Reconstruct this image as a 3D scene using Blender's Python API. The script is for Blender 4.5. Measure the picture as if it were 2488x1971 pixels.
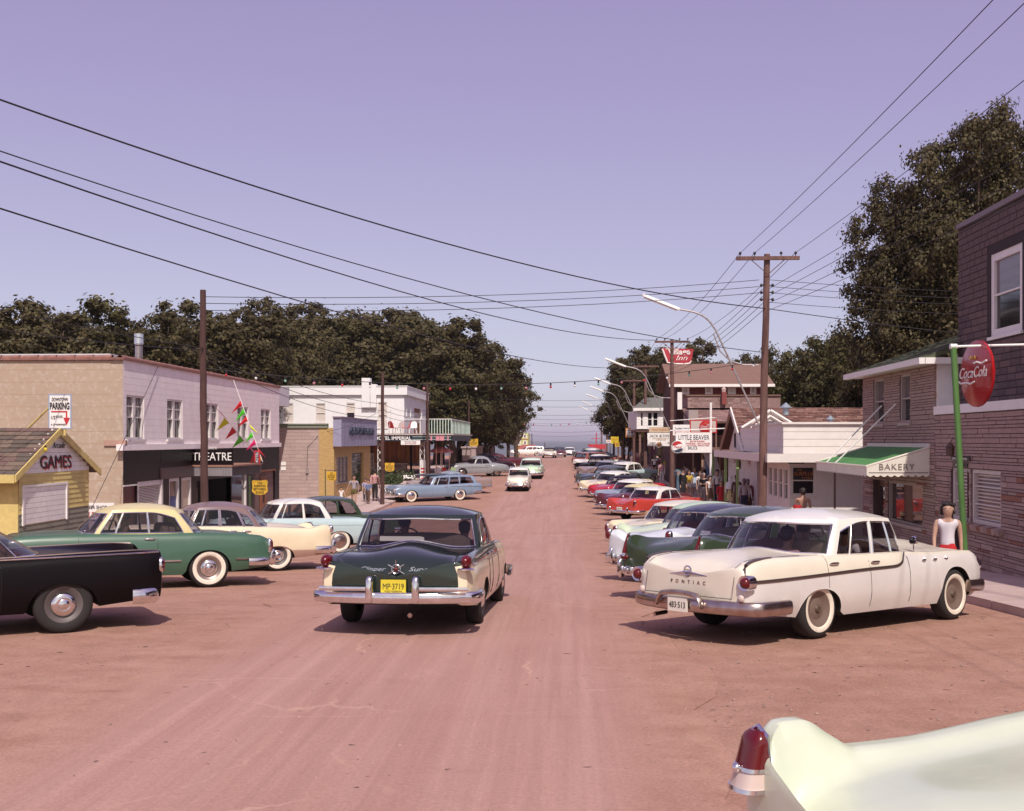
import bpy, bmesh, math, random
import numpy as np
from mathutils import Vector, Matrix
for _o in list(bpy.data.objects): bpy.data.objects.remove(_o)
S = bpy.context.scene; COL = S.collection
R = math.radians; PI = math.pi; sin = math.sin; cos = math.cos
rnd = random.Random(7)
# ---------------------------------------------------------------- camera
FPX = 2650.0; CX = 1244.0; HY = 1069.0; CZ = 2.45; TH = math.atan(124 / FPX)
cam = bpy.data.cameras.new('camera'); camo = bpy.data.objects.new('camera', cam); COL.objects.link(camo)
cam.sensor_width = 36; cam.lens = 36 * FPX / 2488; cam.shift_y = (HY - 985.5) / 2488
cam.clip_start = 0.1; cam.clip_end = 60000
camo.location = (0, 0, CZ); camo.rotation_euler = (R(90), 0, TH); S.camera = camo
# ---------------------------------------------------------------- world and sun
SUN_EL = R(50); SUN_AZ = R(-13)               # light travels along the street, away from the camera, a little to the left
w = bpy.data.worlds.new('World'); S.world = w; w.use_nodes = True
nt = w.node_tree; nt.nodes.clear()
sky = nt.nodes.new('ShaderNodeTexSky'); sky.sky_type = 'NISHITA'; sky.sun_disc = False
sky.sun_elevation = SUN_EL; sky.sun_rotation = R(180) + SUN_AZ
sky.air_density = 0.5; sky.dust_density = 1.6; sky.ozone_density = 0.3; sky.altitude = 180
# the film's colour response applied to the whole sky: v -> gain * v ** gamma for each channel
sep = nt.nodes.new('ShaderNodeSeparateColor'); com = nt.nodes.new('ShaderNodeCombineColor'); nt.links.new(sky.outputs[0], sep.inputs[0])
for _i, (_g, _k) in enumerate(((.43, 1.031), (.62, 1.074), (.378, .943))):
    m1 = nt.nodes.new('ShaderNodeMath'); m1.operation = 'MULTIPLY'; m1.inputs[1].default_value = .1
    m2 = nt.nodes.new('ShaderNodeMath'); m2.operation = 'POWER'; m2.inputs[1].default_value = _g
    m3 = nt.nodes.new('ShaderNodeMath'); m3.operation = 'MULTIPLY'; m3.inputs[1].default_value = _k / .1
    nt.links.new(sep.outputs[_i], m1.inputs[0]); nt.links.new(m1.outputs[0], m2.inputs[0]); nt.links.new(m2.outputs[0], m3.inputs[0]); nt.links.new(m3.outputs[0], com.inputs[_i])
bg = nt.nodes.new('ShaderNodeBackground'); bg.inputs[1].default_value = 0.1
wo = nt.nodes.new('ShaderNodeOutputWorld')
nt.links.new(com.outputs[0], bg.inputs[0]); nt.links.new(bg.outputs[0], wo.inputs[0])
sl = bpy.data.lights.new('sun', 'SUN'); sl.energy = 4.1; sl.angle = R(0.6); sl.color = (1.0, 0.915, 0.83)
so = bpy.data.objects.new('sun', sl); COL.objects.link(so); so.location = (-10, -40, 60)
ld = Vector((sin(SUN_AZ) * cos(SUN_EL), cos(SUN_AZ) * cos(SUN_EL), -sin(SUN_EL)))
so.rotation_euler = ld.to_track_quat('-Z', 'Y').to_euler()
S.view_settings.view_transform = 'Standard'; S.view_settings.look = 'None'
S.view_settings.exposure = 0.0; S.view_settings.gamma = 1.0
try: S.view_settings.use_curve_mapping = False
except Exception: pass
# ---------------------------------------------------------------- helpers
def pch(pts):
    xs = [p[0] for p in pts]; ys = [p[1] for p in pts]; n = len(xs)
    d = [(ys[i + 1] - ys[i]) / (xs[i + 1] - xs[i]) for i in range(n - 1)]
    m = [0.0] * n
    for i in range(n):
        if i == 0: m[i] = d[0]
        elif i == n - 1: m[i] = d[-1]
        elif d[i - 1] * d[i] > 0: m[i] = 2 * d[i - 1] * d[i] / (d[i - 1] + d[i])
    def f(x):
        if x <= xs[0]: return ys[0]
        if x >= xs[-1]: return ys[-1]
        i = 0
        while x > xs[i + 1]: i += 1
        h = xs[i + 1] - xs[i]; t = (x - xs[i]) / h
        return (ys[i] * (1 + 2 * t) * (1 - t) ** 2 + m[i] * h * t * (1 - t) ** 2 + ys[i + 1] * t * t * (3 - 2 * t) - m[i + 1] * h * t * t * (1 - t))
    return f
gz = pch([(-40, .9), (-12, .45), (0, .28), (8, .14), (14, 0), (20, -.30), (30, -.76), (42, -1.1), (55, -1.2), (68, -.95), (83, -.5), (105, -.2), (148, .0), (165, .02), (180, -.2), (200, -1.2), (240, -4.5), (320, -11), (600, -14)])
def gslope(y): return (gz(y + .5) - gz(y - .5))
def onT(t, px, py):                                # a sight line meeting the plane x = t: (y, z)
    m = (px - CX) / FPX
    y = t * (cos(TH) + m * sin(TH)) / (m * cos(TH) - sin(TH))
    D = -t * sin(TH) + y * cos(TH)
    return y, CZ - (py - HY) * D / FPX
def onY(y, px, py):                                # a sight line meeting the plane y = const: (x, z)
    m = (px - CX) / FPX
    t = y * (m * cos(TH) - sin(TH)) / (cos(TH) + m * sin(TH))
    D = -t * sin(TH) + y * cos(TH)
    return t, CZ - (py - HY) * D / FPX
def onG(px, py, h=0.0):                            # a sight line meeting the ground (raised by h)
    m = (px - CX) / FPX; D = 3.0
    for k in range(4000):
        x = D * (m * cos(TH) - sin(TH)); y = D * (cos(TH) + m * sin(TH))
        if CZ - (py - HY) * D / FPX <= gz(y) + h: break
        D += .05
    return x, y, gz(y)
def atD(px, D):
    m = (px - CX) / FPX
    return D * (m * cos(TH) - sin(TH)), D * (cos(TH) + m * sin(TH))

MATS = {}
def M(name, col=(.5, .5, .5), rough=.6, metal=0., var=0., scale=4., bump=0., coat=0., stretch=None, col2=None, emit=None, bscale=None, spec=None, coord='Object', detail=6):
    if name in MATS: return MATS[name]
    m = bpy.data.materials.new(name); m.use_nodes = True; MATS[name] = m
    n = m.node_tree.nodes; l = m.node_tree.links; b = n['Principled BSDF']
    b.inputs['Base Color'].default_value = (*col, 1); b.inputs['Roughness'].default_value = rough; b.inputs['Metallic'].default_value = metal
    if coat: b.inputs['Coat Weight'].default_value = coat; b.inputs['Coat Roughness'].default_value = .06
    if spec is not None: b.inputs['Specular IOR Level'].default_value = spec
    if emit: b.inputs['Emission Color'].default_value = (*emit[0], 1); b.inputs['Emission Strength'].default_value = emit[1]
    if var or bump or col2:
        tc = n.new('ShaderNodeTexCoord'); mp = n.new('ShaderNodeMapping'); l.new(tc.outputs[coord], mp.inputs[0])
        if stretch: mp.inputs['Scale'].default_value = stretch
        nz = n.new('ShaderNodeTexNoise'); nz.inputs['Scale'].default_value = scale; nz.inputs['Detail'].default_value = detail; nz.inputs['Roughness'].default_value = .62
        l.new(mp.outputs[0], nz.inputs['Vector'])
        if var or col2:
            rp = n.new('ShaderNodeValToRGB'); l.new(nz.outputs[0], rp.inputs[0])
            c2 = col2 if col2 else tuple(min(1, c * (1 + var)) for c in col)
            c1 = col if col2 else tuple(c * (1 - var) for c in col)
            rp.color_ramp.elements[0].position = .32; rp.color_ramp.elements[0].color = (*c1, 1)
            rp.color_ramp.elements[1].position = .68; rp.color_ramp.elements[1].color = (*c2, 1)
            l.new(rp.outputs[0], b.inputs['Base Color'])
        if bump:
            nb = nz
            if bscale:
                nb = n.new('ShaderNodeTexNoise'); nb.inputs['Scale'].default_value = bscale; nb.inputs['Detail'].default_value = 5; l.new(mp.outputs[0], nb.inputs['Vector'])
            bp = n.new('ShaderNodeBump'); bp.inputs['Strength'].default_value = bump; bp.inputs['Distance'].default_value = .02
            l.new(nb.outputs[0], bp.inputs['Height']); l.new(bp.outputs[0], b.inputs['Normal'])
    return m
def glassmat(name, tint, refl=.5, rough=.03):
    if name in MATS: return MATS[name]
    m = bpy.data.materials.new(name); m.use_nodes = True; MATS[name] = m
    n = m.node_tree.nodes; l = m.node_tree.links; n.clear()
    o = n.new('ShaderNodeOutputMaterial'); mx = n.new('ShaderNodeMixShader'); t = n.new('ShaderNodeBsdfTransparent'); g = n.new('ShaderNodeBsdfGlossy')
    t.inputs[0].default_value = (*tint, 1); g.inputs['Roughness'].default_value = rough
    fr = n.new('ShaderNodeLayerWeight'); fr.inputs[0].default_value = .5
    pw = n.new('ShaderNodeMath'); pw.operation = 'POWER'; pw.inputs[1].default_value = 4.2; l.new(fr.outputs['Facing'], pw.inputs[0])
    mr = n.new('ShaderNodeMath'); mr.operation = 'MULTIPLY_ADD'; mr.inputs[1].default_value = .8; mr.inputs[2].default_value = .05 * (refl / .35); l.new(pw.outputs[0], mr.inputs[0])
    l.new(mr.outputs[0], mx.inputs[0]); l.new(t.outputs[0], mx.inputs[1]); l.new(g.outputs[0], mx.inputs[2]); l.new(mx.outputs[0], o.inputs[0])
    return m

OFF = {}                                            # world offset of a thing's frame (things built in world coordinates)
class MB:
    def __init__(s): s.v = []; s.f = []; s.m = []
    def face(s, pts, mi=0):
        i = len(s.v); s.v += [tuple(p) for p in pts]; s.f.append(tuple(range(i, i + len(pts)))); s.m.append(mi)
    def box(s, x0, x1, y0, y1, z0, z1, mi=0):
        if x0 > x1: x0, x1 = x1, x0
        if y0 > y1: y0, y1 = y1, y0
        if z0 > z1: z0, z1 = z1, z0
        i = len(s.v)
        s.v += [(x0, y0, z0), (x1, y0, z0), (x1, y1, z0), (x0, y1, z0), (x0, y0, z1), (x1, y0, z1), (x1, y1, z1), (x0, y1, z1)]
        for q in ((0, 3, 2, 1), (4, 5, 6, 7), (0, 1, 5, 4), (1, 2, 6, 5), (2, 3, 7, 6), (3, 0, 4, 7)):
            s.f.append(tuple(i + k for k in q)); s.m.append(mi)
        return s
    def grid(s, P, mi=0, close=False, flip=False):
        i = len(s.v); nr = len(P); nc = len(P[0])
        for r in P: s.v += [tuple(p) for p in r]
        for a in range(nr - 1):
            for b in range(nc if close else nc - 1):
                b2 = (b + 1) % nc
                q = (i + a * nc + b, i + a * nc + b2, i + (a + 1) * nc + b2, i + (a + 1) * nc + b)
                s.f.append(q[::-1] if flip else q); s.m.append(mi)
        return s
    def prism(s, poly, d, mi=0):                    # polygon (3d points) extruded by vector d
        d = Vector(d); n = len(poly); i = len(s.v)
        s.v += [tuple(p) for p in poly] + [tuple(Vector(p) + d) for p in poly]
        s.f.append(tuple(range(i, i + n))[::-1]); s.m.append(mi); s.f.append(tuple(range(i + n, i + 2 * n))); s.m.append(mi)
        for k in range(n):
            k2 = (k + 1) % n; s.f.append((i + k, i + k2, i + n + k2, i + n + k)); s.m.append(mi)
        return s
    def tube(s, pts, r, n=6, mi=0, r2=None, cap=True, ell=None):
        pts = [Vector(p) for p in pts]; N = len(pts); rings = []
        rs = r if isinstance(r, (list, tuple)) else [r + ((r2 if r2 is not None else r) - r) * k / max(1, N - 1) for k in range(N)]
        for k in range(N):
            t = (pts[min(k + 1, N - 1)] - pts[max(k - 1, 0)])
            if t.length < 1e-9: t = Vector((0, 0, 1))
            t.normalize()
            up = Vector((0, 0, 1)) if abs(t.z) < .95 else Vector((1, 0, 0))
            a = t.cross(up).normalized(); b = a.cross(t).normalized()
            e = ell if ell else (1, 1)
            rings.append([pts[k] + (a * cos(2 * PI * j / n) * e[0] + b * sin(2 * PI * j / n) * e[1]) * rs[k] for j in range(n)])
        i = len(s.v); s.grid(rings, mi, close=True)
        if cap:
            s.f.append(tuple(range(i, i + n))[::-1]); s.m.append(mi); j = i + (N - 1) * n; s.f.append(tuple(range(j, j + n))); s.m.append(mi)
        return s
    def lathe(s, prof, c, axis='z', n=20, mi=0, a0=0, a1=2 * PI):
        c = Vector(c); P = []
        full = abs(a1 - a0 - 2 * PI) < 1e-6
        for k in range(n if full else n + 1):
            a = a0 + (a1 - a0) * k / n; row = []
            for (r, h) in prof:
                if axis == 'z': q = (r * cos(a), r * sin(a), h)
                elif axis == 'y': q = (r * cos(a), h, r * sin(a))
                else: q = (h, r * cos(a), r * sin(a))
                row.append(c + Vector(q))
            P.append(row)
        if full: P.append(P[0])
        return s.grid(P, mi, flip=(axis == 'y'))
    def blob(s, c, rad, n=10, m=7, mi=0, pw=1.0):
        P = []
        for a in range(m + 1):
            th = PI * a / m; row = []
            for b in range(n):
                ph = 2 * PI * b / n
                f = lambda q: math.copysign(abs(q) ** pw, q)
                row.append((c[0] + rad[0] * f(sin(th)) * f(cos(ph)), c[1] + rad[1] * f(sin(th)) * f(sin(ph)), c[2] - rad[2] * f(cos(th))))
            P.append(row)
        return s.grid(P, mi, close=True)
    def build(s, name, mats, parent=None, smooth=False, world=False, ang=40):
        me = bpy.data.meshes.new(name)
        v = s.v
        if parent is not None and parent.name in OFF:
            o = OFF[parent.name]; v = [(a - o[0], b - o[1], c - o[2]) for a, b, c in v]
        me.from_pydata(v, [], s.f)
        if not isinstance(mats, (list, tuple)): mats = [mats]
        for mm in mats: me.materials.append(mm)
        if len(mats) > 1: me.polygons.foreach_set('material_index', s.m)
        if smooth:
            bm = bmesh.new(); bm.from_mesh(me); bmesh.ops.remove_doubles(bm, verts=bm.verts, dist=.0005); bm.to_mesh(me); bm.free()
            me.polygons.foreach_set('use_smooth', [True] * len(me.polygons))
            me.set_sharp_from_angle(angle=R(ang))
        me.update()
        ob = bpy.data.objects.new(name, me); COL.objects.link(ob)
        if parent is not None:
            ob.parent = parent
            if parent.name in OFF: OFF[ob.name] = OFF[parent.name]
        return ob
def tag(o, label=None, cat=None, group=None, kind=None):
    if label: o['label'] = label
    if cat: o['category'] = cat
    if group: o['group'] = group
    if kind: o['kind'] = kind
    return o
def thing(name, label, cat, loc=(0, 0, 0), rotz=0, group=None, world=False):
    o = bpy.data.objects.new(name, None); COL.objects.link(o); o.location = loc; o.rotation_euler = (0, 0, rotz); o.empty_display_size = .2
    if world: OFF[o.name] = tuple(loc)
    return tag(o, label, cat, group)
def struct(mb, name, mats, smooth=False): return tag(mb.build(name, mats, None, smooth), kind='structure')
UNIT = {}
def unit(matl, bev=.06):
    k = (matl.name, bev)
    if k in UNIT: return UNIT[k]
    me = bpy.data.meshes.new('block'); bm = bmesh.new(); bmesh.ops.create_cube(bm, size=1)
    bm.to_mesh(me); bm.free(); me.materials.append(matl); UNIT[k] = me; return me
def piece(name, parent, c, size, matl, rot=(0, 0, 0)):
    ob = bpy.data.objects.new(name, unit(matl)); COL.objects.link(ob); ob.parent = parent
    o = OFF.get(parent.name, (0, 0, 0)); ob.location = (c[0] - o[0], c[1] - o[1], c[2] - o[2]); ob.scale = size; ob.rotation_euler = rot
    return ob
TEXTS = []
def text(s, name, parent, origin, right, up, size, matl, width=None, depth=.006, shear=0, bold=0., align='CENTER', space=1.0):
    """flat lettering: origin is the centre of the baseline, right/up unit vectors in the parent's frame"""
    cu = bpy.data.curves.new(name, 'FONT'); cu.body = s; cu.size = size * 1.37; cu.extrude = depth / 2; cu.align_x = align; cu.shear = shear; cu.offset = bold; cu.space_character = space
    cu.resolution_u = 3
    ob = bpy.data.objects.new(name, cu); COL.objects.link(ob); TEXTS.append((ob, parent, Vector(origin), Vector(right), Vector(up), matl, width, name))
def flush_texts():
    bpy.context.view_layer.update(); dg = bpy.context.evaluated_depsgraph_get()
    for (ob, parent, o, r, u, matl, width, name) in TEXTS:
        me = bpy.data.meshes.new_from_object(ob.evaluated_get(dg))
        co = np.empty(len(me.vertices) * 3); me.vertices.foreach_get('co', co); co = co.reshape(-1, 3)
        if width and len(co): co[:, 0] *= width / max(1e-6, co[:, 0].max() - co[:, 0].min())
        off = OFF.get(parent.name, (0, 0, 0)) if parent else (0, 0, 0)
        n = r.cross(u)
        W = np.outer(co[:, 0], r) + np.outer(co[:, 1], u) + np.outer(co[:, 2], n) + np.array(o) - np.array(off)
        me.vertices.foreach_set('co', W.reshape(-1).astype(np.float32)); me.materials.clear(); me.materials.append(matl); me.update()
        cu = ob.data; bpy.data.objects.remove(ob); bpy.data.curves.remove(cu)
        me.name = name; nb = bpy.data.objects.new(name, me); COL.objects.link(nb); nb.parent = parent
    TEXTS.clear()
# shared materials
CHROME = M('chrome', (.78, .76, .77), .12, 1.0, var=.12, scale=9)
RUSTCHROME = M('dull_chrome', (.55, .50, .49), .28, 1.0, col2=(.42, .30, .26), scale=7)
RUBBER = M('rubber', (.022, .018, .018), .85, bump=.2, scale=60)
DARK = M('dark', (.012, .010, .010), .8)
WHITEWALL = M('whitewall', (.72, .64, .54), .7, var=.12, scale=9)
REDLENS = M('red_lens', (.105, .002, .004), .18, coat=.4)
CLEARLENS = M('clear_lens', (.62, .5, .45), .1, coat=.8)
GLASS = glassmat('car_glass', (.62, .60, .62), .35)
GLASSD = glassmat('car_glass_dark', (.40, .38, .40), .4)
PANE = M('window_pane', (.02, .018, .022), .06, spec=.7)
BLACKP = M('black_paint', (.012, .010, .011), .35)
WHITEP = M('white_paint', (.80, .77, .75), .55, var=.05, scale=3)
# ---------------------------------------------------------------- ground, road, pavements, lake
def ground_mat(name, c1, c2, c3, streak, fine, spots=0.0, crack=0.0, bump=.35, edge=None):
    m = bpy.data.materials.new(name); m.use_nodes = True; n = m.node_tree.nodes; l = m.node_tree.links; b = n['Principled BSDF']
    b.inputs['Roughness'].default_value = .9; b.inputs['Specular IOR Level'].default_value = .25
    g = n.new('ShaderNodeTexCoord')
    def noise(sc, scale3=(1, 1, 1), det=6, ro=.6, loc=(0, 0, 0)):
        mp = n.new('ShaderNodeMapping'); mp.inputs['Scale'].default_value = scale3; mp.inputs['Location'].default_value = loc; l.new(g.outputs['Object'], mp.inputs[0])
        z = n.new('ShaderNodeTexNoise'); z.inputs['Scale'].default_value = sc; z.inputs['Detail'].default_value = det; z.inputs['Roughness'].default_value = ro; l.new(mp.outputs[0], z.inputs['Vector']); return z
    def ramp(src, p0, p1, a=(0, 0, 0), bb=(1, 1, 1)):
        r = n.new('ShaderNodeValToRGB'); r.color_ramp.elements[0].position = p0; r.color_ramp.elements[1].position = p1
        r.color_ramp.elements[0].color = (*a, 1); r.color_ramp.elements[1].color = (*bb, 1); l.new(src, r.inputs[0]); return r
    def mix(fac, a, bb, mode='MIX', k=1.0):
        x = n.new('ShaderNodeMix'); x.data_type = 'RGBA'; x.blend_type = mode
        if fac is None: x.inputs[0].default_value = k
        else: l.new(fac, x.inputs[0])
        for s_, i in ((a, 6), (bb, 7)):
            if isinstance(s_, tuple): x.inputs[i].default_value = (*s_, 1)
            else: l.new(s_, x.inputs[i])
        return x.outputs[2]
    base = ramp(noise(.35).outputs[0], .3, .7, c1, c2).outputs[0]
    st = ramp(noise(1.6, streak, 5, .65).outputs[0], .42, .72).outputs[0]
    base = mix(st, base, c3)
    st2 = ramp(noise(3.0, (streak[0] * 2.2, streak[1] * .7, 1), 6, .7, (3, 9, 0)).outputs[0], .35, .75, (.90, .885, .885), (1.07, 1.06, 1.05)).outputs[0]
    base = mix(None, base, st2, 'MULTIPLY')
    fn = ramp(noise(38, (1, 1, 1), 6, .75).outputs[0], .3, .72, (1 - fine, 1 - fine, 1 - fine), (1 + fine, 1 + fine, 1 + fine)).outputs[0]
    base = mix(None, base, fn, 'MULTIPLY')
    if spots:
        sp = ramp(noise(7.5, (1, 1, 1), 2, .4, (7, 2, 0)).outputs[0], .73, .76).outputs[0]
        base = mix(sp, base, tuple(c * .35 for c in c3))
        sp2 = ramp(noise(.9, (1, 2.2, 1), 6, .7, (17, 5, 0)).outputs[0], .58, .80, (1, 1, 1), (.76, .72, .70) if spots > .5 else (.9, .88, .87)).outputs[0]
        base = mix(None, base, sp2, 'MULTIPLY')
    if crack:
        for (sx, sy, lo) in ((.35, .16, (0, 0, 0)), (.12, .5, (5, 3, 0))):
            mp = n.new('ShaderNodeMapping'); mp.inputs['Scale'].default_value = (sx, sy, 1); mp.inputs['Location'].default_value = lo; l.new(g.outputs['Object'], mp.inputs[0])
            dz = noise(1.3, (1, 1, 1), 4, .6, lo); ad = n.new('ShaderNodeVectorMath'); ad.operation = 'MULTIPLY_ADD'; ad.inputs[1].default_value = (.25, .25, 0); l.new(dz.outputs['Color'], ad.inputs[0]); l.new(mp.outputs[0], ad.inputs[2])
            vo = n.new('ShaderNodeTexVoronoi'); vo.feature = 'DISTANCE_TO_EDGE'; vo.inputs['Scale'].default_value = 1.0; l.new(ad.outputs[0], vo.inputs['Vector'])
            ck = ramp(vo.outputs['Distance'], .002, .007, (1, 1, 1), (0, 0, 0)).outputs[0]
            gate = ramp(noise(.5, (1, 1, 1), 3, .6, (2, lo[1], 0)).outputs[0], .5, .62).outputs[0]
            base = mix(mix(None, mix(None, ck, gate, 'MULTIPLY'), (crack, crack, crack), 'MULTIPLY'), base, (.56, .36, .28))
    if edge:                                             # drifted dust: the edges of the asphalt are buried in the dirt
        sx = n.new('ShaderNodeSeparateXYZ'); l.new(g.outputs['Object'], sx.inputs[0])
        a1 = n.new('ShaderNodeMath'); a1.operation = 'SUBTRACT'; a1.inputs[1].default_value = edge[0]; l.new(sx.outputs[0], a1.inputs[0])
        a2 = n.new('ShaderNodeMath'); a2.operation = 'ABSOLUTE'; l.new(a1.outputs[0], a2.inputs[0])
        nn = noise(1.1, (1, .25, 1), 7, .7, (4, 4, 0)); a3 = n.new('ShaderNodeMath'); a3.operation = 'MULTIPLY_ADD'; a3.inputs[1].default_value = 1.5; l.new(nn.outputs[0], a3.inputs[0]); l.new(a2.outputs[0], a3.inputs[2])
        er = n.new('ShaderNodeMapRange'); er.inputs[1].default_value = edge[1]; er.inputs[2].default_value = edge[2]; l.new(a3.outputs[0], er.inputs[0])
        dr = ramp(noise(.35).outputs[0], .3, .7, edge[3], edge[4]).outputs[0]; dr = mix(ramp(noise(1.6, edge[6], 5, .65).outputs[0], .42, .72).outputs[0], dr, edge[5])
        dr = mix(None, dr, ramp(noise(3.0, (edge[6][0] * 2.2, edge[6][1] * .7, 1), 6, .7, (3, 9, 0)).outputs[0], .35, .75, (.90, .885, .885), (1.07, 1.06, 1.05)).outputs[0], 'MULTIPLY'); f2_ = ramp(noise(38, (1, 1, 1), 6, .75).outputs[0], .3, .72, (.72, .72, .72), (1.28, 1.28, 1.28)).outputs[0]
        sp3 = ramp(noise(.9, (1, 2.2, 1), 6, .7, (17, 5, 0)).outputs[0], .58, .80, (1, 1, 1), (.76, .72, .70)).outputs[0]; dr = mix(None, dr, sp3, 'MULTIPLY')
        base = mix(er.outputs[0], base, mix(None, dr, f2_, 'MULTIPLY'))
    l.new(base, b.inputs['Base Color'])
    bp = n.new('ShaderNodeBump'); bp.inputs['Strength'].default_value = bump; bp.inputs['Distance'].default_value = .02
    l.new(noise(22, (1, 1, 1), 8, .7).outputs[0], bp.inputs['Height']); l.new(bp.outputs[0], b.inputs['Normal'])
    return m
DIRT = ground_mat('dirt', (.395, .220, .166), (.445, .258, .200), (.34, .178, .130), (.7, 1.2, 1), .28, .8, 0, .8)
ROADM = ground_mat('road_dust', (.385, .215, .180), (.425, .245, .208), (.455, .275, .235), (1.6, .07, 1), .17, 0.25, .6, .4, edge=(-1.6, 2.6, 3.35, (.395, .220, .166), (.445, .258, .200), (.34, .178, .130), (.7, 1.2, 1)))
def sheet(xs, ys, dz, zoff=None):
    P = []
    for y in ys: P.append([((x(y) if callable(x) else x), y, gz(y) + dz + (zoff(x, y) if zoff else 0)) for x in xs])
    return MB().grid(P)
ysg = [-40, -20] + [k for k in range(-12, 130, 2)] + [k for k in range(130, 330, 5)] + [400, 600]
struct(sheet([-600, -300, -120, -60, -30, -14, -9, -4, 0, 4, 9, 14, 30, 60, 120, 300, 600], ysg, 0), 'ground', DIRT, True)
def redge(y, s):                                     # the ragged edge of the asphalt under the dust
    k = .16 * sin(y * .9 + s) + .10 * sin(y * 2.3 + 2 * s) + .07 * sin(y * 5.1)
    return k
yr = [-30 + .5 * k for k in range(0, 460)]
struct(MB().grid([[(-4.55 + redge(y, 1) + f * (5.85 + redge(y, 4) - redge(y, 1)), y, gz(y) + .006) for f in (0, .2, .4, .6, .8, 1)] for y in yr]), 'road', ROADM, True)
CONC = M('concrete', (.50, .37, .34), .9, var=.10, scale=1.2, bump=.2, bscale=30)
def pavement(name, x0, x1, y0, y1, step, h=.13, gap=.012):
    root = None; y = y0; first = True
    base = MB().grid([[(x0 - .0, yy, gz(yy) - .3), (x0 - .0, yy, gz(yy) + h - .02), (x1, yy, gz(yy) + h - .02), (x1, yy, gz(yy) - .3)] for yy in [y0 + k for k in range(int(y1 - y0) + 1)]])
    root = struct(base, name, M('slab_joint', (.16, .11, .10), .95))
    mx = x0 if abs(x0) < abs(x1) else x1
    while y < y1 - .1:
        ye = min(y + step, y1)
        m = MB(); a, b = y + gap, ye - gap; za, zb = gz(a), gz(b)
        xa, xb = x0 - (.004 if mx == x0 else 0), x1 + (.004 if mx == x1 else 0)
        lo = [(xa, a, za - .2), (xb, a, za - .2), (xb, b, zb - .2), (xa, b, zb - .2)]; hi = [(xa, a, za + h), (xb, a, za + h), (xb, b, zb + h), (xa, b, zb + h)]
        m.face(hi)
        for k in range(4): m.face([lo[k], lo[(k + 1) % 4], hi[(k + 1) % 4], hi[k]])
        m.build('paving_slab', CONC, root); y = ye
    return root
pavement('pavement_left', -12.78, -9.5, 24, 110, 1.6)
pavement('pavement_right', 6.55, 9.08, 9, 120, 1.6)
# loose stones and clods on the dirt and the road shoulder
st = MB(); rs = random.Random(3)
for k in range(2600):
    y = 4.5 + 40 * rs.random() ** 2.0; x = rs.choice([rs.gauss(1.6, .5), rs.uniform(1.2, 6.3), rs.uniform(-9.3, -4.4), rs.uniform(1.2, 6.3), rs.uniform(-4, 1)])
    r = rs.choice([.006, .008, .011, .016]) * rs.uniform(.7, 1.5); z = gz(y) + .004
    p = [(x + r * cos(a + k), y + r * sin(a + k), z) for a in (0, 1.6, 3.1, 4.7)]; top = (x + r * .2, y, z + r * .8)
    for j in range(4): st.face([p[j], p[(j + 1) % 4], top])
tag(st.build('gravel', M('pebble', (.30, .19, .16), .9, var=.5, scale=30)), 'loose pebbles and clods scattered over the dusty street', 'gravel', kind='stuff')
# the lake beyond the crest
lm = bpy.data.materials.new('lake_water'); lm.use_nodes = True; n = lm.node_tree.nodes; l = lm.node_tree.links; b = n['Principled BSDF']
b.inputs['Base Color'].default_value = (.115, .130, .140, 1); b.inputs['Roughness'].default_value = .5; b.inputs['Specular IOR Level'].default_value = .25
tc = n.new('ShaderNodeTexCoord'); mp = n.new('ShaderNodeMapping'); mp.inputs['Scale'].default_value = (.02, .09, 1); l.new(tc.outputs['Object'], mp.inputs[0])
nz = n.new('ShaderNodeTexNoise'); nz.inputs['Scale'].default_value = 4; nz.inputs['Detail'].default_value = 8; l.new(mp.outputs[0], nz.inputs['Vector'])
bp = n.new('ShaderNodeBump'); bp.inputs['Strength'].default_value = .5; bp.inputs['Distance'].default_value = .6; l.new(nz.outputs[0], bp.inputs['Height']); l.new(bp.outputs[0], b.inputs['Normal'])
struct(MB().grid([[(x, y, -9.0) for x in (-9000, -3000, -300, 300, 3000, 9000)] for y in (270, 600, 2000, 8000, 14000)]), 'lake', lm)
# ---------------------------------------------------------------- building helpers
class F:
    """a facade plane. kind 'T': x = c, facing sg; kind 'Y': y = c, facing the near end of the street"""
    def __init__(s, kind, c, sg=1): s.k = kind; s.c = c; s.sg = sg
    def pt(s, a, z, d=0): return (s.c + s.sg * d, a, z) if s.k == 'T' else (a, s.c - d, z)
    def box(s, mb, a0, a1, z0, z1, d0, d1, mi=0):
        p, q = s.pt(a0, z0, d0), s.pt(a1, z1, d1); mb.box(p[0], q[0], p[1], q[1], p[2], q[2], mi); return mb
    def quad(s, mb, a0, a1, z0, z1, d=0, mi=0):
        P = [s.pt(a0, z0, d), s.pt(a1, z0, d), s.pt(a1, z1, d), s.pt(a0, z1, d)]
        mb.face(P if (s.k == 'Y' or s.sg > 0) else P[::-1], mi)
    def right(s): return (1, 0, 0) if s.k == 'Y' else (0, s.sg, 0)
    def px(s, px, py): return onT(s.c, px, py) if s.k == 'T' else onY(s.c, px, py)
    def rect(s, x0, x1, y0, y1):                     # photo rectangle -> a0, a1, z0, z1 on this plane
        xm = (x0 + x1) / 2; return s.px(x0, y0)[0], s.px(x1, y0)[0], s.px(xm, y1)[1], s.px(xm, y0)[1]
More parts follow.
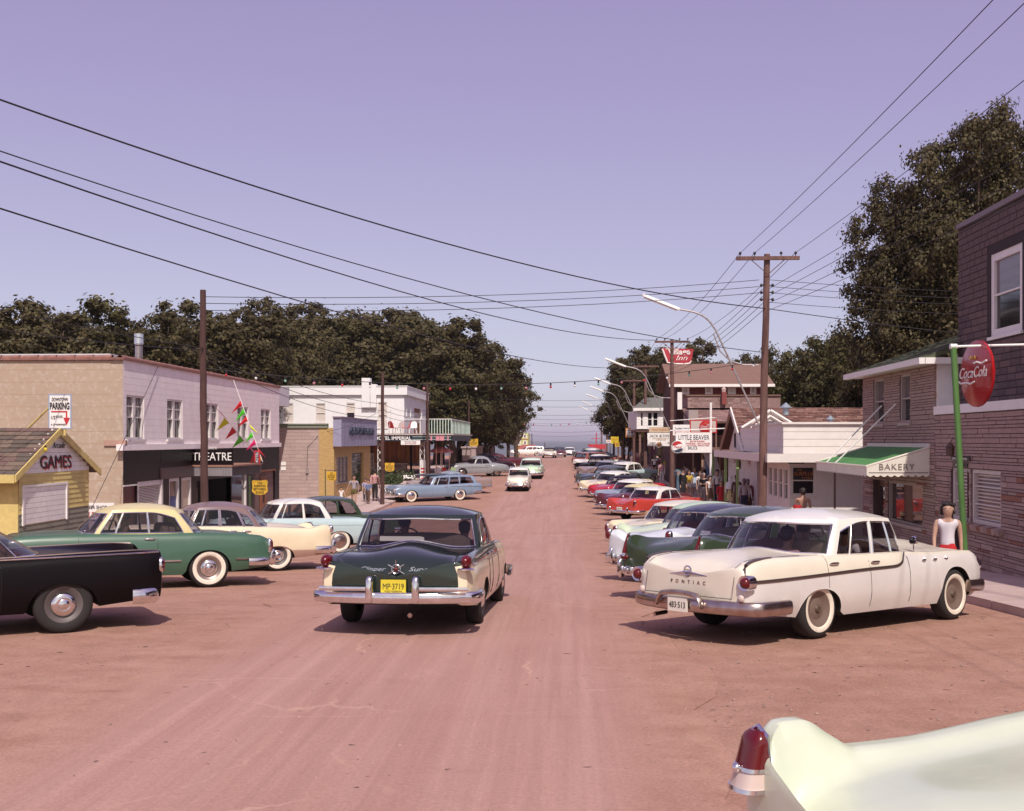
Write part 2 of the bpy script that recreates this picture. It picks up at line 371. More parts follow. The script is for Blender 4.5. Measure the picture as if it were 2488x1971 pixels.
def wall(parent, name, f, a0, a1, z0, z1, holes, mat, rec=.14):
    A = sorted({a0, a1} | {h[0] for h in holes} | {h[1] for h in holes}); Z = sorted({z0, z1} | {h[2] for h in holes} | {h[3] for h in holes}); m = MB()
    A = [a for a in A if a0 <= a <= a1]; Z = [z for z in Z if z0 <= z <= z1]
    for i in range(len(A) - 1):
        for j in range(len(Z) - 1):
            am, zm = (A[i] + A[i + 1]) / 2, (Z[j] + Z[j + 1]) / 2
            if not any(h[0] < am < h[1] and h[2] < zm < h[3] for h in holes): f.quad(m, A[i], A[i + 1], Z[j], Z[j + 1])
    for h in holes:
        for (p, q) in (((h[0], h[2]), (h[1], h[2])), ((h[1], h[2]), (h[1], h[3])), ((h[1], h[3]), (h[0], h[3])), ((h[0], h[3]), (h[0], h[2]))):
            m.face([f.pt(p[0], p[1]), f.pt(q[0], q[1]), f.pt(q[0], q[1], -rec), f.pt(p[0], p[1], -rec)])
    return m.build(name, mat, parent)
TRIM = M('trim_white', (.66, .60, .59), .6, var=.08, scale=5); CURTAIN = M('curtain', (.60, .53, .48), .9, var=.1)
def window(parent, f, r, cols=1, rows=2, matf=None, pane=None, fr=.05, rec=.10, sill=True, name='window', blind=None, mun=.025):
    a0, a1, z0, z1 = r; m = MB(); matf = matf or TRIM
    f.box(m, a0, a0 + fr, z0, z1, -rec, -.02); f.box(m, a1 - fr, a1, z0, z1, -rec, -.02); f.box(m, a0 + fr, a1 - fr, z0, z0 + fr, -rec, -.025); f.box(m, a0 + fr, a1 - fr, z1 - fr, z1, -rec, -.025)
    w = m.build(name, matf, parent)
    ia0, ia1, iz0, iz1 = a0 + fr, a1 - fr, z0 + fr, z1 - fr
    for i in range(1, cols):
        m = MB(); c = ia0 + (ia1 - ia0) * i / cols; f.box(m, c - mun, c + mun, iz0, iz1, -rec, -.035); m.build('mullion', matf, w)
    for j in range(1, rows):
        m = MB(); c = iz0 + (iz1 - iz0) * j / rows; f.box(m, ia0, ia1, c - mun * .8, c + mun * .8, -rec, -.04); m.build('glazing_bar', matf, w)
    for i in range(cols):
        for j in range(rows):
            b0, b1 = ia0 + (ia1 - ia0) * i / cols, ia0 + (ia1 - ia0) * (i + 1) / cols; c0, c1 = iz0 + (iz1 - iz0) * j / rows, iz0 + (iz1 - iz0) * (j + 1) / rows
            m = MB(); f.quad(m, b0, b1, c0, c1, -rec + .012 + .006 * ((i + j) % 2)); m.build('pane', (pane[j % len(pane)] if isinstance(pane, (list, tuple)) else pane) or PANE, w)
    if blind:
        n = max(3, int((iz1 - iz0) / .075))
        for k in range(n):
            zz = iz1 - (k + .5) * (iz1 - iz0) / n * blind; m = MB(); f.box(m, ia0 + .02, ia1 - .02, zz - .019, zz + .012, -rec + .022, -rec + .036); m.build('blind_slat', M('blind_white', (.55, .49, .47), .6), w)
    if sill:
        m = MB(); f.box(m, a0 - .06, a1 + .06, z0 - .07, z0, -.02, .06); m.build('sill', matf, w)
    return w
def rows_of(parent, f, a0, a1, z0, z1, h, lens, mats, gap=.012, d=.012, name='stone', holes=(), limit=300, seed=1, depth=.03, jit=.0, offs=None):
    """courses of separate pieces laid over a facade (skipping openings)"""
    rs = random.Random(seed); n = 0; z = z0; rest = MB(); row = 0
    while z < z1 - .02:
        hh = h if not isinstance(h, (list, tuple)) else rs.choice(h); zt = min(z + hh, z1); a = a0
        first = True
        while a < a1 - .02:
            L = rs.uniform(*lens) if isinstance(lens, tuple) else lens
            if first and not isinstance(lens, tuple) and row % 2: L *= .5
            first = False; b = min(a + L, a1)
            segs = [(a, b)]
            for hl in holes:
                if hl[2] < (z + zt) / 2 < hl[3]:
                    ns = []
                    for (p, q) in segs:
                        if q <= hl[0] or p >= hl[1]: ns.append((p, q))
                        else:
                            if p < hl[0] - .03: ns.append((p, hl[0]))
                            if q > hl[1] + .03: ns.append((hl[1], q))
                    segs = ns
            for (p, q) in segs:
                dd = d + rs.uniform(-jit, jit); c = f.pt((p + q) / 2, (z + zt) / 2, dd - depth / 2)
                sz = (depth, q - p - gap, zt - z - gap) if f.k == 'T' else (q - p - gap, depth, zt - z - gap)
                if sz[1 if f.k == 'T' else 0] < .02 or sz[2] < .01: continue
                if n < limit: piece(name, parent, c, sz, rs.choice(mats)); n += 1
                else: rest.box(c[0] - sz[0] / 2, c[0] + sz[0] / 2, c[1] - sz[1] / 2, c[1] + sz[1] / 2, c[2] - sz[2] / 2, c[2] + sz[2] / 2)
            a = b
        z = zt; row += 1
    if rest.v: tag(rest.build(name + '_rest', mats[0], parent), kind='stuff')
def boards(parent, f, a0, a1, z0, z1, h, mat, holes=(), name='board', lap=.018):
    z = z0; segs0 = [(a0, a1)]
    while z < z1 - .01:
        zt = min(z + h, z1); segs = segs0
        for hl in holes:
            if hl[2] < (z + zt) / 2 < hl[3]: segs = [s for (p, q) in segs for s in ((p, min(q, hl[0])), (max(p, hl[1]), q)) if s[1] - s[0] > .03]
        for (p, q) in segs:
            m = MB(); P = [f.pt(p, z, lap), f.pt(q, z, lap), f.pt(q, zt - .004, .004), f.pt(p, zt - .004, .004)]; B = [f.pt(p, z, -.01), f.pt(q, z, -.01), f.pt(q, zt - .004, -.01), f.pt(p, zt - .004, -.01)]
            m.face(P); m.face([B[0], B[1], P[1], P[0]]); m.face([B[0], P[0], P[3], B[3]]); m.face([P[1], B[1], B[2], P[2]]); m.build(name, mat, parent)
        z = zt
def shingles(parent, o, ua, ub, na, rows, nrow, mats, seed=1, limit=300, name='shingle', th=.012, tile=.25):
    """courses on a sloped plane: o origin, ua vector along the eave, ub vector up the slope"""
    o, ua, ub = Vector(o), Vector(ua), Vector(ub); nrm = ua.cross(ub).normalized()
    if nrm.z < 0: nrm = -nrm
    rs = random.Random(seed); L = ua.length; e = ua.normalized(); up = ub.normalized(); H = ub.length; n = 0; h = H / rows; rest = [MB() for _ in mats]
    for r in range(rows):
        a = -tile * (r % 2) * .5 - rs.random() * tile * .2
        while a < L - .02:
            w_ = tile * rs.uniform(.8, 1.25); p, q = max(a, 0), min(a + w_, L); a += w_
            if q - p < .02: continue
            k = rs.randrange(len(mats)); t = th * rs.uniform(.7, 1.4); m = MB() if n < limit else rest[k]
            A, B = o + e * (p + .006) + up * (r * h), o + e * (q - .006) + up * (r * h); C, D = B + up * (h * 1.02), A + up * (h * 1.02)
            m.face([A + nrm * t * 2, B + nrm * t * 2, C + nrm * .003, D + nrm * .003]); m.face([A, B, B + nrm * t * 2, A + nrm * t * 2]); m.face([A, A + nrm * t * 2, D + nrm * .003]); m.face([B + nrm * t * 2, B, C + nrm * .003])
            if n < limit: m.build(name, mats[k], parent); n += 1
    for k, m in enumerate(rest):
        if m.v: tag(m.build(name + '_courses', mats[k], parent), kind='stuff')
def slab(parent, name, mat, x0, x1, y0, y1, z0, z1): return MB().box(x0, x1, y0, y1, z0, z1).build(name, mat, parent)
def shell(parent, name, mat, x0, x1, y0, y1, z0, z1, skip=''):
    """plain far and side walls of a block: 'n' near, 'f' far, 'l' left, 'r' right, 't' top can be left out"""
    m = MB()
    if 'n' not in skip: m.face([(x0, y0, z0), (x1, y0, z0), (x1, y0, z1), (x0, y0, z1)])
    if 'f' not in skip: m.face([(x1, y1, z0), (x0, y1, z0), (x0, y1, z1), (x1, y1, z1)])
    if 'l' not in skip: m.face([(x0, y1, z0), (x0, y0, z0), (x0, y0, z1), (x0, y1, z1)])
    if 'r' not in skip: m.face([(x1, y0, z0), (x1, y1, z0), (x1, y1, z1), (x1, y0, z1)])
    if 't' not in skip: m.face([(x0, y0, z1), (x1, y0, z1), (x1, y1, z1), (x0, y1, z1)])
    return m.build(name, mat, parent)
def board_sign(name, label, f, r, mat, th=.05, group=None, border=None, cat='sign'):
    a0, a1, z0, z1 = r; c = f.pt((a0 + a1) / 2, z0, 0); t = thing(name, label, cat, c, 0, group, world=True)
    m = MB(); f.box(m, a0, a1, z0, z1, -th, 0); m.build('panel', mat, t)
    if border:
        m = MB(); b = border[0]; f.box(m, a0, a1, z0, z0 + b, 0, .006); f.box(m, a0, a1, z1 - b, z1, 0, .006); f.box(m, a0, a0 + b, z0 + b, z1 - b, 0, .006); f.box(m, a1 - b, a1, z0 + b, z1 - b, 0, .006); m.build('border', border[1], t)
    return t
def ftext(s, t, f, a, z, size, mat, width=None, d=.012, **k): text(s, 'lettering', t, f.pt(a, z, d), f.right(), (0, 0, 1), size, mat, width=width, **k)
def disc(mb, c, n, r, th, seg=28, mi=0, dome=0.0):
    n = Vector(n).normalized(); u = n.cross(Vector((0, 0, 1))).normalized(); v = u.cross(n); c = Vector(c); P = []
    for (rr, d) in ((0, dome), (.35, dome * .88), (.7, dome * .5), (.92, dome * .12), (1, 0), (1, -th), (0, -th)): P.append([c + n * d + (u * cos(2 * PI * k / seg) + v * sin(2 * PI * k / seg)) * r * rr for k in range(seg)])
    mb.grid(P, mi, close=True); return u, v, n
def soda_disc(name, label, c, n, r, group=None, parent=None, lettering=True):
    t = thing(name, label, 'sign', c, 0, group, world=True); m = MB(); u, v, nn = disc(m, c, n, r, .05, dome=.10 * r); m.build('disc', M('soda_red', (.42, .012, .015), .2, coat=.6, var=.1), t, True)
    W = M('sign_white', (.82, .78, .76), .5); Y = M('sign_gold', (.55, .30, .02), .5)
    o = Vector(c) + nn * (.10 * r + .012)
    rt = -u if True else u
    text('Coca', 'lettering', t, o + rt * (-.42 * r) - v * (.12 * r), rt, v, .34 * r, W, width=.86 * r, shear=.35)
    text('Cola', 'lettering', t, o + rt * (.46 * r) - v * (.12 * r), rt, v, .34 * r, W, width=.80 * r, shear=.35)
    m = MB(); m.tube([o + rt * (x * r) + v * (y * r) for x, y in ((-.02, .04), (.05, .02), (.12, .05))], .018 * r, 5)
    m.tube([o + rt * (x * r) + v * (y * r) for x, y in ((-.86, -.20), (-.7, -.27), (-.4, -.25), (-.1, -.30), (.15, -.24))], .028 * r, 5); m.tube([o + rt * (x * r) + v * (y * r) for x, y in ((.10, .30), (.3, .33), (.6, .27), (.88, .34))], .028 * r, 5); m.build('swash', W, t)
    text('Drink', 'lettering', t, o - v * (-.42 * r), rt, v, .13 * r, Y, width=.42 * r)
    return t
SIGNW = M('sign_white', (.82, .78, .76), .5, var=.04); SIGNK = M('sign_black', (.02, .015, .02), .5); SIGNR = M('sign_red', (.48, .02, .03), .5); SIGNB = M('sign_navy', (.03, .04, .08), .5); SIGNY = M('sign_yellow', (.62, .36, .03), .5, var=.08)
# ---------------------------------------------------------------- left side of the street
# --- games arcade hut
ft = F('T', -11.6, 1)
a0, a1 = ft.px(45, 1200)[0], ft.px(215, 1200)[0]; am = ft.px(135, 1045)[0]; zpk = 2.72; zev = 1.80; zg = gz(25)
hut = thing('arcade_hut', 'small yellow and white games arcade hut with a shingled gable roof', 'hut', (-13.5, (a0 + a1) / 2, zg), 0, None, True)
YEL = M('hut_yellow', (.62, .48, .18), .6, var=.12, scale=6); HUTW = M('hut_white', (.82, .76, .74), .6, var=.08, scale=5); HUTG = M('hut_grey', (.22, .20, .15), .7, var=.15, scale=5)
sh0, sh1 = ft.px(48, 1200)[0], ft.px(158, 1200)[0]
shell(hut, 'wall', YEL, -17, -11.6, a0, a1, zg - .2, zev + .02, 't')
zs = 1.40
boards(hut, ft, a0, a1, zg, .85, .115, HUTG, [(sh0 + .12, sh1, .62, 1.32)]); boards(hut, ft, a0, a1, .85, zs + .32, .115, YEL, [(sh0 + .12, sh1, .62, 1.38)])
m = MB(); ft.box(m, sh0 + .06, sh0 + .12, .60, 1.42, -.02, .045); ft.box(m, sh1, sh1 + .06, .60, 1.42, -.02, .045); ft.box(m, sh0 + .06, sh1 + .06, 1.42, 1.47, -.02, .045); m.build('shutter_frame', HUTW, hut)
for k in range(7): m = MB(); ft.box(m, sh0 + .12, sh1, .62 + k * .114, .62 + k * .114 + .107, -.03, .02); m.build('shutter_slat', HUTW, hut)
for k in range(9):                                   # gable boards
    z_ = zs + .32 + k * .11
    if z_ > zpk - .12: break
    fr = (zpk - .06 - z_) / (zpk - zev); m = MB(); ft.box(m, am - (am - a0) * min(1, fr + .03), am + (a1 - am) * min(1, fr + .03), z_, z_ + .105, -.02, .012 + .004 * (k % 2)); m.build('board', HUTW, hut)
ridge0, ov = -17.0, .10
for sgn, ae in ((-1, a0 - .35), (1, a1 + .45)):
    m = MB(); m.prism([(-11.6 + ov, am, zpk), (-11.6 + ov, ae, zev - .10), (ridge0, ae, zev - .10), (ridge0, am, zpk)], (0, 0, -.06)); m.build('roof_slope', M('hut_roof_base', (.10, .07, .055), .9), hut)
    m = MB(); m.prism([(-11.6 + ov, am, zpk + .01), (-11.6 + ov, ae, zev - .09), (-11.6 + ov, ae, zev - .24), (-11.6 + ov, am, zpk - .15)], (.03, 0, 0)); m.build('barge_board', YEL, hut)
m = MB(); m.box(-17, -11.6 + ov, a0 - .38, a0 - .34, zev - .26, zev - .08); m.build('gutter_board', YEL, hut)
shm = [M('hut_shingle_%d' % k, c, .9, var=.2, scale=20) for k, c in enumerate(((.13, .095, .07), (.17, .12, .09), (.105, .08, .065), (.15, .09, .075)))]
shingles(hut, (-17, a0 - .35, zev - .098), (5.50, 0, 0), (0, am - a0 + .35, zpk - zev + .10), 0, 11, 0, shm, 4, 300, tile=.32)
ac = ft.px(128, 1100)[0]
ftext('Arcade', hut, ft, ft.px(140, 1100)[0], ft.px(124, 1089)[1], .14, SIGNK, width=.62, d=.026, shear=.35)
ftext('GAMES', hut, ft, am + .02, ft.px(124, 1137)[1] - .03, .30, SIGNR, width=1.52, d=.022); ftext('GAMES', hut, ft, am - .03, ft.px(124, 1137)[1], .30, SIGNK, width=1.52, d=.030)
# lamps strung along the eave
lt = thing('string_lights', 'red and yellow bulbs strung along the arcade hut eave', 'string lights', (-12.5, a0 - .3, 2.1), 0, None, True); m = MB(); pts = []
for k in range(9): f_ = k / 8; pts.append((-15 + 3.55 * f_, a0 - .30 + (am - a0 - .35) * f_ * .9, 2.02 + .30 * f_ - .12 * sin(PI * f_)))
m.tube(pts, .008, 4); m.build('wire', BLACKP, lt)
for k in range(8):
    p = pts[k + 1]; m = MB(); m.tube([(p[0], p[1], p[2]), (p[0], p[1], p[2] - .05)], .018, 6); b_ = m.build('socket', BLACKP, lt); m = MB(); m.blob((p[0], p[1], p[2] - .085), (.04, .04, .05), 8, 6); m.build('bulb', [M('bulb_red', (.5, .02, .03), .2), M('bulb_yellow', (.6, .45, .03), .2)][k % 2], b_, True)
# parking sign on the hut
fy = F('Y', am); r = fy.rect(118, 173, 958, 1042); t = board_sign('parking_sign', 'white downtown parking sign with a red arrow on top of the arcade hut', fy, r, SIGNW, .03, border=(.022, M('sign_blue_edge', (.25, .33, .5), .5)))
c_ = (r[0] + r[1]) / 2; W_ = r[1] - r[0]; zt_ = r[3]; H_ = r[3] - r[2]
ftext('DOWNTOWN', t, fy, c_, zt_ - .20 * H_, .085, SIGNK, width=W_ * .72, shear=.2); ftext('PARKING', t, fy, c_, zt_ - .43 * H_, .155, SIGNK, width=W_ * .86, bold=.006); ftext('1/2', t, fy, c_ - .3 * W_, zt_ - .72 * H_, .08, SIGNK, width=.10); ftext('BLOCK', t, fy, c_ - .02 * W_, zt_ - .68 * H_, .055, SIGNK, width=.16); ftext('N. OF WOODWARD', t, fy, c_ - .06 * W_, zt_ - .90 * H_, .04, SIGNK, width=.34)
m = MB(); fy.box(m, c_ - .38 * W_, c_ + .30 * W_, zt_ - .52 * H_, zt_ - .485 * H_, 0, .01); fy.box(m, c_ + .27 * W_, c_ + .33 * W_, zt_ - .70 * H_, zt_ - .485 * H_, .001, .011); q = [fy.pt(c_ + .16 * W_, zt_ - .68 * H_, .012), fy.pt(c_ + .45 * W_, zt_ - .68 * H_, .012), fy.pt(c_ + .30 * W_, zt_ - .90 * H_, .012)]; m.face(q); m.build('arrow', SIGNR, t)
m = MB(); m.tube([(c_ - .22, am + .05, zt_ - .25), (c_ - 1.0, am + .3, 2.62)], .025, 6); m.build('brace', YEL, t); m = MB(); m.tube([(c_ + .1, am + .03, r[2]), (c_ + .1, am + .03, 2.55)], .03, 6); m.build('post', YEL, t)

# --- theatre
TY0, TY1, TT = 31.2, 48.7, -12.8; zg = gz(40)
th = thing('theatre', 'two storey white and tan theatre building with a black glass ground floor', 'building', (-16, 40, gz(31)), 0, None, True)
STUC = bpy.data.materials.new('old_stucco'); STUC.use_nodes = True; n = STUC.node_tree.nodes; l = STUC.node_tree.links; b = n['Principled BSDF']; b.inputs['Roughness'].default_value = .9
tc = n.new('ShaderNodeTexCoord'); nz = n.new('ShaderNodeTexNoise'); nz.inputs['Scale'].default_value = 6.5; nz.inputs['Detail'].default_value = 9; nz.inputs['Roughness'].default_value = .72; l.new(tc.outputs['Object'], nz.inputs['Vector'])
rp = n.new('ShaderNodeValToRGB'); rp.color_ramp.elements[0].position = .50; rp.color_ramp.elements[1].position = .64; rp.color_ramp.elements[0].color = (.43, .33, .255, 1); rp.color_ramp.elements[1].color = (.50, .42, .355, 1); l.new(nz.outputs[0], rp.inputs[0])
nz2 = n.new('ShaderNodeTexNoise'); nz2.inputs['Scale'].default_value = 1.0; nz2.inputs['Detail'].default_value = 5; l.new(tc.outputs['Object'], nz2.inputs['Vector']); rp2 = n.new('ShaderNodeValToRGB'); rp2.color_ramp.elements[0].color = (.86, .84, .82, 1); rp2.color_ramp.elements[1].color = (1.08, 1.06, 1.05, 1); l.new(nz2.outputs[0], rp2.inputs[0])
mx = n.new('ShaderNodeMix'); mx.data_type = 'RGBA'; mx.blend_type = 'MULTIPLY'; mx.inputs[0].default_value = 1; l.new(rp.outputs[0], mx.inputs[6]); l.new(rp2.outputs[0], mx.inputs[7]); l.new(mx.outputs[2], b.inputs['Base Color'])
bp = n.new('ShaderNodeBump'); bp.inputs['Strength'].default_value = .4; bp.inputs['Distance'].default_value = .02; l.new(nz.outputs[0], bp.inputs['Height']); l.new(bp.outputs[0], b.inputs['Normal'])
TPINK = M('theatre_paint', (.84, .75, .75), .8, var=.06, scale=2.2, bump=.25, bscale=25)
ONYX = M('onyx_glass', (.010, .005, .007), .38, spec=.22)
ft = F('T', TT, 1); fy = F('Y', TY0); ztop = 4.78; zmid = 2.30
wins = [ft.rect(307, 350, 954, 1070), ft.rect(406, 443, 962, 1068), ft.rect(499, 530, 973, 1067), ft.rect(577, 603, 979, 1067), ft.rect(634, 657, 985, 1066)]
wins = [(a, b_, 2.47, 3.78) for a, b_, c_, d_ in wins]
wall(th, 'upper_wall', ft, TY0, TY1, zmid, ztop, wins, TPINK); shell(th, 'side_wall', STUC, -30, TT, TY0, TY1, -1.4, ztop, 'rt')
CLEARP = M('old_pane', (.16, .13, .14), .08, spec=.7)
for (a, b_, c_, d_) in wins:
    w_ = window(th, ft, (a, b_, c_, d_), 2, 1, TRIM, pane=PANE, fr=.06, rec=.13, mun=.09)
    for i in (0, 1):
        x0 = a + .06 + i * (b_ - a - .06) / 2; x1 = x0 + (b_ - a - .18) / 2 - .03
        for zz in (.5, .75): m = MB(); ft.box(m, x0, x1, c_ + (d_ - c_) * zz - .018, c_ + (d_ - c_) * zz + .018, -.12, -.05); m.build('glazing_bar', TRIM, w_)
        m = MB(); ft.quad(m, x0 + .01, x1 - .01, c_ + (d_ - c_) * .52, d_ - .07, -.105); m.build('sash_glass', CLEARP, w_)
# painted block courses of the upper wall: shallow joints
for k in range(12):
    z_ = zmid + .2 + k * .2
    if z_ < ztop - .1: m = MB(); ft.box(m, TY0 + .02, TY1 - .02, z_ - .004, z_ + .004, -.01, .0025) if not (2.47 < z_ < 3.78) else [ft.box(m, p, q, z_ - .004, z_ + .004, -.01, .0025) for p, q in zip([TY0 + .02] + [w[1] + .02 for w in wins], [w[0] - .02 for w in wins] + [TY1 - .02])]; m.build('block_joint', M('joint_grey', (.74, .65, .655), .9), th)
for k in range(16):
    z_ = -.9 + k * .36; m = MB(); fy.box(m, -20, TT - .02, z_ - .005, z_ + .005, -.01, .0025); m.build('block_joint', M('joint_tan', (.40, .27, .18), .9), th)
m = MB(); ft.box(m, TY0 - .25, TY1, zmid - .16, zmid + .02, -.1, .10); m.build('string_course', TPINK, th); m = MB(); fy.box(m, TT - .55, TT + .1, zmid - .02, zmid + .14, -.05, .06); m.build('ledge', M('rust_ledge', (.42, .25, .20), .8), th)
COP = M('coping_tile', (.24, .11, .09), .8, var=.3, scale=6)
m = MB(); ft.box(m, TY0 - .1, TY1 + .05, ztop, ztop + .07, -.35, .06); m.build('parapet_cap', COP, th); m = MB(); fy.box(m, -22, TT - .351, ztop, ztop + .07, -.3, .08); m.build('parapet_cap', COP, th)
for k in range(34): y = TY0 + .25 + k * .52; m = MB(); m.lathe([(.085, -.25), (.10, .25)], (TT - .1, y, ztop + .06), 'y', 10); m.build('coping_tile', COP, th, True)
for k in range(14): x = TT - .6 - k * .55; m = MB(); m.lathe([(.085, -.27), (.10, .27)], (x, TY0 + .05, ztop + .06), 'x', 10); m.build('coping_tile', COP, th, True)
shell(th, 'rear_block', M('white_flashing', (.62, .58, .60), .7), -34, -15.2, 36, 60, ztop - .5, 5.35, ''); m = MB(); m.tube([(-14.9, TY0 + 6.5, ztop - .05), (-14.9, TY0 + 6.5, ztop + 1.35)], .13, 12); ch = m.build('flue', RUSTCHROME, th, True); m = MB(); m.tube([(-14.9, TY0 + 6.5, ztop + 1.05), (-14.9, TY0 + 6.5, ztop + 1.40)], .155, 12); m.build('flue_cap', CHROME, ch, True); m = MB(); m.box(-15.3, -14.5, TY0 + 6.1, TY0 + 6.9, ztop - .2, ztop + .30); m.build('flue_base', M('brick_red', (.30, .12, .08), .9, var=.2, scale=9), th)
# ground floor
zb0 = gz(31) - .1
holes = [ft.rect(299, 332, 1178, 1300), ft.rect(334, 398, 1168, 1300), ft.rect(411, 437, 1162, 1300), ft.rect(441, 466, 1160, 1300), ft.rect(478, 562, 1164, 1300), ft.rect(563, 600, 1150, 1300), ft.rect(619, 668, 1142, 1300)]
holes = [(a, b_, max(gz((a + b_) / 2) + (.02 if i in (0, 4, 6) else .35), c_), d_) for i, (a, b_, c_, d_) in enumerate(holes)]
wall(th, 'onyx_front', ft, TY0, TY1, -1.6, zmid - .16, holes, ONYX, .2)
for k in range(9): y = TY0 + 1.0 + k * 2.0; m = MB(); ft.box(m, y - .008, y + .008, 1.15, zmid - .17, -.01, .003); m.build('panel_joint', M('joint_dark', (.05, .02, .025), .5), th)
MRN = M('maroon_door', (.085, .018, .02), .4); POST = M('poster_cream', (.50, .40, .31), .6)
m = MB(); ft.quad(m, *holes[0], -.05); m.build('door', MRN, th); m = MB(); ft.box(m, holes[0][0], holes[0][1], holes[0][3] - .04, holes[0][3], -.05, .03); m.build('door_frame', TRIM, th)
window(th, ft, holes[1], 1, 1, TRIM, pane=M('office_glass', (.10, .07, .06), .1), fr=.14, rec=.16, blind=.62, sill=False)
for h, mt in ((holes[2], M('poster_blue', (.05, .07, .20), .5)), (holes[3], POST)):
    w_ = window(th, ft, h, 1, 1, TRIM, pane=M('case_glass', (.16, .10, .08), .12), fr=.10, rec=.12, sill=False, name='poster_case'); m = MB(); ft.box(m, h[0] + .13, h[1] - .13, h[2] + .12, h[2] + (h[3] - h[2]) * (.66 if mt is not POST else .95), -.10, -.09); m.build('poster', mt, w_)
ftext('FUN', th, ft, (holes[3][0] + holes[3][1]) / 2, holes[3][2] + .35, .2, SIGNR, width=.4, d=-.075)
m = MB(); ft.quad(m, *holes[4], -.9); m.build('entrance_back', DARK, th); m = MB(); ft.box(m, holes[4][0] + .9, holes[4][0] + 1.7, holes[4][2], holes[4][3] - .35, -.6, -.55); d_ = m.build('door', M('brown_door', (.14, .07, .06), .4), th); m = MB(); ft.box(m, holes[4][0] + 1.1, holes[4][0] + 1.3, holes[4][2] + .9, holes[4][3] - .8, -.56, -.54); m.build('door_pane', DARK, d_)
for x in (holes[4][0], holes[4][1]): m = MB(); ft.box(m, x - .0, x + .05, holes[4][2], holes[4][3], -.9, -.05); m.build('jamb', DARK, th)
m = MB(); ft.box(m, holes[4][0] + 2.6, holes[4][0] + 2.64, holes[4][2], holes[4][3] - .5, -.5, -.46); m.build('rope_post', CHROME, th)
window(th, ft, holes[5], 1, 1, TRIM, pane=M('shop_reflect', (.10, .07, .07), .04, spec=.9), fr=.06, rec=.12, sill=False)
WOODR = M('red_wood', (.23, .075, .03), .5, var=.25, scale=3, stretch=(1, 1, 8)); m = MB(); ft.quad(m, *holes[6], -.08); m.build('wood_panel', M('stone_brown', (.17, .10, .09), .8, var=.25, scale=8), th); a = holes[6][0] + 1.0; m = MB(); ft.box(m, a, a + .9, holes[6][2], holes[6][3] - .25, -.06, -.02); d_ = m.build('door', WOODR, th); m = MB(); ft.box(m, a + .3, a + .55, holes[6][2] + .9, holes[6][2] + 1.6, -.03, -.015); m.build('door_pane', DARK, d_)
m = MB(); ft.box(m, holes[6][0], holes[6][1], holes[6][3] - .06, holes[6][3], -.05, .05); m.build('lintel', WOODR, th)
# canopy with the lettered board
cy0 = 37.2; fc = F('Y', cy0); xo = onY(cy0, 562, 1140)[0]; zc0, zc1 = 1.20, 1.55; cy1 = onT(xo, 632, 1140)[0]
m = MB(); m.box(TT, xo - .02, cy0 + .02, cy1 - .02, zc0 + .02, zc1 - .03); m.build('canopy', M('canopy_grey', (.20, .16, .16), .6), th)
RIB = M('ribbed_metal', (.50, .45, .48), .35, .6, var=.1)
for k in range(24): x = TT + .02 + (xo - TT) * k / 24; m = MB(); m.box(x, x + .042, cy0 - .02, cy0 + .015, zc0, zc1 - .02); m.build('canopy_rib', RIB, th)
for k in range(70): y = cy0 + (cy1 - cy0) * k / 70; m = MB(); m.box(xo - .018, xo + .02, y, y + .09, zc0, zc1 - .02); m.build('canopy_rib', RIB, th)
m = MB(); m.box(TT, xo + .05, cy0 - .05, cy1 + .05, zc1 - .03, zc1 + .03); m.build('canopy_top', M('rust_edge', (.30, .15, .11), .8), th)
m = MB(); ft.box(m, onT(TT, 390, 1140)[0], cy0, zc0, zc1, 0, .05); m.build('fascia_board', M('fascia_dark', (.05, .025, .03), .4), th)
x0_, x1_ = onY(cy0, 468, 1100)[0], onY(cy0, 562, 1100)[0]; m = MB(); m.box(TT - .0, x1_ + .05, cy0 + .03, cy0 + .1, zc1 + .03, zmid - .18); m.build('name_board', ONYX, th)
text('T HEATRE'.replace(' ', ''), 'lettering', th, ((x0_ + x1_) / 2, cy0 + .02, onY(cy0, 500, 1119)[1]), (1, 0, 0), (0, 0, 1), .29, SIGNW, width=1.36, depth=.03); text('ONYX', 'lettering', th, (onY(cy0, 515, 1100)[0], cy0 + .02, onY(cy0, 515, 1092)[1]), (1, 0, 0), (0, 0, 1), .10, SIGNW, width=.33, depth=.02)
f2 = F('Y', cy1 - .3); r = f2.rect(618, 631, 1095, 1130); t = board_sign('blade_sign', 'narrow red and white upright sign above the theatre canopy', f2, r, SIGNR, .06); m = MB(); f2.box(m, r[0] + .04, r[1] - .04, r[2] + .05, r[3] - .05, 0, .005); m.build('face', SIGNB, t); text('HOTEL', 'lettering', t, f2.pt((r[0] + r[1]) / 2 + .045, (r[2] + r[3]) / 2, .01), (0, 0, 1), (-1, 0, 0), .10, SIGNW, width=(r[3] - r[2]) * .8)
f2 = F('Y', TY0); r = f2.rect(196, 279, 1222, 1262); t = board_sign('barber_sign', 'white barber shop sign with red letters on the tan theatre side wall', F('Y', TY0 - .05), r, SIGNW, .04)
fb = F('Y', TY0 - .05); ftext('BARBER SHOP', t, fb, (r[0] + r[1]) / 2 - .1, r[3] - .17, .10, SIGNK, width=(r[1] - r[0]) * .78); ftext('WILDROOT', t, fb, (r[0] + r[1]) / 2, r[3] - .42, .17, SIGNR, width=(r[1] - r[0]) * .94)
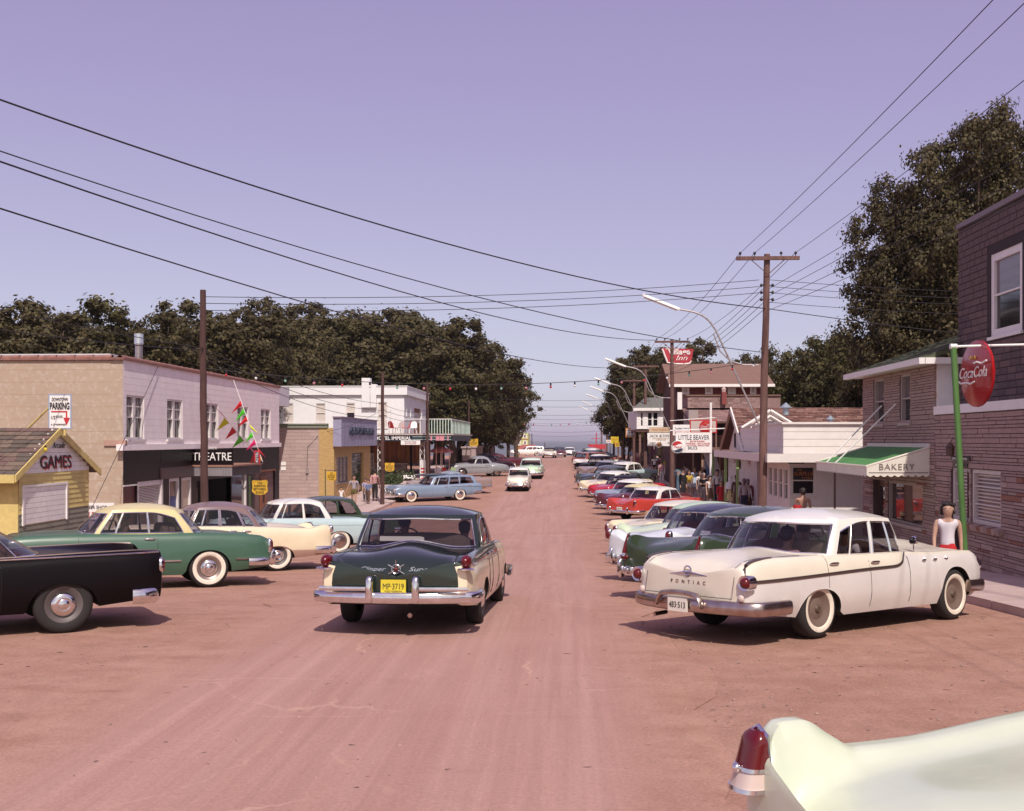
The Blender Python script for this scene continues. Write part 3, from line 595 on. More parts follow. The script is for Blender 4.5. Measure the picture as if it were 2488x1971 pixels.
# pennants
PC = [M('pennant_' + n_, c, .6) for n_, c in (('red', (.55, .01, .02)), ('yellow', (.62, .62, .01)), ('green', (.07, .50, .02)), ('magenta', (.55, .01, .12)), ('orange', (.62, .26, .01)))]
end = Vector((xo - .1, 41.5, zc1 + .05)); topB = Vector((TT + .1, onT(TT, 561, 930)[0], ztop - .02)); topA = Vector((onY(36.2, 500, 962)[0], 36.2, onY(36.2, 500, 962)[1]))
for nm, tp, cols, lb in (('pennant_string', topB, (0, 2, 0, 1, 2, 3, 0, 4), 'string of bright pennants hanging from the theatre roof to its canopy'), ('pennant_string', topA, (0, 1, 0, 2, 3, 0), 'string of bright pennants slanting past the theatre upper windows')):
    t = thing(nm, lb, 'pennants', tuple(end), 0, None, True); m = MB(); m.tube([tp + (end - tp) * k / 6 for k in range(7)], .012, 4); m.build('cord', SIGNW, t)
    for k, c_ in enumerate(cols):
        p = tp + (end - tp) * (.20 + .76 * (k + .5) / len(cols) if tp is topB else .10 + .80 * (k + .5) / len(cols)); q = tp + (end - tp) * (.20 + .76 * (k + 1.15) / len(cols) if tp is topB else .10 + .80 * (k + 1.1) / len(cols)); rs = random.Random(k * 5 + len(cols)); sd = -1 if rs.random() < .6 else 1
        tipp = (p + q) / 2 + Vector((sd * rs.uniform(.26, .40), -rs.uniform(0, .12), -rs.uniform(.30, .46))); m = MB(); mid = (Vector(p) + Vector(q)) / 2 + Vector((sd * .06, -.07, -.05)); nn = Vector((0, .006, 0))
        m.face([p, q, mid]); m.face([p, mid, tipp]); m.face([mid, q, tipp]); m.build('pennant', PC[c_], t)

# --- liquor store
BT, BY0, BY1 = -12.8, 60.5, 72.0; zg = gz(60)
bk = thing('brick_store', 'single storey shop with concrete block side and yellow brick front under a lilac sign', 'building', (-14.5, 66, zg), 0, None, True)
ft = F('T', BT, 1); fy = F('Y', BY0); ztop = 3.12; zb_ = zg - .2
YBR = bpy.data.materials.new('yellow_brick'); YBR.use_nodes = True; n = YBR.node_tree.nodes; l = YBR.node_tree.links; b = n['Principled BSDF']; b.inputs['Roughness'].default_value = .9; br = n.new('ShaderNodeTexBrick'); br.inputs['Scale'].default_value = 1.0; br.inputs['Brick Width'].default_value = .22; br.inputs['Row Height'].default_value = .075; br.inputs['Mortar Size'].default_value = .008
br.inputs['Color1'].default_value = (.52, .33, .11, 1); br.inputs['Color2'].default_value = (.44, .27, .09, 1); br.inputs['Mortar'].default_value = (.40, .30, .20, 1); tc = n.new('ShaderNodeTexCoord'); cx_ = n.new('ShaderNodeSeparateXYZ'); ad = n.new('ShaderNodeMath'); cb = n.new('ShaderNodeCombineXYZ'); l.new(tc.outputs['Object'], cx_.inputs[0]); l.new(cx_.outputs[0], ad.inputs[0]); l.new(cx_.outputs[1], ad.inputs[1]); l.new(ad.outputs[0], cb.inputs[0]); l.new(cx_.outputs[2], cb.inputs[1]); l.new(cb.outputs[0], br.inputs['Vector']); l.new(br.outputs['Color'], b.inputs['Base Color'])
ws = [ft.rect(818, 845, 1110, 1172), ft.rect(855, 883, 1100, 1190), ft.rect(900, 909, 1102, 1155)]; ws[1] = (ws[1][0], ws[1][1], zg + .15, ws[1][3])
wall(bk, 'front_wall', ft, BY0, BY1, zb_, ztop, ws, YBR); xq = onY(BY0, 775, 1100)[0]; BLKJ = M('block_mortar', (.48, .38, .36), .95); m = MB(); fy.quad(m, -20, xq, zb_, ztop); m.build('block_wall', BLKJ, bk); m = MB(); fy.quad(m, xq, BT, zb_, ztop, .02); m.build('quoin_wall', YBR, bk); shell(bk, 'rear_wall', BLKJ, -26, BT, BY0, BY1, zb_, ztop, 'nr')
blk = [M('block_%d' % k, c, .95, var=.07, scale=7, bump=.2, bscale=40) for k, c in enumerate(((.42, .31, .29), (.45, .335, .31), (.40, .295, .28)))]
rows_of(bk, fy, xq - 3.4, xq, zg + .12, ztop - .12, .205, .42, blk, gap=.018, d=.012, name='block', limit=300, seed=3, depth=.03)
window(bk, ft, ws[0], 3, 4, M('steel_frame', (.25, .20, .19), .6), pane=M('block_glass', (.30, .26, .24), .25), fr=.06, mun=.02); window(bk, ft, ws[2], 1, 3, M('steel_frame', (.25, .20, .19), .6), pane=PANE, fr=.05)
h = ws[1]; m = MB(); ft.quad(m, *h, -.13); d_ = m.build('door', M('door_green', (.14, .15, .11), .5), bk); m = MB(); ft.box(m, h[0] + .2, h[1] - .2, h[2] + .3, h[3] - .75, -.125, -.11); m.build('door_pane', PANE, d_)
for i in range(5):
    for j in range(3): w5 = (h[1] - h[0] - .3) / 5; m = MB(); ft.box(m, h[0] + .15 + i * w5 + .02, h[0] + .15 + (i + 1) * w5 - .02, h[3] - .62 + j * .19, h[3] - .62 + j * .19 + .15, -.125, -.11); m.build('transom_pane', PANE, d_)
GRC = M('green_cornice', (.20, .22, .17), .7); m = MB(); fy.box(m, -20, BT - .35, ztop, ztop + .18, -.2, .10); m.build('cornice', GRC, bk); m = MB(); fy.box(m, -20, BT - .35, ztop + .18, ztop + .24, -.2, .16); m.build('cornice_lip', GRC, bk)
a0, a1 = BY0 - .15, BY1 + .0; m = MB(); ft.box(m, a0, a1, 2.08, 3.70, -.02, .45); so_ = m.build('sign_fascia', M('lilac_panel', (.30, .28, .40), .5, var=.06), bk)
for k in range(12): y = a0 + (a1 - a0) * (k + .5) / 12; m = MB(); ft.box(m, y - .012, y + .012, 2.1, 3.68, .45, .458); m.build('panel_batten', M('lilac_panel', (.30, .28, .40)), bk)
m = MB(); ft.box(m, a0 - .1, a1 + .1, 3.70, 3.76, -.05, .50); m.build('sign_cap', M('lilac_cap', (.26, .2, .26), .5), bk)
ftext('LIQUOR CONTROL BOARD', bk, F('T', BT + .47, 1), (a0 + a1) / 2 + .4, 2.78, .42, SIGNB, width=8.0, bold=.02, depth=.06)
m = MB(); m.box(BT - 3.4, BT + .05, BY0 - .35, BY0 - .02, zg - .1, zg + .16); m.build('plinth', CONC, bk); m = MB(); m.box(BT + .002, BT + .30, BY0, BY1, zg - .1, zg + .17); m.build('plinth', CONC, bk)
for k in (0, 1): m = MB(); fy.box(m, onY(BY0, 683, 1)[0], onY(BY0, 695, 1)[0], onY(BY0, 690, 1131 + 12 * k)[1], onY(BY0, 690, 1122 + 12 * k)[1], .02, .045); m.build('wall_plate', SIGNW, bk)
m = MB(); m.tube([(onY(BY0, 773, 1)[0], BY0 - .04, onY(BY0, 1, 1060)[1]), (onY(BY0, 748, 1)[0], BY0 - .04, 2.05), (onY(BY0, 746, 1)[0], BY0 - .04, .2)], .012, 5); m.build('service_cable', BLACKP, bk); m = MB(); fy.box(m, onY(BY0, 744, 1)[0], onY(BY0, 750, 1)[0], onY(BY0, 1, 1149)[1], onY(BY0, 1, 1139)[1], .02, .10); m.build('meter_box', M('box_grey', (.3, .25, .25), .6), bk)

# --- hotel
HY0, HT = 82.0, -12.0; zg = gz(82)
ho = thing('hotel', 'white two storey hotel with a railed terrace above wood panelled walls', 'hotel', (-16, 86, zg), 0, None, True)
HW = M('hotel_white', (.76, .74, .74), .7, var=.04, scale=2, bump=.3, bscale=9); fy = F('Y', HY0); ft = F('T', HT, 1); zt_ = 6.10; zd = 2.92
ws = [fy.rect(690, 713, 980, 1028), fy.rect(767, 791, 980, 1027), fy.rect(841, 863, 979, 1026), fy.rect(918, 941, 977, 1040)]
wall(ho, 'upper_wall', fy, -32, HT, zd, zt_ - .2, ws, HW); wt = [ft.rect(1006, 1022, 993, 1052)]; wt = [(wt[0][0], wt[0][1], zd + .02, wt[0][3])]; wall(ho, 'end_wall', ft, HY0, 95, zd, zt_ - .2, wt, HW); shell(ho, 'rear_wall', HW, -32, HT, HY0, 95, zd, zt_ - .2, 'nr')
for i, w_ in enumerate(ws): window(ho, fy, w_, 1, 2, TRIM, pane=[CURTAIN if i != 2 else PANE, CURTAIN], fr=.07, rec=.12)
m = MB(); ft.quad(m, *wt[0], -.08); d_ = m.build('door', WOODR, ho); m = MB(); ft.box(m, wt[0][0] + .35, wt[0][1] - .35, wt[0][2] + .9, wt[0][3] - .35, -.075, -.06); m.build('door_pane', CURTAIN, d_)
for k in range(5): y = HY0 + 1.0 + k * 2.2; m = MB(); ft.box(m, y, y + .22, 4.2, zt_ - .25, .003, .07) if not (wt[0][0] - .3 < y < wt[0][1]) else None; m.v and m.build('wall_rib', HW, ho)
m = MB(); fy.box(m, -32, HT + .25, zt_ - .25, zt_ + .38, -.1, .22); m.build('parapet', HW, ho); m = MB(); ft.box(m, HY0 - .222, 95.2, zt_ - .25, zt_ + .379, -.2, .252); m.build('parapet', HW, ho); m = MB(); m.box(-32, HT + .3, HY0 - .27, 95.3, zt_ + .38, zt_ + .44); m.build('roof', HW, ho)
for (p0, p1, y1) in ((880, 900, 919), (901, 915, 934)): x0, z1 = onY(HY0 - .1, p0, y1); x1 = onY(HY0 - .1, p1, y1)[0]; m = MB(); m.box(x0, x1, HY0 - .32, HY0 + .4, 4.9, z1); m.build('chimney', HW, ho)
# terrace deck and the ground floor
xd = onY(79.5, 1098, 1060)[0]; NAVB = M('hotel_navy', (.012, .02, .035), .4); fd = F('Y', 79.5)
m = MB(); m.box(-26, xd, 79.55, 96, 2.72, 2.92); m.build('terrace_deck', M('deck_brown', (.20, .13, .11), .8), ho); m = MB(); fd.box(m, -26, xd, 2.36, 2.80, -.05, .0); m.build('fascia', NAVB, ho); m = MB(); m.box(xd - .04, xd + .02, 79.5, 96, 2.36, 2.80); m.build('fascia', NAVB, ho); m = MB(); m.box(-26, xd + .12, 79.4, 96.1, 2.80, 2.90); m.build('deck_edge', M('deck_edge', (.45, .38, .36), .7), ho)
ftext('HOTEL IMPERIAL', ho, fd, (onY(79.5, 912, 1)[0] + onY(79.5, 998, 1)[0]) / 2, 2.455, .27, SIGNW, width=onY(79.5, 998, 1)[0] - onY(79.5, 910, 1)[0], bold=.008)
for z_ in (2.47, 2.66): m = MB(); fd.box(m, onY(79.5, 1002, 1)[0], xd - .05, z_, z_ + .035, .002, .012); m.build('stripe', M('mint_stripe', (.5, .6, .56), .5), ho)
for (p0, p1) in ((1059, 1068), (1069, 1079), (1046, 1050), (1087, 1090)): m = MB(); fd.box(m, onY(79.5, p0, 1)[0], onY(79.5, p1, 1)[0], 2.40, 2.78, .014, .03); m.build('pink_panel', M('neon_pink', (.62, .25, .30), .4), ho)
MINTR = M('mint_rail', (.48, .60, .54), .5)
for k in range(9): x = onY(79.6, 1042, 1)[0] + (xd - .06 - onY(79.6, 1042, 1)[0]) * k / 8; m = MB(); m.box(x - .03, x + .03, 79.6, 79.66, 2.9, 3.95); m.build('rail_post', MINTR, ho)
for k in range(14): y = 80.4 + k * 1.15; m = MB(); m.box(xd - .09, xd - .03, y, y + .06, 2.9, 3.95); m.build('rail_post', MINTR, ho)
m = MB(); m.box(-16, xd - .02, 79.59, 79.67, 3.95, 4.0); m.build('hand_rail', HW, ho); m = MB(); m.box(xd - .10, xd - .02, 79.68, 96, 3.95, 4.0); m.build('hand_rail', HW, ho)
for k in range(20): x = -19 + k * .33; m = MB(); m.box(x, x + .02, 79.61, 79.63, 2.9, 3.95) if x < onY(79.6, 1038, 1)[0] else None; m.v and m.build('baluster', HW, ho)
CED = [M('cedar_%d' % k, c, .6, var=.25, scale=2, stretch=(3, 3, .6)) for k, c in enumerate(((.30, .12, .05), (.36, .16, .06), (.24, .09, .045), (.32, .14, .07)))]
xw0, xw1 = onY(84.5, 905, 1)[0], onY(84.5, 1022, 1)[0]; k = 0; x = xw0
while x < xw1: m = MB(); m.box(x, x + .175, 84.5 - (.012 if k % 2 else 0), 84.6, gz(84) + 1.1, 2.72); m.build('cedar_board', CED[(k * 7) % 4], ho); x += .18; k += 1
for k in range(10): y = 84.7 + k * .6; m = MB(); m.box(xw1 - .05, xw1 + .02, y, y + .57, gz(84), 2.72); m.build('cedar_board', CED[k % 4], ho)
m = MB(); m.box(onY(84.4, 996, 1)[0], onY(84.4, 1001, 1)[0], 84.44, 84.52, gz(84), 2.3); m.build('doorway', DARK, ho)
STN = [M('ledge_stone_%d' % k, c, .9, var=.12, scale=9) for k, c in enumerate(((.36, .27, .26), (.42, .32, .30), (.30, .22, .22)))]
fb = F('Y', 83.6); m = MB(); fb.box(m, xw0, xw1 - 1.0, gz(84) - .2, gz(84) + 1.05, -.6, -.02); m.build('stone_base', M('stone_mortar', (.18, .13, .13), .95), ho); rows_of(ho, fb, xw0, xw1 - 1.0, gz(84) - .1, gz(84) + 1.05, .13, (.25, .6), STN, gap=.02, d=.02, limit=120, depth=.06, jit=.012); m = MB(); fb.box(m, xw0, xw1 - .9, gz(84) + 1.05, gz(84) + 1.13, -.9, .06); m.build('stone_cap', M('cap_pale', (.5, .42, .4), .8), ho)
for px0 in (923, 1026):                               # ornamental iron posts
    x = onY(80.0, px0, 1)[0]; pt_ = MB().tube([(x - .17, 80, gz(80)), (x - .17, 80, 2.72)], .02, 5).tube([(x + .17, 80, gz(80)), (x + .17, 80, 2.72)], .02, 5).build('lattice_post', SIGNW, ho)
    for k in range(5):
        z0_ = gz(80) + .35 + k * .58; m = MB()
        for sg in (1, -1): m.tube([(x + sg * .15 * sin(PI * j / 8), 80, z0_ + .58 * j / 8) for j in range(9)], .022, 5)
        m.build('lattice_scroll', SIGNW, pt_)
for px0 in (1060, 1074, 1092): x = onY(80.0, px0, 1)[0]; MB().tube([(x, 80, gz(80)), (x, 80, 2.72)], .035, 6).build('porch_post', M('post_rust', (.18, .08, .07), .6), ho)
f2 = F('Y', 79.3); r = f2.rect(974, 1021, 1070, 1081); t = board_sign('hanging_sign', 'small white entrance sign hanging under the hotel fascia', f2, r, SIGNW, .04); ftext("Women's Dept.", t, f2, (r[0] + r[1]) / 2, r[2] + .18, .11, SIGNB, width=.9); ftext('ENTRANCE', t, f2, (r[0] + r[1]) / 2, r[2] + .06, .08, SIGNR, width=.8)
f2 = F('Y', 79.0); r = f2.rect(1021, 1034, 1118, 1152); r = (r[0], r[1], gz(79) + .05, r[3]); t = board_sign('menu_board', 'red and white upright board standing by the hotel corner', f2, r, SIGNW, .05)
for k in range(4): m = MB(); f2.box(m, r[0] + .06, r[1] - .06, r[2] + .12 + k * .24, r[2] + .12 + k * .24 + .13, 0, .006); m.build('stripe', SIGNR, t)
# flower bed and lawn verge
gr = thing('flower_bed', 'bed of white flowers along the hotel stone wall', 'flower bed', (-15, 81, gz(81)), 0, None, True); x0_, x1_ = onY(79, 912, 1)[0], onY(79, 1010, 1)[0]
m = MB(); m.box(x0_, x1_, 77.9, 79.0, gz(79) - .2, gz(79) + .12); m.build('kerb', CONC, gr); rs = random.Random(5); lf = MB(); fl = MB()
for k in range(1500):
    c_ = Vector((rs.uniform(x0_, x1_), rs.uniform(77.9, 79), gz(79) + .12 + abs(rs.gauss(.2, .22)))); e = Vector((rs.gauss(0, 1), rs.gauss(0, 1), rs.gauss(0, .6))).normalized() * .07; u = e.cross(Vector((rs.gauss(0, 1), rs.gauss(0, 1), 1))).normalized() * .06
    lf.face([c_ - e, c_ + u, c_ + e, c_ - u])
for k in range(420):
    c_ = Vector((rs.uniform(x0_, x1_), rs.uniform(77.7, 78.6), gz(79) + .25 + rs.uniform(0, .25))); s_ = .05; fl.face([c_ + Vector((-s_, -.02, 0)), c_ + Vector((0, -.02, -s_)), c_ + Vector((s_, -.02, 0)), c_ + Vector((0, .03, s_))])
tag(lf.build('leaves', M('bed_leaf', (.06, .075, .03), .7, var=.4, scale=8), gr), kind='stuff'); tag(fl.build('blossom', SIGNW, gr), kind='stuff')
hd = MB()
for k in range(2600):
    c_ = Vector((rs.uniform(onY(73, 905, 1)[0], onY(73, 960, 1)[0]), rs.uniform(74.3, 77), gz(75) + rs.uniform(0, .75))); e = Vector((rs.gauss(0, 1), rs.gauss(0, 1), rs.gauss(0, 1))).normalized() * .07; u = e.cross(Vector((rs.gauss(0, 1), rs.gauss(0, 1), 1))).normalized() * .05; hd.face([c_ - e, c_ + u, c_ + e, c_ - u])
tag(hd.build('hedge', M('hedge_leaf', (.05, .07, .02), .7, var=.4, scale=6)), 'low clipped hedge between the yellow brick shop and the hotel', 'hedge')
# terrace chairs and parasol
def lawn_chair(c, rot, mat, label, gp):
    t = thing('terrace_chair', label, 'chair', c, rot, gp)
    for nm, pts in (('leg', [(-.25, .22, 0), (-.2, .22, .42)]), ('leg', [(.25, .22, 0), (.2, .22, .42)]), ('leg', [(-.25, -.22, 0), (-.2, -.22, .42)]), ('leg', [(.25, -.22, 0), (.2, -.22, .42)])): MB().tube(pts, .022, 5).build(nm, SIGNW, t)
    P = [[(x, -.24 + .04 * k + (.0 if k < 6 else -.02 * 0), .42) for x in (-.25, 0, .25)] for k in range(0, 12, 3)]; m = MB(); m.box(-.25, .25, -.24, .24, .40, .44); m.build('seat', mat, t)
    m = MB(); m.prism([(-.25, .22, .44), (.25, .22, .44), (.22, .34, .78), (.1, .38, .92), (-.1, .38, .92), (-.22, .34, .78)], (0, .03, 0)); m.build('backrest', mat, t); return t
x = onY(82, 1085, 1)[0]; REDC = M('chair_red', (.50, .03, .03), .4); lawn_chair((x, 82, gz(82)), R(150), REDC, 'red metal chair under the hotel terrace', 'chairs at the hotel'); lawn_chair((onY(82, 1097, 1)[0], 82.4, gz(82)), R(200), M('chair_mint', (.4, .58, .36), .4), 'mint green metal chair under the hotel terrace', 'chairs at the hotel'); lawn_chair((onY(82, 1067, 1)[0], 82, gz(82)), R(30), SIGNW, 'white folding chair under the hotel terrace', 'chairs at the hotel')
for k, px0 in enumerate((955, 969, 985, 1003)): lawn_chair((onY(80.8, px0, 1)[0], 80.9 + .2 * (k % 2), 2.92), R(150 + 70 * k), [REDC, SIGNW][k % 2], ['red chair on the hotel upper terrace farthest from the door', 'white chair between two red ones on the upper terrace', 'red chair between two white ones on the upper terrace', 'white chair on the hotel upper terrace beside the door'][k], 'chairs at the hotel')
pc = onY(81.5, 1071, 1)[0]; t = thing('parasol', 'pink scalloped parasol under the hotel terrace', 'parasol', (pc, 81.5, gz(81.5)), 0); MB().tube([(0, 0, 0), (0, 0, 2.45)], .025, 6).build('pole', SIGNW, t); m = MB(); PN = 16
m.grid([[(r_ * cos(2 * PI * k / PN), r_ * sin(2 * PI * k / PN), 2.5 - .42 * (r_ / .95) ** 1.6 - (.10 if (r_ > .94 and k % 2) else 0)) for k in range(PN)] for r_ in (.01, .3, .6, .85, .95)], close=True); m.build('canopy', M('parasol_pink', (.62, .20, .17), .7), t, True)
# --- stone gate piers, garden wall and far houses on the left
gw = thing('garden_wall', 'low rough stone wall with piers under the trees beyond the hotel', 'wall', (-8.6, 112, gz(112)), 0, None, True)
fw = F('T', -8.4, 1); m = MB(); m.box(-8.9, -8.42, 98, 140, -.8, .75); m.build('wall_core', M('stone_mortar', (.18, .13, .13), .95), gw); rows_of(gw, fw, 98, 140, -.4, .8, .2, (.5, 1.3), STN, gap=.04, d=.03, limit=150, depth=.08, jit=.02, seed=9)
for y in (98, 104, 112, 121, 130): m = MB(); m.box(-9.05, -8.3, y - .4, y + .4, -.7, 1.7); p_ = m.build('pier', STN[0], gw); m = MB(); m.box(-9.15, -8.2, y - .5, y + .5, 1.7, 1.85); m.build('pier_cap', STN[1], p_)
fh = F('Y', 200.0); r = fh.rect(1253, 1283, 1052, 1100); t = thing('lake_hotel', 'pale yellow green three storey hotel down by the lake', 'hotel', ((r[0] + r[1]) / 2, 202, gz(200)), 0, None, True); YG = M('yellow_green', (.50, .52, .24), .7); shell(t, 'wall', YG, r[0], r[1], 200, 212, -6, r[3])
for i in range(2):
    for j in range(3): wd = (r[1] - r[0]) / 2; m = MB(); fh.box(m, r[0] + wd * i + .25, r[0] + wd * (i + 1) - .25, r[3] - .95 - j * 1.15, r[3] - .3 - j * 1.15, 0, .05); w_ = m.build('window', SIGNW, t); m = MB(); fh.box(m, r[0] + wd * i + .4, r[0] + wd * (i + 1) - .4, r[3] - .85 - j * 1.15, r[3] - .4 - j * 1.15, .05, .07); m.build('pane', CLEARP, w_)
for j in range(3): m = MB(); fh.box(m, r[0] - .05, r[1] + .05, r[3] - 1.18 - j * 1.15, r[3] - 1.1 - j * 1.15, 0, .1); m.build('band', M('orange_band', (.5, .2, .06), .7), t)
fh = F('Y', 178.0); r = fh.rect(1252, 1262, 1083, 1105); t = thing('orange_kiosk', 'small orange kiosk beside the crest under the trees', 'kiosk', ((r[0] + r[1]) / 2, 178, gz(178)), 0, None, True); shell(t, 'wall', M('kiosk_orange', (.50, .22, .04), .7), r[0], r[1], 178, 180, -.6, r[3]); m = MB(); m.box(r[0] - .2, r[1] + .2, 177.8, 180.2, r[3], r[3] + .12); m.build('roof', SIGNW, t)
fh = F('Y', 190.0); r = fh.rect(1262, 1300, 1088, 1105); t = thing('red_shed', 'low red roofed lakeside shed left of the road end', 'shed', ((r[0] + r[1]) / 2, 190, gz(190)), 0, None, True); shell(t, 'wall', M('shed_pink', (.42, .25, .22), .7), r[0], r[1], 190, 196, -4, r[3] - .3); m = MB(); m.prism([(r[0] - .2, 189.8, r[3] - .35), (r[1] + .2, 189.8, r[3] - .35), (r[1], 193, r[3] + .4), (r[0], 193, r[3] + .4)], (0, .1, .08)); m.build('roof', M('shed_red', (.36, .10, .08), .7), t)
# ---------------------------------------------------------------- right side of the street
BKT = 9.05; ft = F('T', BKT, -1)
SM = [M('split_stone_%d' % k, c, .92, var=.14, scale=11, bump=.4, bscale=30) for k, c in enumerate(((.36, .245, .215), (.40, .28, .245), (.31, .21, .19), (.365, .25, .22), (.43, .305, .265)))]; SM2 = SM + SM + SM + SM + [M('split_stone_rust', (.27, .12, .085), .92, var=.15, scale=11)]
MORT = M('stone_joint', (.13, .085, .085), .95)
# --- bakery
bk = thing('bakery', 'two storey split stone bakery with a green roof', 'building', (11, 30, gz(30)), 0, None, True); y0, y1 = 27.0, 33.4; zb = gz(33) - .1; ze = 4.44
ws = [ft.rect(2148, 2123, 919, 1030), ft.rect(2212, 2187, 904, 1024), ft.rect(2242, 2158, 1168, 1262), ft.rect(2150, 2122, 1160, 1330)]
ws = [tuple([min(w[0], w[1]), max(w[0], w[1]), w[2], w[3]]) for w in ws]; ws[0] = (ws[0][0], ws[0][1], 2.90, 4.20); ws[1] = (ws[1][0], ws[1][1], 2.90, 4.20); ws[2] = (ws[2][0], ws[2][1], .22, 1.32); ws[3] = (ws[3][0], ws[3][1], gz(32) + .14, 1.32)
wall(bk, 'front_wall', ft, y0, y1, zb, ze, ws, MORT, .2); shell(bk, 'side_wall', MORT, BKT, 17, y0, y1, zb, ze, 'lt')
rows_of(bk, ft, y0, y1, gz(30) + .1, ze, [.055, .07, .085, .12], (.25, .95), SM2, gap=.018, d=.016, limit=300, seed=11, depth=.04, jit=.012, holes=ws)
fn = F('Y', y0); rows_of(bk, fn, BKT, BKT + .55, 3.06, ze, [.085, .105, .12, .145], (.2, .42), [M('quoin_%d' % k, c, .92, var=.12, scale=9) for k, c in enumerate(((.52, .41, .34), (.56, .46, .40), (.50, .32, .20)))], gap=.016, d=.02, limit=60, seed=4, depth=.04, jit=.01)
boards(bk, fn, BKT + .55, 12.5, 3.06, ze, .2, SIGNW)
for w_ in ws[:2]: window(bk, ft, w_, 1, 2, M('bakery_frame', (.42, .34, .32), .6), pane=[PANE, CLEARP], fr=.07, rec=.14)
MIRR = M('shop_glass', (.05, .03, .03), .03, spec=1.0); window(bk, ft, ws[2], 1, 1, M('bakery_frame', (.42, .34, .32), .6), pane=MIRR, fr=.06, rec=.12)
m = MB(); ft.quad(m, *ws[3], -.16); d_ = m.build('door', M('bakery_door', (.12, .06, .05), .5), bk); m = MB(); ft.box(m, ws[3][0] + .15, ws[3][1] - .15, gz(32) + .9, 1.1, -.155, -.14); m.build('door_pane', MIRR, d_)
zr = ze; RG = [M('green_shingle_%d' % k, c, .9, var=.2, scale=12) for k, c in enumerate(((.085, .095, .055), (.105, .11, .07), (.075, .085, .055)))]
m = MB(); m.prism([(BKT - .45, y0 - .35, zr - .02), (BKT - .45, y1 + .35, zr - .02), (13.2, y1 + .35, zr + 1.62), (13.2, y0 - .35, zr + 1.62)], (0, 0, -.10)); m.build('roof_slope', RG[0], bk); m = MB(); m.prism([(13.2, y0 - .35, zr + 1.62), (13.2, y1 + .35, zr + 1.62), (17.4, y1 + .35, zr - .02), (17.4, y0 - .35, zr - .02)], (0, 0, -.10)); m.build('roof_slope', RG[0], bk)
shingles(bk, (BKT - .45, y1 + .35, zr - .018), (0, -(y1 - y0 + .7), 0), (13.2 - BKT + .45, 0, 1.64), 0, 16, 0, RG, 6, 300, tile=.32)
m = MB(); m.prism([(BKT, y0, zr - .1), (17, y0, zr - .1), (13.2, y0, zr + 1.5)], (0, .05, 0)); m.build('gable', SIGNW, bk)
m = MB(); m.box(BKT - .50, BKT - .36, y0 - .36, y1 + .36, zr - .16, zr - .01); m.build('gutter', SIGNW, bk); m = MB(); m.box(BKT - .36, 14, y0 - .40, y0 - .30, zr - .16, zr - .01); m.build('gutter', SIGNW, bk); m = MB(); m.box(BKT - .36, BKT + .04, y0 - .30, y1 + .34, zr - .13, zr - .09); m.build('soffit', TRIM, bk)
# awning
aw = thing('awning', 'green topped white canvas awning lettered BAKERY on the stone front', 'awning', (8.3, 30, 1.6), 0, None, True); ay0, ay1 = 27.35, 32.7; xo = 7.5; zw, zo, zv = 2.27, 1.80, 1.58
GA = M('awning_green', (.075, .24, .065), .85, var=.12, scale=3); WA = M('awning_white', (.72, .66, .58), .85, var=.06, scale=3)
m = MB(); m.grid([[(BKT - .02 + (xo - BKT) * f, y, zw + (zo - zw) * f - .03 * sin(PI * f)) for y in [ay0 + (ay1 - ay0) * k / 8 for k in range(9)]] for f in [k / 6 for k in range(7)]]); m.build('top_cloth', GA, aw, True)
def valance(p, q, zt, nsc):
    P = []
    for k in range(nsc * 6 + 1):
        f = k / (nsc * 6); b_ = Vector(p) + (Vector(q) - Vector(p)) * f; P.append([(b_.x, b_.y, zt(f)), (b_.x, b_.y, zv + .0 - .045 * abs(sin(PI * f * nsc)))])
    return P
m = MB(); m.grid(valance((xo, ay0, 0), (xo, ay1, 0), lambda f: zo, 18)); m.build('front_valance', WA, aw)
m = MB(); m.grid(valance((BKT - .02, ay0, 0), (xo, ay0, 0), lambda f: zw + (zo - zw) * f, 9)); m.build('end_cloth', WA, aw); m = MB(); m.grid(valance((BKT - .02, ay1, 0), (xo, ay1, 0), lambda f: zw + (zo - zw) * f, 9)); m.build('end_cloth', WA, aw)
m = MB(); m.tube([(BKT - .02, ay0, zw), (xo, ay0, zo), (xo, ay1, zo), (BKT - .02, ay1, zw)], .028, 6); m.build('frame', WA, aw); m = MB(); m.box(BKT - .06, BKT - .005, ay0 - .03, ay1 + .03, zw - .01, zw + .09); m.build('head_board', WA, aw)
m = MB(); m.box(xo + .05, BKT - .05, ay0 - .006, ay0 - .002, zv + .05, zv + .065); m.build('stripe', SIGNK, aw)
text('BAKERY', 'lettering', aw, ((xo + BKT) / 2 - .05, ay0 - .012, zv + .13), (1, 0, 0), (0, 0, 1), .16, M('stencil_grey', (.20, .17, .14), .7), width=.86, space=1.15)
for (ya, yb) in ((ay1 - 1.2, onT(BKT, 2145, 977)[0]), (ay1 - 2.2, onT(BKT, 2179, 974)[0])): m = MB(); m.tube([(xo, ya, zo), (BKT - .03, yb, 3.42)], .022, 6); m.build('stay_rod', SIGNW, aw)
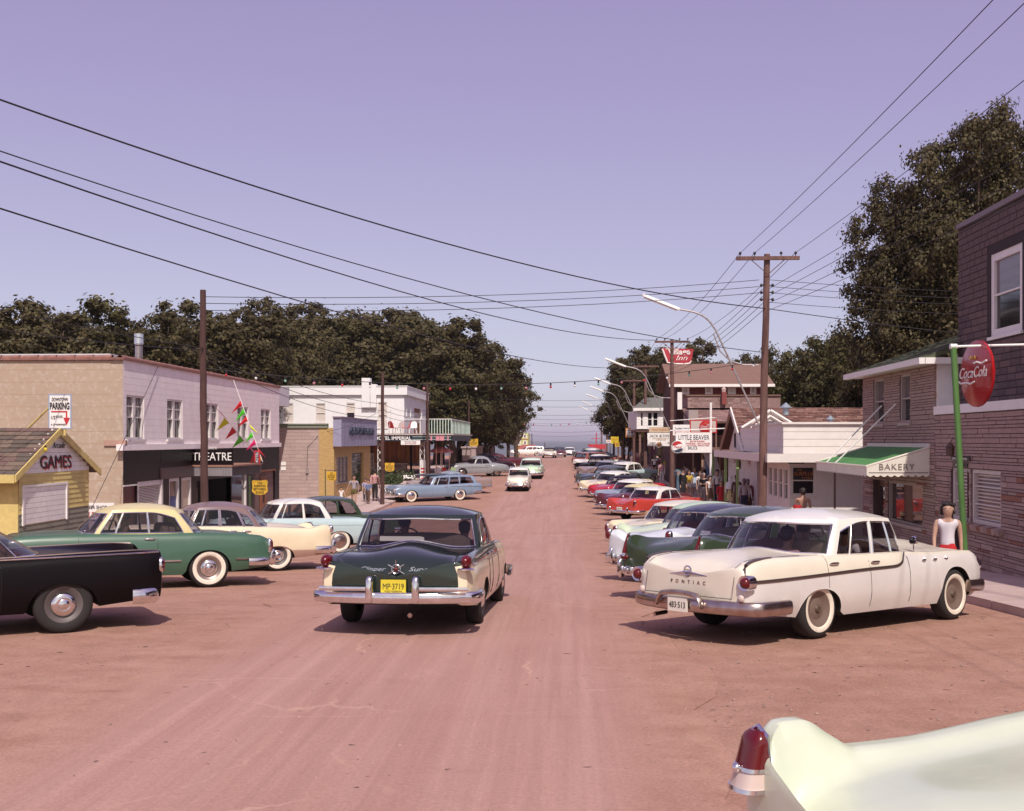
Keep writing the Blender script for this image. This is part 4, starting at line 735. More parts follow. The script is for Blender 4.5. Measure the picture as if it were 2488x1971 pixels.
# --- dark brick faced building nearest on the right
nb = thing('dark_brick_building', 'building with dark brick patterned upper storey over split stone ground floor', 'building', (11, 20, gz(20)), 0, None, True); ny0, ny1 = 6.0, 26.98; tu = 9.6; fu = F('T', tu, -1); ztop = 7.55
wl = [tuple(sorted(ft.rect(2356, 2314, 1142, 1262)[:2])) + (.70, 1.86), tuple(sorted(ft.rect(2416, 2362, 1142, 1262)[:2])) + (.70, 1.86)]
wl[0] = (wl[0][0], wl[0][1], .62, 1.80); wl[1] = (wl[0][0] - 1.75, wl[0][0] - .12, .62, 1.80)
dr = (24.9, 25.9, gz(25) + .13, 1.75)
wall(nb, 'ground_wall', ft, ny0, ny1, -1, 3.06, wl + [dr], MORT, .2); rows_of(nb, ft, 18.5, ny1, gz(24) + .1, 3.04, [.055, .07, .085, .12], (.28, 1.05), SM2, gap=.018, d=.016, limit=300, seed=21, depth=.04, jit=.012, holes=wl + [dr]); m = MB(); ft.quad(m, *dr, -.15); m.build('door', M('stone_door', (.10, .06, .06), .5), nb)
for w_ in wl: window(nb, ft, w_, 1, 1, M('bay_frame', (.60, .53, .50), .6), pane=M('blind_glass', (.20, .10, .09), .1), fr=.08, rec=.13, blind=1, sill=False)
for w_ in wl:
    w = [None]; 
    for zz in (.36, .69): m = MB(); z_ = w_[2] + (w_[3] - w_[2]) * zz; ft.box(m, w_[0] + .08, w_[1] - .08, z_ - .015, z_ + .015, -.09, -.05); m.build('glazing_bar', M('bay_frame', (.60, .53, .50), .6), nb)
for k in range(16): y = wl[1][0] - .1 + k * .2; piece('sill_brick', nb, (BKT - .05, y, .55), (.18, .175, .11), [SM[k % 3], SM[4], SM2[-1]][k % 3], (0, R(-12), 0))
wu = [(18.2, 22.7, 4.35, 6.35)]
wall(nb, 'upper_wall', fu, ny0, ny1, 3.06, ztop, [(23.3, 25.0, 4.75, 6.6)], M('brick_felt', (.042, .03, .032), .95), .12); shell(nb, 'side_wall', M('brick_felt', (.042, .03, .032), .95), tu, 16, ny0, ny1, 3.06, ztop, 'l')
BF = [M('felt_brick_%d' % k, c, .95, var=.2, scale=14) for k, c in enumerate(((.125, .085, .085), (.105, .072, .075), (.145, .095, .092)))]
rows_of(nb, fu, 18.5, ny1, 3.10, ztop - .05, .155, (.30, .62), BF, gap=.022, d=.012, name='brick', limit=300, seed=31, depth=.025, holes=[(23.15, 25.15, 4.6, 6.75)])
window(nb, fu, (23.3, 25.0, 4.75, 6.6), 1, 2, SIGNW, pane=[PANE, CLEARP], fr=.16, rec=.10); m = MB(); fu.box(m, ny0, ny1 + .02, ztop, ztop + .12, -.3, .06); m.build('parapet_cap', M('coping_grey', (.22, .18, .2), .7), nb)
m = MB(); m.box(BKT - .05, tu + .02, ny0, ny1 - .0, 3.06, 3.26); m.build('ledge_flashing', SIGNW, nb); m = MB(); fu.box(m, ny1 - .02, ny1 + .10, 3.26, 4.40, -.1, .52); m.build('corner_flashing', SIGNW, nb)
lp = thing('wall_lantern', 'dark metal lantern on the split stone wall by the green pole', 'lantern', (BKT - .15, 25.4, 2.2), 0, None, True); m = MB(); m.tube([(BKT, 25.4, 2.42), (BKT - .14, 25.4, 2.50), (BKT - .2, 25.4, 2.38)], .012, 5); m.build('bracket', BLACKP, lp); m = MB(); m.lathe([(.02, .14), (.13, .03), (.10, .02), (.09, -.16), (0, -.18)], (BKT - .2, 25.4, 2.25), 'z', 8); m.build('lamp_housing', M('lantern_brown', (.10, .05, .04), .5), lp)
fs = F('T', BKT - .06, -1); t = board_sign('name_plates', 'two small dark name plates hanging on the split stone wall', fs, (24.6, 25.75, 1.98, 2.07), SIGNK, .02); ftext('JAMES A. GRAHAM, M.D.', t, fs, 25.17, 2.0, .05, SIGNW, width=.95); m = MB(); fs.box(m, 24.75, 25.6, 1.84, 1.92, -.02, 0); m.build('panel', SIGNK, t); ftext('DENTIST', t, fs, 25.2, 1.855, .05, SIGNW, width=.5)
# --- green sign pole with the round drinks sign
gp = thing('sign_pole', 'leaning green steel pole with a sign arm on the right pavement', 'pole', (7.25, 20.1, gz(20)), 0, None, True); m = MB(); m.tube([(7.30, 20.1, gz(20)), (7.06, 20.1, 4.12)], .055, 12); m.build('post', M('pole_green', (.085, .19, .05), .5, var=.1), gp, True); m = MB(); m.tube([(7.04, 20.1, 4.14), (9.6, 20.1, 4.20)], .022, 8); m.build('sign_arm', SIGNW, gp, True); m = MB(); m.tube([(7.0, 20.1, 4.14), (7.12, 20.1, 4.14)], .05, 8); m.build('end_cap', SIGNW, gp)
cxy = onY(20.25, 2374, 910); soda_disc('drinks_sign', 'large round red drinks sign hanging from the green pole arm', (cxy[0], 20.3, 3.66), (-.995, -.10, 0), .61)
# --- surplus store
su = thing('surplus_store', 'white boarded surplus store with a flat canopy and parapet', 'shop', (10, 40, gz(40)), 0, None, True); zg = gz(40)
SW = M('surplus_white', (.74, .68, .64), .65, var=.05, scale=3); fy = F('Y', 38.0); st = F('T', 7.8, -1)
wn = fy.rect(1923, 1981, 1132, 1192); wn = (wn[0], wn[1], .55, 1.55); wall(su, 'front_wall', fy, 7.8, 18, zg - .3, 1.9, [wn], SW); boards(su, fy, 7.86, 18, zg + .1, 1.72, .235, SW, [(wn[0] - .08, wn[1] + .08, wn[2] - .12, wn[3] + .08)], lap=.02)
window(su, fy, wn, 1, 2, SW, pane=PANE, fr=.06)
m = MB(); fy.box(m, wn[0] + .07, wn[1] - .07, wn[2] + .55, wn[3] - .07, -.075, -.06); m.build('window_board', SIGNK, su); OR = M('sign_orange', (.55, .20, .04), .5)
ftext('THE', su, fy, wn[0] + .28, wn[3] - .17, .07, OR, width=.16, d=-.05, shear=.3); ftext('SURPLUS', su, fy, (wn[0] + wn[1]) / 2, wn[3] - .33, .14, OR, width=.68, d=-.05, shear=.35); ftext('STORE', su, fy, wn[1] - .27, wn[3] - .45, .075, OR, width=.34, d=-.05)
m = MB(); fy.box(m, wn[0] - .12, wn[0] + .42, 1.63, 1.74, .02, .05); m.build('arrow_plate', SIGNK, su); ftext('WOODWARD', su, fy, wn[0] + .13, 1.655, .06, SIGNW, width=.42, d=.058)
sw_ = [(38.35 + k * .95, 38.35 + k * .95 + .72, .35, 1.45) for k in range(4)]; wall(su, 'street_wall', st, 38, 42.3, zg - .3, 1.9, sw_, SW)
for w_ in sw_: window(su, st, w_, 1, 2, SW, pane=[PANE, CLEARP], fr=.05, sill=False)
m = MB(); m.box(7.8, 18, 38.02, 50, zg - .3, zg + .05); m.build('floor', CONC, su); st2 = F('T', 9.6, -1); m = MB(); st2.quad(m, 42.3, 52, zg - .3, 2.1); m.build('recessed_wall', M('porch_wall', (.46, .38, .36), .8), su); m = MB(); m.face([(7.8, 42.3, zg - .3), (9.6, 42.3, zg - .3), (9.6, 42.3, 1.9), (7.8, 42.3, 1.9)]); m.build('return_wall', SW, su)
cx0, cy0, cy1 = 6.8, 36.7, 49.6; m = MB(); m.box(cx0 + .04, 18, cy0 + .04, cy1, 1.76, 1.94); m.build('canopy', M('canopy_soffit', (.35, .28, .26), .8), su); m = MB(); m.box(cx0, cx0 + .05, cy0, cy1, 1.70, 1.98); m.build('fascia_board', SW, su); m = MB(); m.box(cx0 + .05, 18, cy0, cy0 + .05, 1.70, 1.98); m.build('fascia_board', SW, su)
pf = F('Y', 37.3); pt2 = F('T', 7.45, -1); boards(su, pf, 7.45, 18, 1.98, 2.98, .25, SW, lap=.015); m = MB(); pf.box(m, 7.45, 18, 1.98, 2.98, -.1, -.005); m.build('parapet', SW, su); m = MB(); pt2.box(m, 37.3, 46.2, 1.98, 2.98, -.1, -.005); m.build('parapet', SW, su); boards(su, pt2, 37.3, 46.2, 1.98, 2.98, .25, SW, lap=.015); m = MB(); m.box(7.38, 18, 37.2, 37.45, 2.98, 3.05); m.build('parapet_cap', SW, su); m = MB(); m.box(7.38, 7.62, 37.45, 46.3, 2.98, 3.048); m.build('parapet_cap', SW, su)
# open A frame lantern above the parapet
yl = 43.0; pk = onY(yl, 1872, 998); lf_ = onY(yl, 1803, 1034); rt_ = (2 * pk[0] - lf_[0], lf_[1])
for (p, q) in ((lf_, pk), (rt_, pk)): m = MB(); m.tube([(p[0], yl, p[1] - .1), (q[0], yl, q[1])], .07, 4); m.build('lantern_rafter', SW, su); m = MB(); m.tube([(p[0] + (.35 if p is lf_ else -.35), yl, p[1] - .1), (q[0], yl, q[1] - .22)], .05, 4); m.build('lantern_rafter', SW, su)
m = MB(); m.box(pk[0] - .32, pk[0] + .32, yl + .05, yl + .2, 2.9, pk[1] - .12); ln = m.build('lantern_panel', SW, su); m = MB(); m.box(pk[0] - .16, pk[0] + .16, yl + .03, yl + .06, pk[1] - .62, pk[1] - .40); m.build('lantern_pane', CLEARP, ln)
m = MB(); m.lathe([(.0, .22), (.26, .0), (.12, .0), (.12, -.3)], (onY(44.5, 1873, 1)[0] + .6, 44.5, 3.75), 'z', 12); m.build('roof_vent', M('vent_blue', (.42, .48, .52), .4, .6), su)
m = MB(); m.lathe([(.0, .18), (.2, .0), (.1, .0), (.1, -.3)], (onY(44.5, 2040, 1)[0], 46.0, 3.30), 'z', 12); m.build('roof_vent', M('vent_blue', (.42, .48, .52), .4, .6), su)
RB = [M('brown_shingle_%d' % k, c, .95, var=.25, scale=10) for k, c in enumerate(((.16, .075, .06), (.21, .105, .085), (.12, .055, .048), (.25, .14, .115)))]
m = MB(); m.prism([(7.40, 45.3, 2.05), (20, 45.3, 2.05), (20, 48.6, 3.86), (7.40, 48.6, 3.86)], (0, 0, -.06)); m.build('roof_slope', RB[2], su); m = MB(); m.prism([(7.40, 48.6, 3.86), (20, 48.6, 3.86), (20, 51.6, 2.05), (7.40, 51.6, 2.05)], (0, 0, -.06)); m.build('roof_slope', RB[2], su)
shingles(su, (7.40, 45.3, 2.055), (12.6, 0, 0), (0, 3.3, 1.81), 0, 24, 0, RB, 8, 300, tile=.30, th=.014)
gf = F('T', 7.72, -1); m = MB(); m.prism([(7.72, 45.7, 2.0), (7.72, 51.2, 2.0), (7.72, 48.6, 3.66)], (.05, 0, 0)); m.build('gable_wall', SW, su)
for (p, q) in ((45.15, 48.6), (51.9, 48.6)): m = MB(); m.prism([(7.37, p, 2.0), (7.37, q, 3.90), (7.37, q, 3.62), (7.37, p + (.25 if p < q else -.25), 1.90)], (.06, 0, 0)); m.build('barge_board', M('barge_brown', (.30, .17, .11), .7) if p > q else SW, su)
for y in (47.2, 49.4): window(su, gf, (y - .25, y + .25, 2.1, 2.75), 1, 1, SW, pane=PANE, fr=.04, rec=.0, sill=False)
# splayed white props under the canopy
for y in (63.6,): m = MB(); m.prism([(8.1, y, 1.74), (8.8, y, 1.74), (9.6, y, zg - .1), (9.2, y, zg - .1)], (0, .12, 0)); m.build('splayed_prop', SW, su)
m = MB(); m.box(8.9, 9.0, 50.6, 59.3, zg - .2, 1.78); m.build('white_panel', SW, su)
soda_disc('drinks_sign', 'small round red drinks sign on the white wall above the crowd', (8.86, 57.0, 1.50), (-1, -.05, 0), .26); soda_disc('drinks_sign', 'round red drinks sign by the dark end of the white wall', (8.86, 52.6, 1.45), (-1, -.05, 0), .24)
m = MB(); m.lathe([(.09, 0), (.10, .25), (.075, .40), (.035, .52), (.035, .60)], (8.8, 55.2, 1.0), 'z', 10); t = m.build('bottle_cutout', M('cola_brown', (.06, .02, .015), .3)); tag(t, 'brown bottle figure on the white porch wall beside the red sign', 'bottle sign')

# --- snack bar and its sign
LB = thing('snack_bar', 'low snack bar with a shingled roof and dark open front', 'shop', (12, 58, gz(58)), 0, None, True); zg = gz(58); BRW = M('snack_brown', (.20, .11, .09), .8, var=.2, scale=3, stretch=(1, 1, 6)); sf = F('T', 9.7, -1)
hs = [(52.6, 54.8, zg + .9, 1.2), (55.1, 57.3, zg + .9, 1.2), (57.6, 60.6, zg + .1, 1.3), (61, 63.6, zg + .9, 1.2)]; wall(LB, 'front_wall', sf, 52, 64.5, zg - .3, 1.75, hs, BRW, .5)
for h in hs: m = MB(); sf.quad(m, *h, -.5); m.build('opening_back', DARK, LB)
for h in hs:
    if h[2] > zg + .5: m = MB(); sf.box(m, h[0] - .1, h[1] + .1, h[2] - .1, h[2], -.1, .35); m.build('counter', M('counter_cream', (.55, .42, .22), .6), LB)
for y in (52.4, 56.2, 60.9): m = MB(); m.box(8.25, 8.37, y, y + .12, zg, 1.75); m.build('porch_post', M('post_lime', (.32, .46, .16), .6), LB)
for k in range(12): y = 52.8 + k; m = MB(); sf.box(m, y, y + .10, zg, 1.72, .004, .03); m.build('wall_batten', M('batten', (.30, .2, .17), .8), LB)
m = MB(); m.box(8.0, 13, 51.9, 64.6, 1.75, 1.92); m.build('porch_roof', BRW, LB); shell(LB, 'side_wall', BRW, 9.7, 16, 52, 64.5, zg - .3, 3.6, 'lt'); za, zb2 = 3.45, 4.42
za, zb2 = 3.52, 4.5; m = MB(); m.prism([(7.3, 64, za), (13, 64, za), (13, 68, zb2), (7.3, 68, zb2)], (0, 0, -.1)); m.build('roof_slope', RB[2], LB); shingles(LB, (7.3, 64, za + .005), (5.5, 0, 0), (0, 4, zb2 - za), 0, 14, 0, [M('grey_shingle_%d' % k, c, .95, var=.2, scale=10) for k, c in enumerate(((.26, .15, .14), (.30, .18, .17), (.22, .13, .12)))], 14, 200, tile=.4)
m = MB(); m.box(7.35, 7.9, 64.3, 67, 1.9, 4.2); m.build('end_post', M('inn_grey', (.35, .28, .27), .8), LB)
fS = F('Y', 58.0); r = fS.rect(1642, 1729, 1051, 1100); t = board_sign('snack_sign', 'white LITTLE BEAVER snack sign with a bottle cap emblem', fS, r, SIGNW, .08); c_ = (r[0] + r[1]) / 2; W_ = r[1] - r[0]; z1 = r[3]; H_ = r[3] - r[2]
ftext('LITTLE BEAVER', t, fS, c_ + .05 * W_ * 0, z1 - .36 * H_, .26, SIGNB, width=W_ * .86); ftext('BEAVER BURGERS', t, fS, c_ + .1 * W_, z1 - .475 * H_, .085, SIGNR, width=W_ * .40); ftext('HAMBURGS - LIGHT LUNCHES', t, fS, c_ + .12 * W_, z1 - .58 * H_, .085, SIGNR, width=W_ * .66); ftext('HOT DOGS - FRENCH FRIES', t, fS, c_ + .12 * W_, z1 - .68 * H_, .085, SIGNR, width=W_ * .62); ftext('BRUCE', t, fS, c_ - .03 * W_, z1 - .84 * H_, .16, SIGNB, width=W_ * .26)
cc = fS.pt(onY(58, 1646, 1)[0], onY(58, 1646, 1086)[1], .06); m = MB(); u, v, nn = disc(m, cc, (0, -1, 0), .32, .06, 36); m.build('cap_disc', SIGNW, t)
for k in range(24): a = 2 * PI * k / 24; m = MB(); m.blob((cc[0] + .325 * cos(a), cc[1] + .02, cc[2] + .325 * sin(a)), (.025, .03, .025), 6, 4); m.build('cap_crimp', SIGNW, t, True)
def capseg(a0, a1, wave, mat):
    m = MB(); P = []; n_ = 16
    for k in range(n_ + 1): x = -.30 + .6 * k / n_; rr = math.sqrt(max(0, .302 ** 2 - x * x)); yw = wave(x); P.append([(cc[0] + x, cc[1] - .008, cc[2] + (rr if a0 > 0 else -rr)), (cc[0] + x, cc[1] - .008, cc[2] + (min(rr, yw) if a0 > 0 else max(-rr, yw)))])
    m.grid(P); m.build('cap_band', mat, t)
capseg(1, 0, lambda x: .12 + .05 * sin(x * 9), SIGNR); capseg(-1, 0, lambda x: -.13 + .05 * sin(x * 9), SIGNB); text('Pepsi', 'lettering', t, (cc[0], cc[1] - .012, cc[2] - .06), (1, 0, 0), (0, 0, 1), .13, SIGNR, width=.44, shear=.35)
m = MB(); m.tube([(onY(58.1, 1727, 1)[0], 58.1, zg), (onY(58.1, 1727, 1)[0], 58.1, onY(58.1, 1, 981)[1])], .065, 8); m.build('mast', SIGNW, t); m = MB(); m.tube([(r[0] - .3, 58.05, r[3] + .1), (r[1] + .9, 58.05, r[3] + .22)], .03, 6); m.build('sign_arm', SIGNW, t); m = MB(); m.tube([(r[0] - .3, 58.05, r[3] + .62), (r[1] + .2, 58.05, r[3] + .78)], .022, 6); m.build('upper_arm', SIGNW, t)
fS = F('Y', 60.5); r = fS.rect(1676, 1742, 1020, 1052); t = board_sign('menu_hoarding', 'striped drinks hoarding with a red disc behind the snack sign', fS, r, M('hoard_grey', (.5, .42, .38), .7), .06, border=(.06, SIGNR)); soda_disc('drinks_sign', 'round red drinks sign on the hoarding above the snack bar', fS.pt(onY(60.5, 1715, 1)[0], onY(60.5, 1715, 1037)[1], .05), (0, -1, 0), .36)
m = MB(); m.box(r[0], r[0] + .08, 60.52, 60.6, 1.9, r[2]); m.build('leg', BRW, t); m = MB(); m.box(r[1] - .08, r[1], 60.52, 60.6, 1.9, r[2]); m.build('leg', BRW, t)
fS = F('Y', 62.5); r = fS.rect(1635, 1678, 1032, 1058); t = board_sign('rooms_sign', 'white sign with red lettering half hidden behind the snack sign', fS, r, SIGNW, .06); ftext("Traveller's Ward", t, fS, (r[0] + r[1]) / 2, r[3] - .28, .13, SIGNB, width=.8); ftext('BOOTH FOR', t, fS, (r[0] + r[1]) / 2, r[3] - .5, .12, SIGNR, width=.8); m = MB(); m.box((r[0] + r[1]) / 2 - .04, (r[0] + r[1]) / 2 + .04, 62.56, 62.64, 1.7, r[2]); m.build('leg', BRW, t)
# --- inn
inn = thing('inn', 'large brown roofed inn with red shingle walls and white trimmed windows', 'inn', (14, 76, gz(76)), 0, None, True); fi = F('Y', 72.0); xl, ze = fi.px(1642, 934); xr = 13.2; RW = M('inn_red', (.16, .045, .04), .85, var=.2, scale=9); RF = M('inn_roof', (.20, .115, .09), .95, var=.08, scale=3, bump=.3, bscale=25)
ws = [fi.rect(1657, 1675, 938, 959), fi.rect(1713, 1732, 938, 959), fi.rect(1768, 1788, 938, 962), fi.rect(1822, 1838, 938, 959)]; ws = [(a, b_, 5.43, 6.02) for a, b_, c, d in ws]
wall(inn, 'upper_wall', fi, xl + .3, xr, 5.3, ze, ws, RW); [window(inn, fi, w_, 2, 2, SIGNW, pane=[CURTAIN, CURTAIN] if i != 2 else SIGNW, fr=.14, rec=.1, mun=.012, sill=False) for i, w_ in enumerate(ws)]; m = MB(); fi.box(m, xl + .3, xr, ze - .22, ze - .08, 0, .05); m.build('frieze', SIGNW, inn)
m = MB(); m.prism([(xl - .5, 71.4, ze - .05), (xr + .5, 71.4, ze - .05), (xr + .5, 76.5, 7.75), (xl - .5, 76.5, 7.75)], (0, 0, -.12)); m.build('roof_slope', RF, inn); m = MB(); m.prism([(xl - .5, 76.5, 7.75), (xr + .5, 76.5, 7.75), (xr + .5, 81.6, ze - .05), (xl - .5, 81.6, ze - .05)], (0, 0, -.12)); m.build('roof_slope', RF, inn)
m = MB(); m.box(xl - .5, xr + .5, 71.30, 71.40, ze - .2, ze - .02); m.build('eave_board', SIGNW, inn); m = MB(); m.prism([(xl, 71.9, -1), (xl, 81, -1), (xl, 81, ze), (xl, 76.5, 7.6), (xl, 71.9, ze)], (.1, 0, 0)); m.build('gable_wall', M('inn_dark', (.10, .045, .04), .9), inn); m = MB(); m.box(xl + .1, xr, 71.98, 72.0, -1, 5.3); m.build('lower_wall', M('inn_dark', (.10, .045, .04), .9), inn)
SHW = [M('wall_shingle_%d' % k, c, .95, var=.2, scale=9) for k, c in enumerate(((.27, .17, .16), (.31, .20, .19), (.23, .14, .13)))]; fl = F('Y', 67.0); m = MB(); fl.box(m, xl + .2, xr, 4.4, 5.12, -3, 0); m.build('annex_wall', SHW[0], inn); shingles(inn, (xl + .2, 66.98, 4.4), (4.5, 0, 0), (0, .01, .74), 0, 6, 0, SHW, 17, 150, tile=.4); m = MB(); m.box(xl + .1, xr, 66.9, 72, 5.12, 5.2); m.build('annex_roof', RF, inn)
m = MB(); m.box(onY(67, 1645, 1)[0], onY(67, 1656, 1)[0], 66.7, 66.9, 4.3, onY(67, 1, 957)[1]); m.build('white_post', SIGNW, inn); m = MB(); m.box(onY(67, 1752, 1)[0], onY(67, 1763, 1)[0], 66.6, 66.9, 4.6, onY(67, 1, 957)[1]); c_ = m.build('chimney', M('chimney_red', (.22, .05, .045), .8), inn); m = MB(); m.lathe([(.12, 0), (.15, .2), (0, .35)], (onY(67, 1757, 1)[0], 66.75, onY(67, 1, 957)[1]), 'z', 8); m.build('chimney_pot', M('pot_pink', (.5, .36, .32), .8), c_)
fS = F('Y', 76.4); P = [fS.px(*q) for q in ((1607, 846), (1685, 848), (1680, 880), (1676, 884), (1619, 880))]; t = thing('roof_sign', 'red Village Inn sign standing on the inn roof ridge', 'sign', (P[0][0] + 1, 76.4, 7.7), 0, None, True); m = MB(); m.prism([fS.pt(a, z, 0) for a, z in P], (0, .12, 0)); m.build('panel', M('inn_sign_red', (.42, .035, .05), .45), t)
a_, z_ = fS.px(1657, 866); ftext('Village', t, fS, fS.px(1650, 1)[0], fS.px(1, 867)[1], .40, SIGNW, width=1.55, bold=.012, d=.02); ftext('Inn', t, fS, fS.px(1655, 1)[0], fS.px(1, 881)[1], .36, SIGNW, width=.8, d=.02, shear=.35); ftext('the', t, fS, fS.px(1623, 1)[0], fS.px(1, 856)[1], .2, SIGNW, width=.34, d=.02)
m = MB(); m.tube([fS.pt(*fS.px(1609, 848), .03), fS.pt(*fS.px(1621, 879), .03)], .06, 5); m.build('sign_edge', SIGNW, t); m = MB(); m.tube([fS.pt(*fS.px(x_, y_), .03) for x_, y_ in ((1620, 881), (1640, 884), (1660, 885), (1676, 883), (1679, 877))], .05, 5); m.build('sign_swash', SIGNW, t)
for x_ in (P[0][0] + .6, P[0][0] + 1.8): m = MB(); m.tube([(x_, 76.5, 7.5), (x_, 76.5, 8.2)], .05, 5); m.build('sign_leg', BLACKP, t)
# --- white upper floor building and the shops beyond
wb = thing('white_shop', 'white boarded shop with an overhanging upper floor and dark windows', 'shop', (8, 88, gz(88)), 0, None, True); fw = F('Y', 85.0); x0, x1 = fw.px(1547, 1)[0], fw.px(1634, 1)[0]; z0, z1 = 3.30, 4.82
ws = [fw.rect(1556, 1563, 1003, 1037), fw.rect(1573, 1585, 1001, 1037), fw.rect(1586, 1599, 1001, 1037), fw.rect(1612, 1622, 1001, 1037)]; ws = [(a, b_, 3.5, 4.6) for a, b_, c, d in ws]; wall(wb, 'upper_wall', fw, x0, x1, z0, z1, ws, SIGNW); boards(wb, fw, x0, x1, z0, z1, .25, SIGNW, [(a - .03, b_ + .03, c - .03, d + .03) for a, b_, c, d in ws]); [window(wb, fw, w_, 1, 2, SIGNW, pane=PANE, fr=.05, sill=False) for w_ in ws]
shell(wb, 'side_wall', SIGNW, x0, x1 + 6, 85, 96, z0, z1, 'nt'); m = MB(); m.prism([(x0 - .3, 84.7, z1), (x1 + 6, 84.7, z1), (x1 + 6, 90, z1 + 1.0), (x0 + 1, 90, z1 + 1.0)], (0, 0, .1)); m.build('roof', M('slate_green', (.14, .14, .12), .9), wb); m = MB(); m.box(x0 - .3, x1 + 6, 84.6, 84.72, z1 - .12, z1 + .1); m.build('eave_board', SIGNW, wb); m = MB(); m.box(x0, x1 + 6, 85.1, 96, z0 - .2, z0 - .01); m.build('floor_slab', BRW, wb)
for x in (x0 + .2, x1 - .4): m = MB(); m.box(x, x + .16, 85.3, 85.46, gz(85), z0 - .2); m.build('post', BRW, wb)
SHOPM = [M('shop_%d' % k, c, .8, var=.15, scale=2) for k, c in enumerate(((.26, .12, .08), (.34, .20, .13), (.18, .10, .09), (.40, .28, .20), (.24, .13, .15)))]
lbls = ['brown refreshment shop under the white upper floor', 'tan souvenir shop with goods hung in its front', 'dark shop beside the dance sign', 'cream shop with a long yellow awning', 'plum shop near the yellow hoarding', 'last brown shop before the crest']
for k in range(6):
    ya = 65 + k * 11.5; yb = ya + 11.2; zg = gz((ya + yb) / 2); sf = F('T', 9.3 + .25 * (k % 2), -1); t = thing('shop', lbls[k], 'shop', (12, (ya + yb) / 2, zg), 0, 'shops along the right pavement', True); hs = [(ya + .6 + j * 2.7, ya + 2.8 + j * 2.7, zg + (.12 if j == 1 else .7), zg + 2.5) for j in range(4)]
    wall(t, 'front_wall', sf, ya, yb, zg - .3, zg + 3.6, hs, SHOPM[k % 5], .4); shell(t, 'side_wall', SHOPM[k % 5], sf.c, 18, ya, yb, zg - .3, zg + 3.6, 'l'); m = MB(); m.box(8.2, sf.c, ya, yb, zg + 2.75, zg + 2.9); m.build('porch_roof', SHOPM[(k + 2) % 5], t)
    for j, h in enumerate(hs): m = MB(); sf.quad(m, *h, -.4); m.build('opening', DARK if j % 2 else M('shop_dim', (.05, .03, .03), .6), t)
    rs = random.Random(k)
    for j in range(7): y = ya + .8 + j * 1.5; m = MB(); m.box(sf.c - .25, sf.c - .12, y, y + rs.uniform(.3, .7), zg + rs.uniform(.9, 1.5), zg + rs.uniform(1.8, 2.4)); m.build('hung_goods', M('goods_%d' % ((k + j) % 6), [(.5, .1, .06), (.55, .4, .06), (.1, .2, .35), (.6, .55, .5), (.4, .15, .2), (.15, .3, .12)][(k + j) % 6], .8), t)
    for j in range(3): y = ya + .5 + j * 4.6; m = MB(); m.box(8.25, 8.36, y, y + .11, zg, zg + 2.75); m.build('porch_post', SHOPM[(k + 1) % 5], t)
def simple_sign(name, label, Y, rect, base, lines, leg=True, border=None):
    f_ = F('Y', Y); r = f_.rect(*rect); t = board_sign(name, label, f_, r, base, .06, border=border); W_ = r[1] - r[0]; H_ = r[3] - r[2]
    for (s_, fx_, fz_, sz_, wf_, mt_, kw) in lines: ftext(s_, t, f_, r[0] + W_ * fx_, r[2] + H_ * fz_, sz_ * H_, mt_, width=W_ * wf_, **kw)
    if leg: m = MB(); m.box(r[1] - .1, r[1] - .02, Y + .07, Y + .14, gz(Y), r[3]); m.build('leg', BRW, t)
    return t, f_, r
GLD = M('gold_letter', (.5, .34, .2), .6)
t, f_, r = simple_sign('refreshment_sign', "white JACK DIN'S refreshment sign with an orange sunburst", 71, (1573, 1642, 1052, 1084), SIGNW, [("JACK & DIN'S", .47, .68, .2, .78, SIGNK, {}), ('REFRESHMENT', .47, .53, .09, .6, GLD, {}), ('CENTRE', .47, .42, .09, .34, GLD, {}), ('GOOD', .17, .16, .14, .22, SIGNK, dict(shear=.4)), ('FOOD', .80, .16, .14, .22, SIGNK, dict(shear=.4))])
cx_, cz_ = f_.px(1601, 1080); m = MB(); disc(m, (cx_, 70.98, cz_), (0, -1, 0), .22, .03, 20); m.build('sun_disc', SIGNW, t); SO = M('sun_orange', (.55, .22, .03), .6); m = MB(); disc(m, (cx_, 70.96, cz_), (0, -1, 0), .08, .03, 16); m.build('sun_centre', SO, t)
for k in range(12): a = 2 * PI * k / 12; m = MB(); m.tube([(cx_ + .09 * cos(a), 70.95, cz_ + .09 * sin(a)), (cx_ + .17 * cos(a), 70.95, cz_ + .17 * sin(a))], .016, 4); m.build('sun_ray', SO, t)
simple_sign('snack_board', 'faded sign with orange script above the white refreshment sign', 71.2, (1577, 1640, 1038, 1051), M('faded_cream', (.55, .42, .30), .7), [('Hoover Foods & Drinks', .5, .35, .42, .8, OR, dict(shear=.35))], False)
simple_sign('marina_sign', 'white sign with an orange border and dark lines among the shops', 92, (1520, 1546, 1040, 1063), SIGNW, [('MASSAGE', .45, .66, .2, .7, SIGNB, {}), ('AIR', .5, .42, .14, .4, SIGNB, {}), ('AND CABINS', .5, .14, .14, .7, SIGNB, {})], True, (.08, OR))
t, f_, r = simple_sign('star_sign', 'green panel with a yellow star beside the white shop', 90, (1551, 1566, 1040, 1062), M('star_green', (.3, .42, .2), .6), []); cx_, cz_ = (r[0] + r[1]) / 2, (r[2] + r[3]) / 2; m = MB(); m.face([f_.pt(cx_ + (.27 if k % 2 == 0 else .11) * sin(PI * k / 5), cz_ + (.27 if k % 2 == 0 else .11) * cos(PI * k / 5), .01) for k in range(10)]); m.build('star', M('star_yellow', (.65, .55, .05), .6), t)
simple_sign('dining_sign', 'black sign with yellow DINING letters over the shop porch', 93, (1543, 1561, 1062, 1075), SIGNK, [('DINING', .5, .25, .5, .9, SIGNY, {})], False)
